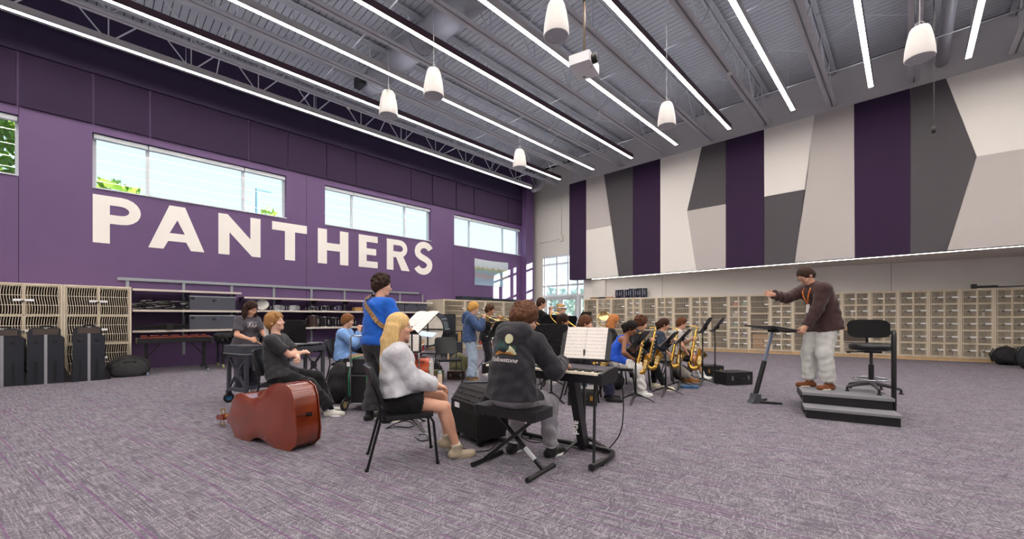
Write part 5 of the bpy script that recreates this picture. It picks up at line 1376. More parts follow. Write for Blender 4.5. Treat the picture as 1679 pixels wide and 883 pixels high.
ol = [(-.20, .06), (-.10, .15), (.0, .11), (.12, .17), (.24, .13), (.27, 0), (.22, -.14), (.08, -.17), (-.04, -.11), (-.12, -.15), (-.18, -.08), (-.16, 0)]
MB().add([o_(bo + bx_ * x + by_ * y + bz_ * z) for z in (-.02, .02) for x, y in ol], [tuple(range(12))[::-1], tuple(range(12, 24))] + [(i, (i + 1) % 12, 12 + (i + 1) % 12, 12 + i) for i in range(12)]).build('guitar_body', mat('bass_body', '#5a1f1a', .25, coat=.5), gt)
MB().tube([o_(bo - bx_ * .12 + bz_ * .02), o_(bo - bx_ * .82 + bz_ * .02)], .02, 8).build('neck', mat('maple', '#b98a54', .4), gt); MB().tube([o_(bo - bx_ * .8 + bz_ * .02), o_(bo - bx_ * .98 + bz_ * .015)], [.03, .035], 6).build('headstock', mat('maple', '#b98a54', .4), gt)
# blonde girl on the near chair
p, a = at(-.955, 3.66, (.95, .32))
music_chair(p, a, 'black music chair of the blonde girl in the near row')
I = person(p, a, 'person with long blonde hair in pale grey sweatshirt and black shorts sitting', dict(skin='fair', fem=True, sit=True, s=.955, h=.0075, lean=-3, head=(-2, -3, 0), pelvis=(0, -.075, .575),
    top=dict(c='#c5c5cb', g=.034, sleeve=1.93, cuff=True, hem=.05, wr=.005, name='sweatshirt'), bot=dict(c='#121215', len=.5, g=.022, name='shorts'), shoe='#b5a892', sole='#a89a82', sock='#d8ccb8', sockh=.05, shoeh=.035,
    hair=dict(style='long', c='#c9a468', c2='#e2c48c', len=.42, noise=.0015, line=.062, th=.014, wrap=1.5), handR=(.06, .27, .68), handL=(-.05, .28, .68), poleR=(.7, -.7, -.5), poleL=(-.7, -.7, -.5), palmR=(0, 0, -1), palmL=(0, 0, -1), curlR=25, curlL=25, footR=(.12, .46, .0), footL=(-.05, .40, .05), tipL=-.35, toeR=-4))
# keyboard player
p, a = at(.01, 3.44, (.59, .81))
I_k = person(p, a, 'person with curly brown hair in black hoodie playing the stage keyboard', dict(skin='pale', sit=True, s=.985, h=.0075, lean=9, slouch=.06, head=(-28, 14, 0), pelvis=(0, -.02, .65),
    top=dict(c='#2b2a30', g=.042, sleeve=1.95, cuff=True, hood=True, hem=-.05, wr=.006, name='hoodie'), bot=dict(c='#9c9aa0', g=.026, cuff=.07, wr=.007), shoe='#18181a', sole='#eeeeec', sock='#e4e6ee',
    hair=dict(style='curly', c='#4a2f20', c2='#6b4630', th=.034, noise=.007, line=.05, nape=True), handR=(.24, .42, .875), handL=(-.18, .42, .875), hdirR=(0, 1, -.25), hdirL=(0, 1, -.25), palmR=(0, 0, -1), palmL=(0, 0, -1), curlR=25, curlL=25, footR=(.12, .44, 0), footL=(-.22, .30, .01), toeR=-12, tipL=-.2))
c_ = I_k['chest'] - I_k['up'] * .02; nb = -I_k['Fc']
PR = [(gridded(arc(.045, .075, .036, .04, -20, 330, 14)), mat('print_cream', '#c9c7a2', .9), 'print', 0, 0), (gridded([(-.115, .0), (-.05, .075), (-.02, .04), (.0, .06), (.045, -.005), (.1, .02), (.11, -.05), (-.11, -.05)]), mat('print_pine', '#2f4a48', .9), 'print', 0, 0),
      (gridded([(.03, -.03), (.06, .02), (.10, -.01), (.115, -.05), (.02, -.05)]), mat('print_cream', '#c9c7a2', .9), 'print', 0, 0), (gridded([(-.10, -.045), (-.05, -.022), (.0, -.04), (.06, -.03), (.11, -.055), (-.1, -.06)]), mat('print_orange', '#b0763a', .9), 'print', 0, -.002)]
for i, q in enumerate(PR): drape_print(I_k, [q], c_, nb, I_k['up'], .004 + .0012 * i)
drape_print(I_k, [(text_mesh('Yellowstone', .052, .001, .0008, shear=.35), mat('print_white', '#e9e6e6', .9), 'print', 0, -.10)], c_, nb, I_k['up'], .005)

# standing trumpets
def horn(lat, d, f, label, tl, P, up=0.0, side=0.0, metal=None):
    p, a = at(lat, d, f); P = dict(dict(play='trumpet', curlR=62, curlL=62, upt=up, h=.0095, poleR=(.6, 0, -1), poleL=(-.6, 0, -1)), **P); I = person(p, a, label, P); trumpet(I, tl, up, side, metal); return I
horn(-.85, 8.15, (1, -.05), 'person with blond hair in blue hoodie and pale jeans playing trumpet', 'brass trumpet played by the blond boy in the blue hoodie', dict(skin='pale', s=.915, lean=2, head=(0, 6, 0), top=dict(c='#3c5177', g=.034, sleeve=1.95, cuff=True, hood=True, hem=-.06, name='hoodie'),
     bot=dict(c='#9fb0c4', g=.026, cuff=.105), shoe='#8a6f4e', sole='#cbbca0', hair=dict(style='short', c='#b5843f', c2='#d3a55c', fringe=True, th=.022), footR=(.16, .06, 0), footL=(-.10, .0, 0)), -.15)
horn(-.58, 8.9, (1, -.1), 'person with brown hair in black tee playing trumpet by the drums', 'brass trumpet played by the boy in black beside the drums', dict(skin='tan', s=.905, head=(0, 4, 0), top=dict(c='#1c1c20', g=.02, sleeve=.7), bot=dict(c='#26262c'), hair=dict(style='short', c='#4a3020', fringe=True)), -.15)
horn(.57, 9.2, (1, .05), 'tall person with short dark hair in black tee raising a trumpet', 'silver trumpet raised by the tall player in black', dict(skin='fair', s=1.005, top=dict(c='#17171b', g=.02, sleeve=.7), bot=dict(c='#202024'), hair=dict(style='crop', c='#3a241a', th=.012)), .12, 0, mchr)
horn(1.06, 9.6, (1, -.1), 'person with tied-back fair hair in olive top playing trumpet', 'silver trumpet played by the girl in olive', dict(skin='fair', fem=True, s=.925, head=(0, 8, 0), top=dict(c='#5c5139', g=.012, sleeve=.45), bot=dict(c='#2b2b30'), hair=dict(style='bun', c='#b58f5c', th=.01)), -.2, 0, mchr)
# trombones
I = seated(.36, 7.95, (1, -.28), 'person with long auburn hair and glasses playing trombone', dict(skin='fair', fem=True, s=.93, h=.0105, play='trombone', glasses=True, head=(0, 6, 0), top=dict(c='#3c3c44', g=.02, sleeve=.7), bot=dict(c='#7f93ab'), hair=dict(style='longwavy', c='#6b3f25', len=.26), curlR=60, curlL=60), chair='black music chair of the trombonist with glasses')
trombone(I, 'brass trombone of the player with glasses')
I = seated(.86, 7.15, (1, -.2), 'person with dark tied hair in black shirt and jeans playing trombone', dict(skin='tan', h=.0105, play='trombone', head=(0, 6, 0), top=dict(c='#1b1b1f', g=.022, sleeve=.75), bot=dict(c='#48617f'), hair=dict(style='bun', c='#2a1a12'), curlR=60, curlL=60), chair='black music chair of the trombonist in jeans')
trombone(I, 'brass trombone of the player in black shirt and jeans')
# second row heads
I = seated(1.53, 8.75, (1, -.1), 'person in a grey and white cap sitting behind the large sheet music', dict(skin='fair', s=1.03, h=.011, top=dict(c='#2f3036', g=.025, sleeve=.8), bot=dict(c='#2b2b30'), hair=dict(style='crop', c='#4a3a2c')), chair='black music chair of the player in the cap')
cp = I['H']; t, o_ = held('baseball_cap', I, I['C'], 'grey baseball cap with a white front on a seated player', 'cap')
F = Field(I['C'] - .2, I['C'] + .25, .009); F.ell(cp(0, -.012, .045), (I['hR'], I['hf'], I['hu']), (.098, .118, .098), .01); F.rod(cp(0, 0, -.3), cp(0, 0, .025), .4, .4, .001, op='cut', flat=(False, True))
me = F.mesh('crown', 1); me.transform(Matrix.Translation(-V(*[float(x) for x in I['C']]))); obj('crown', me, cloth('cap', '#b9b2ac'), t)
MB().add([o_(cp(x, y, z)) for z in (.03, .036) for x, y in ((-.075, .07), (-.06, .15), (0, .18), (.06, .15), (.075, .07))], [(0, 1, 2, 3, 4), (9, 8, 7, 6, 5), (0, 5, 6, 1), (1, 6, 7, 2), (2, 7, 8, 3), (3, 8, 9, 4), (4, 9, 5, 0)]).build('peak', cloth('peak', '#8d8884'), t)
I = seated(1.95, 7.95, (1, -.1), 'person with wavy ginger hair and glasses in black sitting in the second row', dict(skin='pale', fem=True, s=1.0, h=.0105, glasses=True, head=(0, 10, 0), play='sax', top=dict(c='#17171b', g=.025, sleeve=1.9), bot=dict(c='#202026'), hair=dict(style='longwavy', c='#a8683a', c2='#c4844c', len=.22)), chair='black music chair of the ginger-haired player')
q = I['W'](I['C'] + I['hR'] * .0 - I['hf'] * .22 + I['hu'] * .02)
t = thing('french_horn', q, 0, 'round brass horn bell showing behind the ginger-haired player', 'horn'); R3 = frame_to((S_, -C_, .3))
MB().lathe([(.02, -.16), (.025, -.1), (.045, -.05), (.09, -.01), (.10, 0), (.092, -.004), (.04, -.045)], 20, M4(R3, (0, 0, 0))).build('bell', m_brass2, t, smooth=50); MB().tube([tuple(R3 @ V(.14 * math.cos(2 * PI * k / 20) + .05, .14 * math.sin(2 * PI * k / 20), -.16)) for k in range(20)], .012, 8, close=True).build('tubing', m_brass2, t, smooth=True)
# front row of saxophones
SAX = [
 (1.12, 6.35, (1, -.3), 'person with short brown hair in black shirt and navy trousers behind sheet music, playing saxophone', 'tenor saxophone beside the large sheet music', 1.05,
  dict(skin='fair', h=.0095, s=.96, lean=5, top=dict(c='#1d1d22', g=.022, sleeve=.8), bot=dict(c='#20223a', g=.024, cuff=.08), shoe='#17171a', sole='#222224', hair=dict(style='crop', c='#5a3824', th=.014), footR=(.12, .44, 0), footL=(-.1, .40, 0)), 'black music chair of the player behind the sheet music'),
 (1.80, 6.78, (1, -.3), 'person in blue tank top and white trousers with dark braided hair playing saxophone', 'alto saxophone of the player in the blue tank top', .92,
  dict(skin='brown', fem=True, h=.009, s=.89, lean=17, slouch=.07, head=(0, 4, 0), top=dict(c='#2557c9', sleeve=0, g=.008, hem=0), bot=dict(c='#e8e6e4', g=.03, cuff=.08, wr=.008), shoe='#efefec', hair=dict(style='pony', c='#17100e', len=.16, th=.016), lip='#7a4038', footR=(.13, .40, 0), footL=(-.1, .32, 0)), 'black music chair of the player in the blue tank top'),
 (2.24, 7.35, (1, -.3), 'person with big curly brown hair in black jacket playing saxophone', 'tenor saxophone of the curly-haired player', 1.05,
  dict(skin='fair', h=.0095, s=.95, bulk=1.1, lean=8, slouch=.06, head=(0, 4, 0), top=dict(c='#17181c', g=.032, sleeve=1.95, cuff=True, collar=True, name='jacket'), bot=dict(c='#16171b', g=.022), shoe='#e3ddc2', sole='#efe9d2', hair=dict(style='curly', c='#46291b', c2='#5e3a27', th=.026, noise=.007), footR=(.13, .50, 0), footL=(-.12, .34, 0)), 'black music chair of the curly-haired player'),
 (2.90, 8.0, (1, -.3), 'person with dark ponytail in navy shirt and grey trousers playing saxophone', 'tenor saxophone of the player with the ponytail', 1.08,
  dict(skin='fair', fem=True, h=.0105, s=.90, lean=9, slouch=.06, head=(0, 4, 0), top=dict(c='#2a3444', g=.022, sleeve=1.5), bot=dict(c='#8b8780', g=.026, cuff=.09), shoe='#9a6a38', sole='#c08a4c', sock='#8d2440', hair=dict(style='pony', c='#3a2218'), footR=(.14, .70, 0), footL=(-.1, .52, 0)), 'black music chair of the player with the ponytail'),
 (3.52, 8.6, (1, -.28), 'person in light grey shirt and black shorts playing baritone saxophone', 'baritone saxophone of the player in black shorts', 1.3,
  dict(skin='fair', h=.0105, s=.92, lean=7, slouch=.06, top=dict(c='#b3aeac', g=.02, sleeve=.75), bot=dict(c='#141418', len=.78, g=.03, name='shorts'), shoe='#efefee', sock='#e8e8e8', hair=dict(style='short', c='#5e3720', fringe=True), footR=(.13, .52, 0), footL=(-.12, .44, 0)), 'black music chair of the player in black shorts'),
]
for lat, d, f, lab, sl_, ks, P, cl in SAX:
    I = seated(lat, d, f, lab, dict(dict(play='sax', ksz=ks, curlR=55, curlL=60, poleR=(.8, -.2, -.8), poleL=(-.8, -.1, -.8)), **P), chair=cl)
    saxophone(I, sl_, ks)
# the director on the podium
ZP = .28
p, a = at(4.33, 5.70, (-1, -.08), ZP)
I_t = person(p, a, 'bearded person in brown fleece and pale trousers conducting on the podium', dict(skin='fair', s=1.025, h=.0075, bulk=1.14, lean=13, slouch=.05, head=(0, 24, 0), glasses=True, beard=True, pelvis=(0, -.04, .93),
    top=dict(c='#43302f', g=.034, sleeve=1.97, cuff=False, collar=True, hem=-.13, name='fleece', wr=.005), bot=dict(c='#c9cac6', g=.034, cuff=.085, wr=.004), shoe='#7a4526', sole='#d9cfbc', hair=dict(style='crop', c='#3a2a22', th=.010, line=.07),
    handR=(.10, .60, 1.28), handL=(-.10, .30, .83), hdirR=(0, 1, .12), palmR=(-1, 0, .1), curlR=14, curlL=50, poleR=(.4, -.2, -1), poleL=(-.7, -.6, -.4), footR=(.12, .05, 0), footL=(-.12, -.02, 0)))
ly = I_t; lp = [ly['neck'] - ly['Rc'] * .055 + ly['Fc'] * .03 + ly['up'] * .05, ly['neck'] - ly['Rc'] * .06 + ly['Fc'] * .12 - ly['up'] * .05, ly['chest'] - ly['Rc'] * .04 + ly['Fc'] * .175 - ly['up'] * .02, ly['mid'] - ly['Rc'] * .0 + ly['Fc'] * .2 + ly['up'] * .04]
lp2 = [q + ly['Rc'] * 2 * abs((q - ly['neck']) @ ly['Rc']) for q in lp[:3]] + [lp[3]]
t, o_ = held('lanyard', I_t, lp[3], 'red and yellow lanyard around the neck of the conductor', 'lanyard')
for L_ in (lp, lp2): MB().tube([o_(q) for q in L_], .009, 6).build('ribbon', mat('lanyard_red', '#c8342a', .7, hex2='#e0a83a', scale=30), t, smooth=True)
MB().box((-.03, -.003, -.12), (.03, .003, 0)).build('badge_card', mat('badge', '#d9d4cc', .5), t)
# ------------------------------------------------------------------ music stands
def stand_at(lat, d, f, label, **k): return music_stand(cw(lat, d), dirang(*f), label, **k)
stand_at(1.86, 6.10, (1, -.62), 'black music stand in front of the player in the blue tank top', hgt=1.0, tilt=38, sheets=2, sheet_label='sheet music of the player in the blue tank top')
stand_at(2.53, 6.68, (1, -.62), 'black music stand in front of the curly-haired player', hgt=.98, tilt=42, sheets=2, sheet_label='sheet music of the curly-haired player')
stand_at(3.02, 7.28, (1, -.62), 'black music stand in front of the player with the ponytail', hgt=1.0, tilt=40, sheets=2, sheet_label='sheet music of the player with the ponytail')
stand_at(3.60, 7.66, (1, -.68), 'tall black music stand beside the bare-legged player', hgt=1.18, tilt=30)
stand_at(4.13, 8.25, (1, -.68), 'tall black music stand at the end of the saxophone row', hgt=1.18, tilt=35)
stand_at(-3.22, 5.85, (.15, -1), 'black music stand by the vibraphone with its back to the boy with folded arms', hgt=1.12, tilt=12, sheets=1, sheet_label='loose white page on the stand by the vibraphone', sx=.2)
stand_at(-1.16, 4.70, (.75, .66), 'black music stand loaded with white pages beside the bassist', hgt=1.27, tilt=48, sheets=2, sheet_label='white pages spread on the stand beside the bassist', sheet_w=.26, sheet_h=.36)
stand_at(-1.34, 5.3, (-.15, 1), 'low black music stand with a white page behind the blonde girl', hgt=1.0, tilt=20, w=.30, dh=.26, sheets=1, sheet_w=.24, sheet_label='white page on the low stand behind the blonde girl')
stand_at(.70, 3.93, (.45, .89), 'black music stand holding large sheet music behind the keyboard', hgt=1.06, tilt=26, sheets=2, sheet_label='large open sheet music behind the keyboard', w=.5, sheet_w=.205, sheet_h=.345)
stand_at(.60, 6.2, (.1, -1), 'black music stand with its ribbed back turned, before the trombonists', hgt=1.06, tilt=14)
stand_at(.72, 7.75, (.6, -1), 'black music stand before the tall trumpet player', hgt=1.22, tilt=20)
stand_at(1.02, 7.9, (.6, -1), 'black music stand before the trumpet player in olive', hgt=1.2, tilt=20)
stand_at(1.33, 7.75, (.9, -.6), 'black music stand behind the top of the large sheet music', hgt=1.28, tilt=22)
stand_at(-.28, 7.3, (.9, -.5), 'black music stand before the trumpet player by the drums', hgt=1.12, tilt=30)

# ------------------------------------------------------------------ keyboard, bench, stand
U = V(.81, -.59, 0); F_ = V(.59, .81, 0)                # along the keys / away from the player (lat, depth)
kface = dirang(.59, .81)
k0 = cw(.02 + .59 * .42 - .05 * .81, 3.44 + .81 * .42 + .05 * .59)
kb = thing('stage_keyboard', (k0.x, k0.y, 0), kface, 'black stage keyboard with white keys played by the person in the hoodie', 'keyboard')
m_kb = mat('keyboard_black', '#16161a', .35); m_kbt = mat('keyboard_panel', '#54505a', .4); m_key = mat('ivory_keys', '#ddd3c2', .35)
XL, XR = -.66, .66
MB().prism([(0, .70), (.30, .70), (.34, .74), (.34, .80), (.30, .815), (.13, .795), (.0, .76)], XL + .03, XR - .03, axis=0).build('case', m_kb, kb)
for x0, x1 in ((XL, XL + .03), (XR - .03, XR)): MB().prism([(-.01, .69), (.31, .69), (.36, .74), (.36, .80), (.31, .825), (.13, .81), (-.01, .79)], x0, x1, axis=0).build('end_block', m_kb, kb)
MB().prism([(.16, .797), (.31, .818), (.31, .822), (.16, .801)], XL + .03, XR - .03, axis=0).build('control_panel', m_kbt, kb)
km = MB().prism([(.0, .772), (.145, .772), (.145, .79), (.004, .79)], 0, .0222, axis=0).mesh('white_key'); km.materials.append(m_key)
kbm = MB().prism([(.055, .789), (.145, .789), (.145, .801), (.06, .80)], 0, .012, axis=0).mesh('black_key'); kbm.materials.append(mk)
for i in range(52):
    o = obj('white_key', km, None, kb); o.location = (XL + .045 + i * .0236, 0, 0)
    if i % 7 not in (2, 6) and i < 51: o = obj('black_key', kbm, None, kb); o.location = (XL + .045 + i * .0236 + .0172, 0, 0)
rnd = random.Random(3)
for i in range(26):
    x = XL + .12 + i * .042; MB().box((x, .19 + .04 * (i % 2), .806 + .006 * (i % 2)), (x + .022, .205 + .04 * (i % 2), .814 + .006 * (i % 2))).build('button', mat('button_grey', '#8a8890', .5), kb)
MB().box((-.1, .2, .806), (.06, .27, .822)).build('display', mat('display_dark', '#1c2a34', .2), kb)
ks = thing('keyboard_stand', (k0.x, k0.y, 0), kface, 'black Z-shaped keyboard stand with white lettering', 'keyboard stand')
for x in (-.42, .30):
    lg = MB().prism([(.05, .695), (.16, .695), (.36, .055), (.27, .03)], x, x + .07, axis=0).build('leg', m_kb, ks)
    if x > 0:
        me = text_mesh('Roland', .085, .002, .002); tx = obj('lettering', me, mat('print_white', '#e9e6e6', .9), lg)
        yv = V(0, -.30, -.92)
        z_ = V(0, -.95, .297).normalized(); x_ = V(0, .3, -.95); x_ = (x_ - z_ * x_.dot(z_)).normalized(); y_ = z_.cross(x_)
        tx.matrix_local = Matrix.Translation(V(x + .035, .178, .31)) @ Matrix((x_, y_, z_)).transposed().to_4x4()
MB().tube([(.62, -.12, .035), (.64, .1, .035), (.64, .27, .035), (.62, .33, .035), (.56, .36, .035), (-.5, .36, .035), (-.58, .33, .035), (-.60, .27, .035), (-.60, -.1, .035)], .024, 12).build('base_tube', m_tubeb, ks, smooth=40)
for x in (.62, -.6): MB().disc((x, -.12, .035), (0, 1, 0), .028, .02, 12).build('end_cap', mk, ks)
MB().tube([(.55, .1, .69), (.61, -.06, .05)], .013, 8).build('strut', m_tubeb, ks)
for x, y in ((.63, .05), (-.59, .05), (.3, .36), (-.3, .36)): MB().disc((x, y, .006), (0, 0, 1), .022, .012).build('rubber_foot', mk, ks)
bp = cw(.01, 3.44); bench = thing('keyboard_bench', (bp.x, bp.y, 0), kface, 'black padded folding keyboard bench with crossed legs', 'bench')
MB().rbox((-.31, -.155, .45), (.31, .155, .525), .03, axis=2).build('seat_pad', mat('black_vinyl', '#131316', .3, bump=.2, bscale=18), bench, smooth=40)
for sx in (-1, 1):
    for yy in ((.03,) if sx > 0 else (-.03,)):
        MB().tube([(sx * -.24, yy, .45), (sx * .28, yy, .03)], .018, 4).build('leg', m_tubeb, bench)
    MB().tube([(sx * .28, -.19, .02), (sx * .28, .19, .02)], .019, 8).build('foot_bar', m_tubeb, bench)
    for yy in (-.19, .19): MB().disc((sx * .28, yy, .021), (0, 1, 0), .021, .03).build('foot_cap', mk, bench)
    MB().tube([(sx * -.24, -.13, .445), (sx * -.24, .13, .445)], .014, 6).build('top_bar', m_tubeb, bench)
MB().tube([(.20, .03, .098), (.10, .03, .178)], .0185, 4).build('label_strip', mat('label_silver', '#c9cdd2', .4), bench)
# ------------------------------------------------------------------ amplifiers
m_amp = mat('black_tolex', '#121215', .7, bump=.3, bscale=200)
pa = cw(-.47, 4.16); am = thing('keyboard_amplifier', (pa.x, pa.y, 0), dirang(-.80, -.6), 'black keyboard amplifier with angled control panel by the blonde girl', 'amplifier')
# local +Y is the grille side, +X to its right
MB().prism([(-.42, .07), (.02, .07), (.02, .40), (-.10, .56), (-.42, .56)], -.28, .28, axis=0).build('cabinet', m_amp, am)
MB().prism([(.015, .40), (.025, .405), (-.095, .565), (-.105, .56)], -.26, .26, axis=0).build('control_panel', mat('amp_panel', '#2a2628', .5), am)
for r in range(3):
    for i in range(12):
        x = -.22 + i * .04; y, z = .0 - .035 * r, .435 + .045 * r; MB().disc((x, y + .012, z), (0, .8, .6), .0095, .016, 8).build('knob', mat('knob_grey', '#a59f98' if r else '#3c3a3c', .4), am)
MB().box((.10, .02, .33), (.19, .03, .38)).build('label_plate', m_tagw, am)
MB().box((-.27, .02, .09), (.27, .028, .31)).build('speaker_grille', mat('amp_cloth', '#0b0b0d', .95), am)
for x in (-.24, .24):
    for y in (-.38, -.02): MB().disc((x, y, .035), (1, 0, 0), .035, .03, 12).build('caster', mk, am)
pt = cw(-.36, 4.42); o = MB().rbox((-.16, -.05, 0), (.16, .05, .012), .02).build('tablet', mat('tablet_grey', '#55585e', .25, metal=.5), None, smooth=40); o.location = (pt.x, pt.y, .562); o.rotation_euler = (0, 0, .9); tag(o, 'flat grey tray lying on the keyboard amplifier', 'tray')
pc = cw(-2.06, 5.55); ac = thing('bass_amplifier', (pc.x, pc.y, 0), dirang(.15, 1), 'tall black bass amplifier strapped on a chrome trolley', 'amplifier')
MB().box((-.22, -.02, .12), (.22, .42, .70)).build('cabinet', m_amp, ac)
MB().box((-.22, -.026, .52), (.22, -.019, .69)).build('rear_panel', mat('amp_panel2', '#24242a', .5), ac); MB().box((-.2, -.03, .6), (-.12, -.02, .66)).build('label_plate', m_tagw, ac)
for x in (-.22, .22):
    for z in (.12, .66): MB().box((x - .02, -.03, z), (x + .02, .02, z + .05)).build('corner', mk, ac)
tr = thing('hand_trolley', (pc.x, pc.y, 0), dirang(.15, 1), 'chrome folding hand trolley under the bass amplifier', 'trolley')
MB().tube([(-.12, -.07, .13), (-.12, -.07, 1.0), (-.10, -.07, 1.02), (.10, -.07, 1.02), (.12, -.07, 1.0), (.12, -.07, .13)], .011, 8).build('handle_frame', mchr, tr, smooth=40)
MB().tube([(-.16, -.06, .10), (-.16, -.06, .48), (.16, -.06, .48), (.16, -.06, .10)], .009, 8).build('lower_frame', mchr, tr)
MB().box((-.17, -.06, .10), (.17, .3, .115)).build('toe_plate', mchr, tr)
for x in (-.2, .2): 
    w_ = MB().tube([(x, -.08 + .075 * math.cos(2 * PI * k / 18), .085 + .065 * math.sin(2 * PI * k / 18)) for k in range(18)], .018, 8, close=True).build('wheel', mk, tr, smooth=True); MB().disc((x, -.08, .085), (1, 0, 0), .05, .024, 14).build('hub', mat('wheel_cream', '#b9a878', .5), w_)
for x in (-.13, .12): MB().tube([(x, -.09, .2), (x * 1.05, -.085, .5), (x * .9, -.04, .71), (x, .2, .71)], .009, 6).build('bungee_cord', mat('bungee_green', '#1f8f63', .6), tr, smooth=True)
# ------------------------------------------------------------------ double bass lying on its side
P0, P1 = cw(-1.98, 3.92, .335), cw(-3.36, 4.68, .12)
ay = (P1 - P0).normalized(); az = ay.cross(V(0, 0, 1)).normalized()
if az.dot(V(0, 0, 1.27) - P0) > 0: az = -az          # +Z local (the belly) turns away from the photographer
axx = ay.cross(az).normalized()
db = thing('double_bass', P0, 0, 'reddish brown double bass lying on its side on the carpet', 'double bass'); db.rotation_euler = Matrix((axx, ay, az)).transposed().to_euler(); db.scale = (1.0, 1.07, 1.0)
m_db = mat('bass_varnish', '#85351a', .25, coat=.6, hex2='#7a2f17', scale=2.5); m_dbr = mat('bass_ribs', '#7e3216', .2, coat=.8, hex2='#6b2610', scale=4); m_mapl = mat('bass_neck_wood', '#c69a5c', .4)
prof = [(0, .0), (.16, .0), (.26, .03), (.315, .11), (.33, .22), (.315, .33), (.27, .43), (.225, .50), (.20, .56), (.195, .62), (.21, .69), (.245, .76), (.265, .84), (.255, .92), (.20, .99), (.12, 1.03), (.06, 1.07), (.032, 1.12)]
sc_ = .98
right = [(x * sc_, y * sc_) for x, y in prof]; ol = right + [(-x, y) for x, y in right[::-1] if x > 0]
th = .235
n = len(ol); vs = []; fs = []
cx_, cy_ = 0, .5
def ring_(k, z): return [(cx_ * (1 - k) + p[0] * k, .5 * (1 - k) + p[1] * k, z) for p in ol]
MB().add([(p[0], p[1], z) for z in (-th / 2, th / 2) for p in ol], [(i, (i + 1) % n, n + (i + 1) % n, n + i) for i in range(n)]).build('ribs', m_dbr, db, smooth=60)
for zz, sg, nm in ((-th / 2, -1, 'back_plate'), (th / 2, 1, 'belly')):
    L = [ring_(1.025, zz + sg * .0), ring_(1.025, zz + sg * .012), ring_(.86, zz + sg * .026), ring_(.55, zz + sg * .034), ring_(.2, zz + sg * .036)]
    v = [q for r in L for q in r] + [(0, .5, zz + sg * .036)]; f = []
    for i in range(4):
        for k in range(n):
            q = (i * n + k, i * n + (k + 1) % n, (i + 1) * n + (k + 1) % n, (i + 1) * n + k); f.append(q if sg > 0 else q[::-1])
    for k in range(n): q = (4 * n + k, 4 * n + (k + 1) % n, 5 * n); f.append(q if sg > 0 else q[::-1])
    MB().add(v, f).build(nm, m_db, db, smooth=50)
MB().tube([(0, 1.02, .03), (0, 1.28, .045), (0, 1.46, .04)], [.036, .028, .024], 10).build('neck', m_mapl, db, smooth=True)
MB().prism([(-.035, .50), (.035, .50), (.022, 1.46), (-.022, 1.46)], .075, .092).build('fingerboard', m_ebon, db)
MB().prism([(-.032, 1.44), (.032, 1.44), (.028, 1.56), (-.028, 1.56)], -.005, .06).build('peg_box', m_db, db)
MB().tube([(0, 1.56 + .04 * math.sin(a_ * 1.0) * (1 - i / 14), .035 + .045 * (1 - i / 16) * math.cos(a_)) for i, a_ in enumerate([k * .55 for k in range(13)])], [.022 - .0009 * k for k in range(13)], 8).build('scroll', m_db, db, smooth=True)
for i, yy in enumerate((1.46, 1.49, 1.52, 1.55)):
    s_ = 1 if i % 2 else -1; MB().tube([(0, yy, .03), (s_ * .075, yy, .03)], .005, 6).disc((s_ * .085, yy, .03), (0, 0, 1), .016, .006, 10).build('tuning_peg', mat('peg_brass', '#b08d4a', .3, metal=.9), db)
MB().tube([(0, .0, 0), (0, -.05, 0)], .02, 10).build('endpin_collar', m_ebon, db); MB().tube([(0, -.04, 0), (0, -.11, 0)], .006, 8).build('endpin', mchr, db)
MB().tube([(.0, -.02, 0), (-.005, -.03, -.1), (0, .0, -.125)], .004, 6).build('tail_wire', m_ebon, db)
MB().prism([(-.05, .44), (.05, .44), (.05, .455), (-.05, .455)], .12, .20).build('bridge', m_mapl, db)
# ------------------------------------------------------------------ vibraphone
pv = cw(-4.28, 6.02); vb = thing('vibraphone', (pv.x, pv.y, 0), dirang(.5, .87), 'charcoal framed vibraphone with silver bars in front of the girl in grey', 'vibraphone')
m_vf = mat('vibe_frame', '#3a3d46', .45); m_bar = mat('vibe_bar', '#c4c6ca', .3, metal=.7); m_tubeg = mat('resonator', '#7d8088', .35, metal=.7)
LV, WV = 1.3, .56                                          # local y = length, x = width
MB().box((0, 0, .74), (WV, .30, .86)).build('end_cover', m_vf, vb); MB().box((-.005, -.005, .735), (WV + .005, .31, .75)).build('trim', m_rail, vb)
MB().box((0, .28, .72), (.04, LV, .80)).build('side_rail', m_vf, vb); MB().box((WV - .04, .28, .72), (WV, LV, .80)).build('side_rail', m_vf, vb); MB().box((.06, LV - .03, .70), (WV - .06, LV, .84)).build('end_board', m_vf, vb)
for i in range(22):
    y = .34 + i * .043; w0 = .02 + .12 * i / 22
    MB().box((w0 * .3, y, .81), (WV * .52, y + .036, .826)).build('bar', m_bar, vb)
    if i % 7 not in (2, 6): MB().box((WV * .54, y + .02, .835), (WV - w0 * .5, y + .056, .85)).build('bar', m_bar, vb)
for i in range(12): MB().tube([(WV * .25, .36 + i * .078, .79), (WV * .25, .36 + i * .078, .45 + .02 * i)], .024, 8).build('resonator_tube', m_tubeg, vb, smooth=40); MB().tube([(WV * .75, .38 + i * .075, .79), (WV * .75, .38 + i * .075, .47 + .02 * i)], .022, 8).build('resonator_tube', m_tubeg, vb, smooth=40)
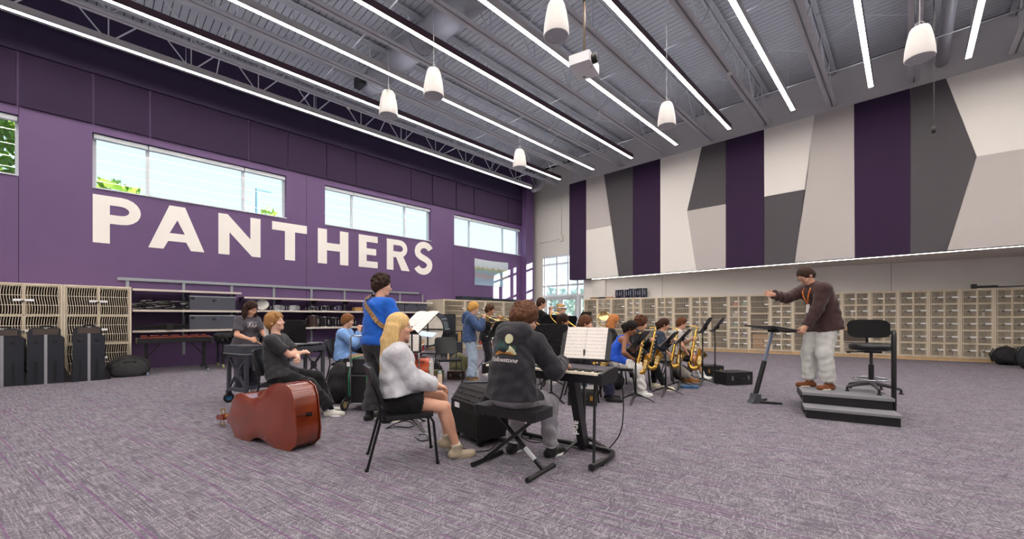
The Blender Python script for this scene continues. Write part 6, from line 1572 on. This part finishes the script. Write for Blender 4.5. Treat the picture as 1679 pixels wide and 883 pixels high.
for y in (.03, LV - .06):
    for x in (.02, WV - .06): MB().box((x, y, .16), (x + .045, y + .045, .73)).build('leg', m_vf, vb)
    MB().box((.02, y, .19), (WV - .02, y + .045, .24)).build('cross_beam', m_vf, vb); MB().box((.02, y, .68), (WV - .02, y + .045, .73)).build('cross_beam', m_vf, vb)
    for a_, b_ in (((.05, .24), (WV - .05, .68)), ((WV - .05, .24), (.05, .68))): MB().tube([(a_[0], y + .022, a_[1]), (b_[0], y + .022, b_[1])], .02, 4).build('brace', m_vf, vb)
    MB().disc((WV / 2, y + .02, .46), (0, 1, 0), .07, .03, 16).build('brace_hub', m_vf, vb)
    for x in (.02, WV - .03):
        w_ = MB().tube([(x, y + .03 + .058 * math.cos(2 * PI * k / 18), .075 + .058 * math.sin(2 * PI * k / 18)) for k in range(18)], .017, 8, close=True).build('wheel', mk, vb, smooth=True); MB().disc((x, y + .03, .075), (1, 0, 0), .04, .02, 14).build('hub', mat('wheel_blue', '#2f6f9a', .4), w_); MB().box((x - .025, y, .1), (x + .025, y + .06, .19)).build('caster_fork', mk, vb)
MB().box((WV * .4, .05, .20), (WV * .6, LV - .05, .23)).build('lower_rail', m_vf, vb)
# ------------------------------------------------------------------ podium, stool, conductor's stand
A_, B_ = fl(1322, 685), fl(1478, 701); ex = (B_ - A_).normalized(); pang = math.atan2(ex.y, ex.x)
pw = (B_ - A_).length
pod = thing('podium', A_, pang, 'low two-step black podium with grey treads under the conductor', 'podium')
m_tread = mat('podium_tread', '#7d7d83', .7, var=.1, scale=60); m_pod = mat('podium_black', '#0f0f12', .5)
MB().box((0, .02, 0), (pw, .62, .105)).build('lower_riser', m_pod, pod); MB().box((-.015, 0, .105), (pw + .015, .34, .135)).build('lower_tread', m_tread, pod)
MB().box((0, .32, .135), (pw, 1.22, .245)).build('upper_riser', m_pod, pod); MB().box((-.015, .30, .245), (pw + .015, 1.24, .28)).build('upper_tread', m_tread, pod)
for z in (.07, .21): MB().disc((-.012, .1 + .3 * (z > .1), z), (1, 0, 0), .012, .03).build('side_peg', mk, pod)
MB().tube([(pw + .03, .40, .12), (pw + .03, .40, 1.04), (pw + .032, .42, 1.08), (pw + .036, .45, 1.10), (pw + .04, .48, 1.08), (pw + .044, .50, 1.02), (pw + .044, .50, .2)], .022, 10).build('hand_rail', m_tubeb, pod, smooth=40)
ps = cw(4.80, 5.42, ZP); so = thing('drafting_stool', ps, dirang(-.6, -1), 'black drafting stool with chrome foot ring on the podium', 'stool')
m_st = mat('stool_vinyl', '#141417', .35); m_sg = mat('stool_grey', '#3c3c42', .5)
MB().lathe([(.0, .55), (.19, .55), (.225, .565), (.24, .60), (.225, .635), (.18, .645), (.0, .635)], 28).build('seat', m_st, so, smooth=60)
bkv = MB(); nx_, nz_ = 10, 8; vs = []; fs = []
for lay in (0, 1):
    for i in range(nz_ + 1):
        for k in range(nx_ + 1):
            u, v = -1 + 2 * k / nx_, -1 + 2 * i / nz_; e = (1 - abs(v) ** 5 * .14); vs.append((u * .225 * e, -.21 - .03 * v + .06 * u * u - (.05 * (1 - abs(u) ** 4 * .7) * (1 - abs(v) ** 4 * .7) if lay else 0), .835 + v * .125 * (1 - abs(u) ** 5 * .16)))
m_ = (nx_ + 1) * (nz_ + 1)
for i in range(nz_):
    for k in range(nx_):
        a_ = i * (nx_ + 1) + k; q = (a_, a_ + 1, a_ + nx_ + 2, a_ + nx_ + 1); fs.append(q[::-1]); fs.append(tuple(x + m_ for x in q))
ring = [k for k in range(nx_ + 1)] + [i * (nx_ + 1) + nx_ for i in range(1, nz_ + 1)] + [nz_ * (nx_ + 1) + k for k in range(nx_ - 1, -1, -1)] + [i * (nx_ + 1) for i in range(nz_ - 1, 0, -1)]
for a_, b_ in zip(ring, ring[1:] + ring[:1]): fs.append((a_, b_, b_ + m_, a_ + m_))
bkv.add(vs, fs).build('backrest', mat('stool_fabric', '#0b0b0d', .95), so, smooth=60)
MB().tube([(0, -.12, .56), (0, -.24, .58), (0, -.25, .80)], .016, 8).build('back_bar', mk, so)
MB().tube([(0, 0, .14), (0, 0, .36)], .03, 14).build('column_sleeve', mk, so, smooth=40); MB().tube([(0, 0, .34), (0, 0, .56)], .018, 12).build('gas_lift', m_sg, so, smooth=40)
MB().box((-.09, -.09, .52), (.09, .09, .555)).build('mechanism', mk, so); MB().tube([(.08, .0, .53), (.24, .03, .52)], .008, 6).disc((.24, .03, .52), (1, 0, 0), .015, .04, 8).build('lever', mk, so)
MB().tube([(.2 * math.cos(2 * PI * k / 28), .2 * math.sin(2 * PI * k / 28), .17) for k in range(28)], .011, 8, close=True).build('foot_ring', mchr, so, smooth=True)
for k in range(5):
    a_ = 2 * PI * k / 5 + .4; c, s_ = math.cos(a_), math.sin(a_); MB().tube([(0, 0, .12), (c * .15, s_ * .15, .095), (c * .29, s_ * .29, .06)], [.032, .024, .017], 8).build('base_arm', m_sg, so, smooth=40); MB().lathe([(.0, 0), (.026, 0), (.026, .012), (.014, .02), (.014, .06)], 10, M4(Matrix.Identity(3), (c * .29, s_ * .29, 0))).build('glide', mk, so)
    MB().tube([(c * .03, s_ * .03, .19), (c * .2, s_ * .2, .17)], .007, 6).build('ring_spoke', mchr, so)
pcs = fl(1238, 660); cs = thing('conductor_stand', pcs, dirang(-1, -.1), 'conductor stand with tilted telescopic column and flat desk', 'conductor stand')
# local: x right of the reader is..., the column leans to the conductor (local -Y)
MB().tube([(0, 0, .10), (0, -.15, .62)], .034, 12).build('lower_column', mk, cs, smooth=40); MB().tube([(0, -.14, .58), (0, -.28, 1.06)], .024, 4).build('upper_column', mat('anodised', '#8e98a8', .3, metal=.6), cs)
MB().prism([(-.07, .0), (.09, .0), (.05, .06), (.03, .14), (-.05, .14), (-.055, .06)], -.06, .06, axis=0).build('foot_block', mat('foot_grey', '#4a4d52', .5), cs)
for sx in (-1, 1): MB().tube([(sx * .03, -.03, .02), (sx * .16, -.30, .016)], [.026, .018], 8).build('base_leg', mk, cs, smooth=40)
MB().box((-.05, -.34, 1.05), (.05, -.24, 1.09)).build('tilt_head', mk, cs)
Rt = Matrix.Rotation(math.radians(9), 3, 'X')
MB().box((-.31, -.51, 1.10), (.31, -.05, 1.115), Rt).build('desk', m_stand, cs); MB().box((-.31, -.515, 1.085), (.31, -.505, 1.125), Rt, (0, -.28, 1.107)).build('lip', m_stand, cs)
o = thing('score', pcs, dirang(-1, -.1), 'open white score lying on the conductor stand', 'score'); MB().box((.01, -.50, 1.118), (.27, -.12, 1.124), Rt, (0, -.28, 1.107)).build('page', m_plain, o); MB().box((-.27, -.50, 1.118), (-.01, -.12, 1.124), Rt, (0, -.28, 1.107)).build('page', mat('page_grey', '#b9b3ad', .8), o)
# ------------------------------------------------------------------ tuba cases, bags, percussion and clutter
m_tc = mat('case_navy_black', '#191d28', .38, bump=.25, bscale=120); m_strip = mat('case_aluminium', '#b9bcc0', .3, metal=.8); m_hw = mat('case_hardware', '#0d0d10', .4)
def tuba_case(px, py, hgt, w, label):
    p = fl(px, py); d = .36; t = thing('tuba_case', p, PI / 2, label, 'tuba case')   # front faces +X world: local -Y
    hw = w / 2; x1 = hw * .78
    side = [(-hw, .0), (hw, .0), (hw, hgt * .80), (x1, hgt * .86), (x1, hgt * .97), (x1 - .04, hgt), (-hw + .06, hgt), (-hw + .02, hgt * .97), (-hw, hgt * .9)]
    MB().prism(side, 0, d, axis=1).build('shell', m_tc, t)
    MB().box((-.02, -.006, .0), (.02, d + .004, hgt + .006)).build('metal_strip', m_strip, t)
    for sx in (-1, 1): MB().prism([(hw, .0), (hw + .09, .0), (hw + .08, .08), (hw, .26)] if sx > 0 else [(-hw, .26), (-hw - .04, .08), (-hw - .05, 0), (-hw, 0)], .05, d, axis=1).build('bell_bulge', m_hw, t)
    for x in (-hw * .55, hw * .5):
        MB().lathe([(.0, .006), (.025, .004), (.03, 0)], 10, M4(frame_to((0, -1, 0)), (x, 0, hgt * .75))).build('latch', m_hw, t); MB().box((x - .012, -.02, hgt * .05), (x + .012, 0, hgt * .42)).build('skid', m_hw, t)
    MB().tube([(-.08, d * .4, hgt), (-.06, d * .4, hgt + .035), (.06, d * .4, hgt + .035), (.08, d * .4, hgt)], .012, 6).build('handle', m_hw, t)
    MB().box((x1 * -.9, -.008, hgt * .88), (x1 * .9, 0, hgt * .985)).build('top_panel', mat('case_brown', '#4a4038', .5), t)
tuba_case(3, 634, 1.06, .52, 'black tuba case at the far end of the row from the round cymbal bag')
tuba_case(75, 629, 1.07, .46, 'black tuba case with a silver strip before the brass showing in the lockers')
tuba_case(146, 624, 1.08, .45, 'black tuba case with a silver strip next to the round cymbal bag')
p = onX(35, 543, -12.7); t = thing('stored_horn', (-12.75, p.y, .82), 0, 'yellow brass horn lying inside a tall locker behind the tuba cases', 'horn')
MB().tube([(0, -.25, .1), (0, .1, .11), (0, .3, .08)], [.05, .07, .11], 12).build('bell', m_brass, t, smooth=True); MB().tube([(.05, -.25, .03), (.05, .28, .03)], .02, 8).build('tubing', m_brass, t)
# round soft bag
p = fl(212, 617); t = thing('cymbal_bag', (p.x - .12, p.y, 0), 0, 'round black cymbal bag slumped against the end of the tall lockers', 'bag')
F = Field((-.45, -.5, -.05), (.45, .5, .6), .014); F.ell((.0, 0, .20), (np.array((.8, 0, .6)), np.array((0, 1., 0)), np.array((-.6, 0, .8))), (.13, .36, .30), .03, noise=.012, nf=14); F.rod((.0, 0, -.4), (.0, 0, .0), 2, 2, .001, op='cut', flat=(False, True))
obj('bag_body', F.mesh('bag_body', 1), mat('black_nylon', '#17171a', .7, bump=.4, bscale=30), t)
MB().tube([tuple(V(.16 + .05 * math.sin(a_), .30 * math.cos(a_), .16 + .22 * math.sin(a_)) + V(.02, 0, .04)) for a_ in [PI * k / 12 for k in range(13)]], .008, 6).build('zip', mk, t, smooth=True); MB().tube([(.20, -.1, .30), (.25, -.06, .33), (.25, .06, .33), (.20, .1, .30)], .012, 6).build('handle', mk, t, smooth=True)
# marimba with rosewood bars under the shelves
pm = V(-12.35, .66, 0); t = thing('marimba', pm, 0, 'black marimba with reddish wooden bars parked under the shelves', 'marimba')
m_rose = mat('rosewood', '#8a3f2a', .35, var=.2, scale=10)
MB().box((-.28, 0, .70), (-.24, 1.3, .79)).build('side_rail', mk, t); MB().box((.24, 0, .70), (.28, 1.3, .79)).build('side_rail', mk, t); MB().prism([(-.3, .66), (.3, .66), (.3, .78), (-.3, .82)], 1.28, 1.33, axis=1).build('end_board', mat('marimba_end', '#26262a', .4), t); MB().box((-.3, -.04, .68), (.3, 0, .8)).build('end_board', mk, t)
for i in range(24):
    y = .02 + i * .052; MB().box((-.02, y, .80), (.26 - .004 * i, y + .045, .82)).build('bar', m_rose, t)
    if i % 7 not in (2, 6): MB().box((-.27 + .004 * i, y + .026, .835), (-.03, y + .07, .853)).build('bar', m_rose, t)
for y in (.12, 1.18):
    MB().box((-.04, y - .03, .12), (.04, y + .03, .70)).build('column', mk, t); MB().tube([(-.36, y, .06), (-.1, y, .11), (.1, y, .11), (.48, y, .06)], .028, 6).build('foot_beam', m_hw, t)
    for x in (-.36, .48): MB().disc((x, y, .035), (0, 1, 0), .035, .028, 12).build('caster', mat('caster_grey', '#7f93a6', .4), t)
    MB().tube([(0, y, .35), (0, y + (.25 if y < .5 else -.25), .66)], .012, 6).build('brace', mk, t)
# cloth-covered instruments on trolleys
def covered(y0, y1, x0, x1, z, label, hx='#19181b', legs=True):
    t = thing('covered_instrument', ((x0 + x1) / 2, (y0 + y1) / 2, 0), 0, label, 'covered instrument'); a, b = (x1 - x0) / 2, (y1 - y0) / 2
    F = Field((-a - .12, -b - .12, .4), (a + .12, b + .12, z + .12), .018)
    for i in range(5): F.rod((-a + .06, -b + .06 + i * (2 * b - .12) / 4, z - .06), (a - .06, -b + .06 + i * (2 * b - .12) / 4, z - .06 + .02 * math.sin(i * 2)), .07, .06, .06, wr=.01)
    F.rod((0, -b + .06, z - .06), (0, b - .06, z - .05), .08, .08, .05, (1, 0, 0), a / .08 * .95, wr=.012)
    F.rod((0, -b + .05, z - .17), (0, b - .05, z - .17), .06, .06, .05, (1, 0, 0), a / .06, wr=.02)
    obj('cover_cloth', F.mesh('cover_cloth', 1), mat('cover' + hx, hx, .95, bump=.4, bscale=22), t)
    for x in (-a + .05, a - .05):
        for y in (-b + .08, b - .08):
            MB().tube([(x, y, .12), (x, y, z - .1)], .022, 8).build('leg', m_hw, t); MB().disc((x, y, .06), (0, 1, 0), .06, .035, 14).build('wheel', mat('wheel_tan', '#8f8a62', .5), t)
    MB().box((-a + .04, -b + .07, .28), (-a + .07, b - .07, .33)).build('stretcher', m_hw, t); MB().box((a - .07, -b + .07, .28), (a - .04, b - .07, .33)).build('stretcher', m_hw, t)
covered(2.1, 3.3, -12.75, -12.05, .86, 'instrument trolley under a black cloth near the chests'); covered(5.6, 6.7, -12.7, -11.95, .80, 'timpani-sized drum under a navy cloth behind the boy in light blue', '#1d2c4a')
rnd = random.Random(8)
for k in range(5):
    y = 5.9 + k * .13; o = MB().tube([(0, 0, 0), (.03, rnd.uniform(-.06, .06), -.26)], .008, 6).lathe([(0, -.03), (.02, -.02), (.024, 0), (.0, .025)], 10, M4(Matrix.Identity(3), (.03, 0, -.27))).build('drum_mallet', mat('mallet_amber', '#c08a3a', .6), None, smooth=40); o.location = (-11.93, y, .70); tag(o, 'amber mallet hanging in the holder under the navy cloth', 'mallet', 'mallets in the holder')
# concert bass drum on its frame
p = cw((707 - CX) / FPX * 13.0, 13.0); t = thing('concert_bass_drum', p, dirang(-.25, -1), 'large white-headed concert bass drum on a wheeled frame', 'bass drum')
R = .53; zc = .90
MB().lathe([(R, -.22), (R, .22)], 40, M4(frame_to((0, 1, 0)), (0, 0, zc))).build('shell', mat('bass_drum_shell', '#1a1a1e', .3), t, smooth=40)
for y in (.22, -.22):
    MB().lathe([(0, 0), (R, 0), (R, .006), (0, .006)], 40, M4(frame_to((0, 1, 0)), (0, y, zc))).build('drum_head', mat('calf_head', '#d8d2c6', .6, var=.12, scale=5), t, smooth=40); MB().tube([(R * math.cos(2 * PI * k / 40), y, zc + R * math.sin(2 * PI * k / 40)) for k in range(40)], .022, 8, close=True).build('hoop', mk, t, smooth=True)
for k in range(10): a_ = 2 * PI * k / 10; MB().tube([((R + .02) * math.cos(a_), -.2, zc + (R + .02) * math.sin(a_)), ((R + .02) * math.cos(a_), .2, zc + (R + .02) * math.sin(a_))], .012, 6).build('lug', mchr, t)
MB().box((-.02, .24, .3), (.02, .27, 1.42)).build('frame_bar', mk, t); MB().box((-.5, .24, zc - .02), (.5, .265, zc + .02)).build('frame_bar', mk, t)
for x in (-.52, .52): MB().tube([(x, 0, .12), (x, 0, .9)], .022, 8).build('leg', mk, t); MB().tube([(x, -.35, .10), (x, .35, .10)], .02, 8).build('foot_bar', mk, t); [MB().disc((x, y, .045), (1, 0, 0), .045, .03, 12).build('caster', mk, t) for y in (-.33, .33)]
MB().tube([(-.52, .0, .11), (.52, 0, .11)], .02, 8).build('cross_bar', mk, t)
p = cw((757 - CX) / FPX * 12.6, 12.6)
t = thing('stick_tray', (p.x, p.y, 0), 0, 'small black accessory table with drum sticks beside the bass drum', 'accessory table'); MB().box((-.25, -.2, .82), (.25, .2, .86)).build('tray', mk, t); MB().tube([(0, 0, .03), (0, 0, .82)], .02, 8).build('pole', mk, t); MB().disc((0, 0, .02), (0, 0, 1), .2, .03, 16).build('base', mk, t); MB().box((.1, -.21, .55), (.2, -.2, .84)).build('stick_bag', mat('stick_tan', '#b58f55', .7), t)
# stack of loudspeakers
def speaker_box(px, d, z, w, h, dd, label):
    q = cw((px - CX) / FPX * d, d, z); t = thing('loudspeaker', q, dirang(.1, -1), label, 'loudspeaker')
    MB().rbox((-w / 2, -dd / 2, 0), (w / 2, dd / 2, h), .03).build('cabinet', m_amp, t, smooth=40); MB().box((-w / 2 + .03, dd / 2, .04), (w / 2 - .03, dd / 2 + .012, h - .04)).build('speaker_grille', mat('speaker_mesh', '#1d222c', .6), t); MB().box((-.05, dd / 2 + .012, h * .08), (.05, dd / 2 + .016, h * .13)).build('badge', m_rail, t)
speaker_box(737, 13.6, .0, .55, .72, .5, 'large black loudspeaker standing on the floor beside the bass drum'); speaker_box(736, 13.6, .72, .45, .66, .42, 'black loudspeaker stacked on a larger one beside the bass drum'); speaker_box(744, 11.8, 0, .5, .55, .4, 'black speaker cabinet behind the empty chair')
# red drum kit
m_red = mat('red_sparkle', '#a3261c', .25, coat=.6, var=.2, scale=60); m_org = mat('orange_shell', '#c4512a', .3, coat=.5); m_cym = mat('cymbal_bronze', '#8a6a34', .28, metal=.9)
dk = cw((676 - CX) / FPX * 7.45, 7.45); kf = (C_ * -.2 + 0, 0)
bd = drum((dk.x, dk.y, .27), .26, .36, m_org, 'small orange bass drum of the kit lying on its side', None, up=(C_ * 1 - S_ * .05, S_ * 1 + C_ * .05, 0), lugs=8)
for px, d, z, r, h, lab in ((662, 7.2, .63, .12, .17, 'red tom drum of the kit beside the bronze cymbal'), (684, 7.35, .66, .13, .16, 'red tom drum of the kit behind the blonde girl'), (671, 7.5, .50, .14, .2, 'lower red tom drum of the kit')):
    q = cw((px - CX) / FPX * d, d, z); drum(q, r, h, m_red, lab, None, up=(.25, -.2, 1), lugs=6)
def cymbal(px, d, z, r, label, tilt=(.2, -.15, 1), m=None):
    q = cw((px - CX) / FPX * d, d); t = thing('cymbal_stand', q, 0, label, 'cymbal')
    MB().tube([(0, 0, .25), (0, 0, z)], .012, 8).build('pole', mchr, t, smooth=True)
    MB().lathe([(.0, .03), (.03, .028), (.05, .012), (r * .6, .0), (r, -.02), (r, -.022), (r * .6, -.003), (.0, .02)], 28, M4(frame_to(tilt), (0, 0, z))).build('cymbal', m or m_cym, t, smooth=40)
    MB().disc((0, 0, z + .04), (0, 0, 1), .014, .03).build('wing_nut', mchr, t)
    for k in range(3): a_ = 2 * PI * k / 3 + .5; MB().tube([(0, 0, .32), (.25 * math.cos(a_), .25 * math.sin(a_), .012)], .011, 6).build('leg', mchr, t)
cymbal(672, 7.0, .86, .26, 'bronze cymbal on a chrome stand behind the blonde girl'); cymbal(687, 6.9, .80, .05, 'chrome drum hardware stand behind the blonde girl'); cymbal(806, 9.4, .93, .2, 'bronze cymbal beside the trumpet players', m=m_brass)
q = cw((690 - CX) / FPX * 7.0, 7.0, .99); o = MB().prism([(-.25, -.1), (.25, -.1), (.25, .1), (-.25, .1)], 0, .006).build('folder_page', mat('pale_blue_paper', '#b7cbe6', .7), None); o.location = q; o.rotation_euler = (.35, .1, .6); tag(o, 'pale blue sheet lying over the drums behind the stand', 'paper')
for px, d, z, r, h in ((795, 9.6, .62, .13, .18), (806, 9.7, .60, .14, .2)):
    q = cw((px - CX) / FPX * d, d, z); drum(q, r, h, m_org, 'orange tom drum beside the trumpet players', 'toms beside the trumpet players', up=(.15, -.1, 1)); 
    t = thing('tom_stand', cw((px - CX) / FPX * d, d), 0, 'chrome tripod stand under an orange tom', 'drum stand', 'tom stands'); MB().tube([(0, 0, .2), (0, 0, z)], .014, 8).build('pole', mchr, t); [MB().tube([(0, 0, .3), (.22 * math.cos(a_), .22 * math.sin(a_), .01)], .011, 6).build('leg', mchr, t) for a_ in (0, 2.1, 4.2)]
for px, d, z in ((662, 7.2, .63), (684, 7.35, .66), (671, 7.5, .5)):
    t = thing('drum_stand', cw((px - CX) / FPX * d, d), 0, 'chrome tripod stand holding a red tom drum', 'drum stand', 'red tom stands'); MB().tube([(0, 0, .2), (0, 0, z + .02)], .013, 8).build('pole', mchr, t); [MB().tube([(0, 0, .28), (.2 * math.cos(a_), .2 * math.sin(a_), .01)], .011, 6).build('leg', mchr, t) for a_ in (.3, 2.4, 4.5)]
# empty chair, bottles, bags, small cases
q = cw((735 - CX) / FPX * 8.1, 8.1); music_chair(q, dirang(.35, -.94), 'empty black music chair behind the keyboard amplifier')
def bottle(px, d, z, h, hx, label):
    q = cw((px - CX) / FPX * d, d, z); t = thing('water_bottle', q, 0, label, 'bottle'); MB().lathe([(0, 0), (h * .15, 0), (h * .16, .01), (h * .16, h * .72), (h * .12, h * .8)], 14).build('flask', mat('flask' + hx, hx, .4), t, smooth=40); MB().lathe([(h * .12, h * .8), (h * .13, h * .82), (h * .13, h * .92), (h * .05, h), (0, h)], 12).build('cap', mat('flask_cap', '#9fb6b4', .4), t, smooth=40)
bottle(721, 7.6, 0, .27, '#e6cdb8', 'pale peach water bottle on the floor by the olive amplifier'); bottle(735, 8.0, .447, .12, '#c9a480', 'small amber bottle standing on the empty chair'); bottle(782, 8.3, 0, .25, '#c9ccc9', 'clear bottle at the feet of the trumpet player in blue')
def soft_bag(px, d, w, h, hx, label, straps=True, z=0.0, face=(0, -1)):
    q = cw((px - CX) / FPX * d, d, z); t = thing('backpack', q, dirang(*face), label, 'backpack')
    F = Field((-w * .7, -w * .6, -.02), (w * .7, w * .6, h * 1.15), .014); F.ell((0, 0, h * .45), np.eye(3), (w * .5, w * .36, h * .52), .03, noise=.012, nf=20); F.ell((0, w * .25, h * .3), np.eye(3), (w * .36, w * .22, h * .28), .03, noise=.008, nf=24); F.rod((0, 0, -.4), (0, 0, 0), 2, 2, .001, op='cut', flat=(False, True))
    obj('bag_body', F.mesh('bag_body', 1), mat('bag' + hx, hx, .8, bump=.4, bscale=40), t)
    MB().tube([(-.05, 0, h * .95), (-.03, 0, h * 1.03), (.03, 0, h * 1.03), (.05, 0, h * .95)], .01, 6).build('handle', mk, t, smooth=True)
    if straps: [MB().tube([(x, -w * .3, h * .85), (x, -w * .45, h * .5), (x, -w * .33, h * .1)], .014, 6).build('strap', mk, t, smooth=True) for x in (-w * .2, w * .2)]
soft_bag(700, 8.5, .42, .40, '#5c6488', 'blue-grey backpack beside the drum kit'); soft_bag(713, 8.3, .34, .36, '#121216', 'black backpack leaning on the olive amplifier'); soft_bag(752, 8.9, .42, .52, '#5d5a3c', 'olive camouflage backpack behind the empty chair')
soft_bag(1650, 10.9, .62, .50, '#16161a', 'black backpack slumped against the end lockers'); soft_bag(1690, 10.0, .55, .62, '#1c2026', 'dark backpack standing beside the slumped black one'); soft_bag(1705, 10.45, .4, .72, '#121214', 'tall black bag behind the two backpacks by the end lockers')
soft_bag(1006, 7.25, .4, .3, '#131317', 'black bag under the chair of the player behind the sheet music'); soft_bag(1118, 8.35, .4, .28, '#101013', 'black bag under the chair of the player with the ponytail')
def hard_case(px, py, w, l, h, label, face, hx='#131316', latch='#b8893a', z=0):
    q = fl(px, py, z); t = thing('instrument_case', q, dirang(*face), label, 'instrument case')
    MB().rbox((-w / 2, 0, 0), (w / 2, l, h * .55), .03).build('base_shell', mat('case' + hx, hx, .5, bump=.2, bscale=90), t, smooth=40); MB().rbox((-w / 2, 0, h * .56), (w / 2, l, h), .03).build('lid', mat('case' + hx, hx, .5), t, smooth=40)
    MB().box((-w / 2 + .005, -.004, h * .53), (w / 2 - .005, l + .004, h * .58)).build('seam', mk, t)
    for x in (-w * .3, w * .3): MB().box((x - .02, -.012, h * .4), (x + .02, 0, h * .72)).build('latch', mat('latch' + latch, latch, .3, metal=.8), t)
    MB().tube([(-.07, 0, h * .5), (-.06, -.04, h * .5), (.06, -.04, h * .5), (.07, 0, h * .5)], .01, 6).build('handle', mk, t, smooth=True)
hard_case(1214, 631, .60, .36, .24, 'black rectangular instrument case on open carpet beyond the saxophones', (-.25, .97), latch='#8d8f92'); hard_case(1172, 618, .44, .34, .24, 'black instrument case behind the feet of the player in shorts', (-.1, 1)); hard_case(955, 665, .42, .26, .20, 'black instrument case with brass latches under the keyboard', (.15, 1))
hard_case(714, 626, .28, .22, .22, 'olive amplifier box beside the peach bottle', (0, 1), '#6d6a4a', '#2a2a2a'); hard_case(747, 622, .36, .26, .17, 'brown leather case under the olive backpack', (0, 1), '#3a2018', '#8d8f92'); hard_case(809, 612, .5, .3, .2, 'black open case beyond the jeans of the trumpet player', (0, 1))
soft_bag(560, 6.1, .42, .62, '#121215', 'black gig bag leaning near the end of the vibraphone')
for px, py, lab in ((1130, 635, 'blue cloth pouch on the carpet beside the middle saxophone stand'), (1178, 622, 'blue cloth pouch under the end saxophone stand')):
    q = fl(px, py); o = MB().rbox((-.15, -.1, 0), (.15, .1, .03), .05).build('cloth_pouch', mat('pouch_blue', '#2f5d86', .8), None, smooth=40); o.location = q; o.rotation_euler = (0, 0, .8); tag(o, lab, 'pouch')
# cables on the carpet
def cable(pts, label, r=.006):
    q = []
    P3 = [V(*p) for p in pts]
    for i in range(len(P3) - 1):
        a, b, c, d = P3[max(i - 1, 0)], P3[i], P3[i + 1], P3[min(i + 2, len(P3) - 1)]
        for k in range(6):
            t = k / 6; q.append(.5 * (2 * b + (c - a) * t + (2 * a - 5 * b + 4 * c - d) * t * t + (3 * b - a - 3 * c + d) * t ** 3))
    q.append(P3[-1]); o = MB().tube([tuple(v) for v in q], r, 6).build('cable', mk, None, smooth=True); tag(o, label, 'cable')
e = .007
cable([fl(755, 708, .1), fl(752, 725, e), fl(768, 738, e), fl(800, 738, e), fl(812, 728, e)], 'black cable curling from the keyboard amplifier to the bench')
cable([fl(640, 690, e), fl(668, 690, e), fl(680, 696, e), fl(668, 700, e), fl(645, 698, e)], 'black cable looped on the carpet behind the blonde girl'); cable([fl(686, 712, e), fl(698, 712, e), fl(702, 720, e), fl(690, 722, e), fl(681, 716, e)], 'small black cable loop under the near chair')
kp = cw(.98, 3.62, .72); cable([kp, cw(1.0, 3.64, .45), cw(.98, 3.7, .2), cw(.86, 3.8, e), cw(.80, 3.9, e)], 'black power cable hanging from the end of the keyboard')
cable([cw(-.1, 4.1, .6), cw(-.05, 4.15, .3), cw(.1, 4.15, .05), cw(.25, 4.1, e), cw(.4, 4.2, e)], 'thin black cable dropping behind the keyboard player')
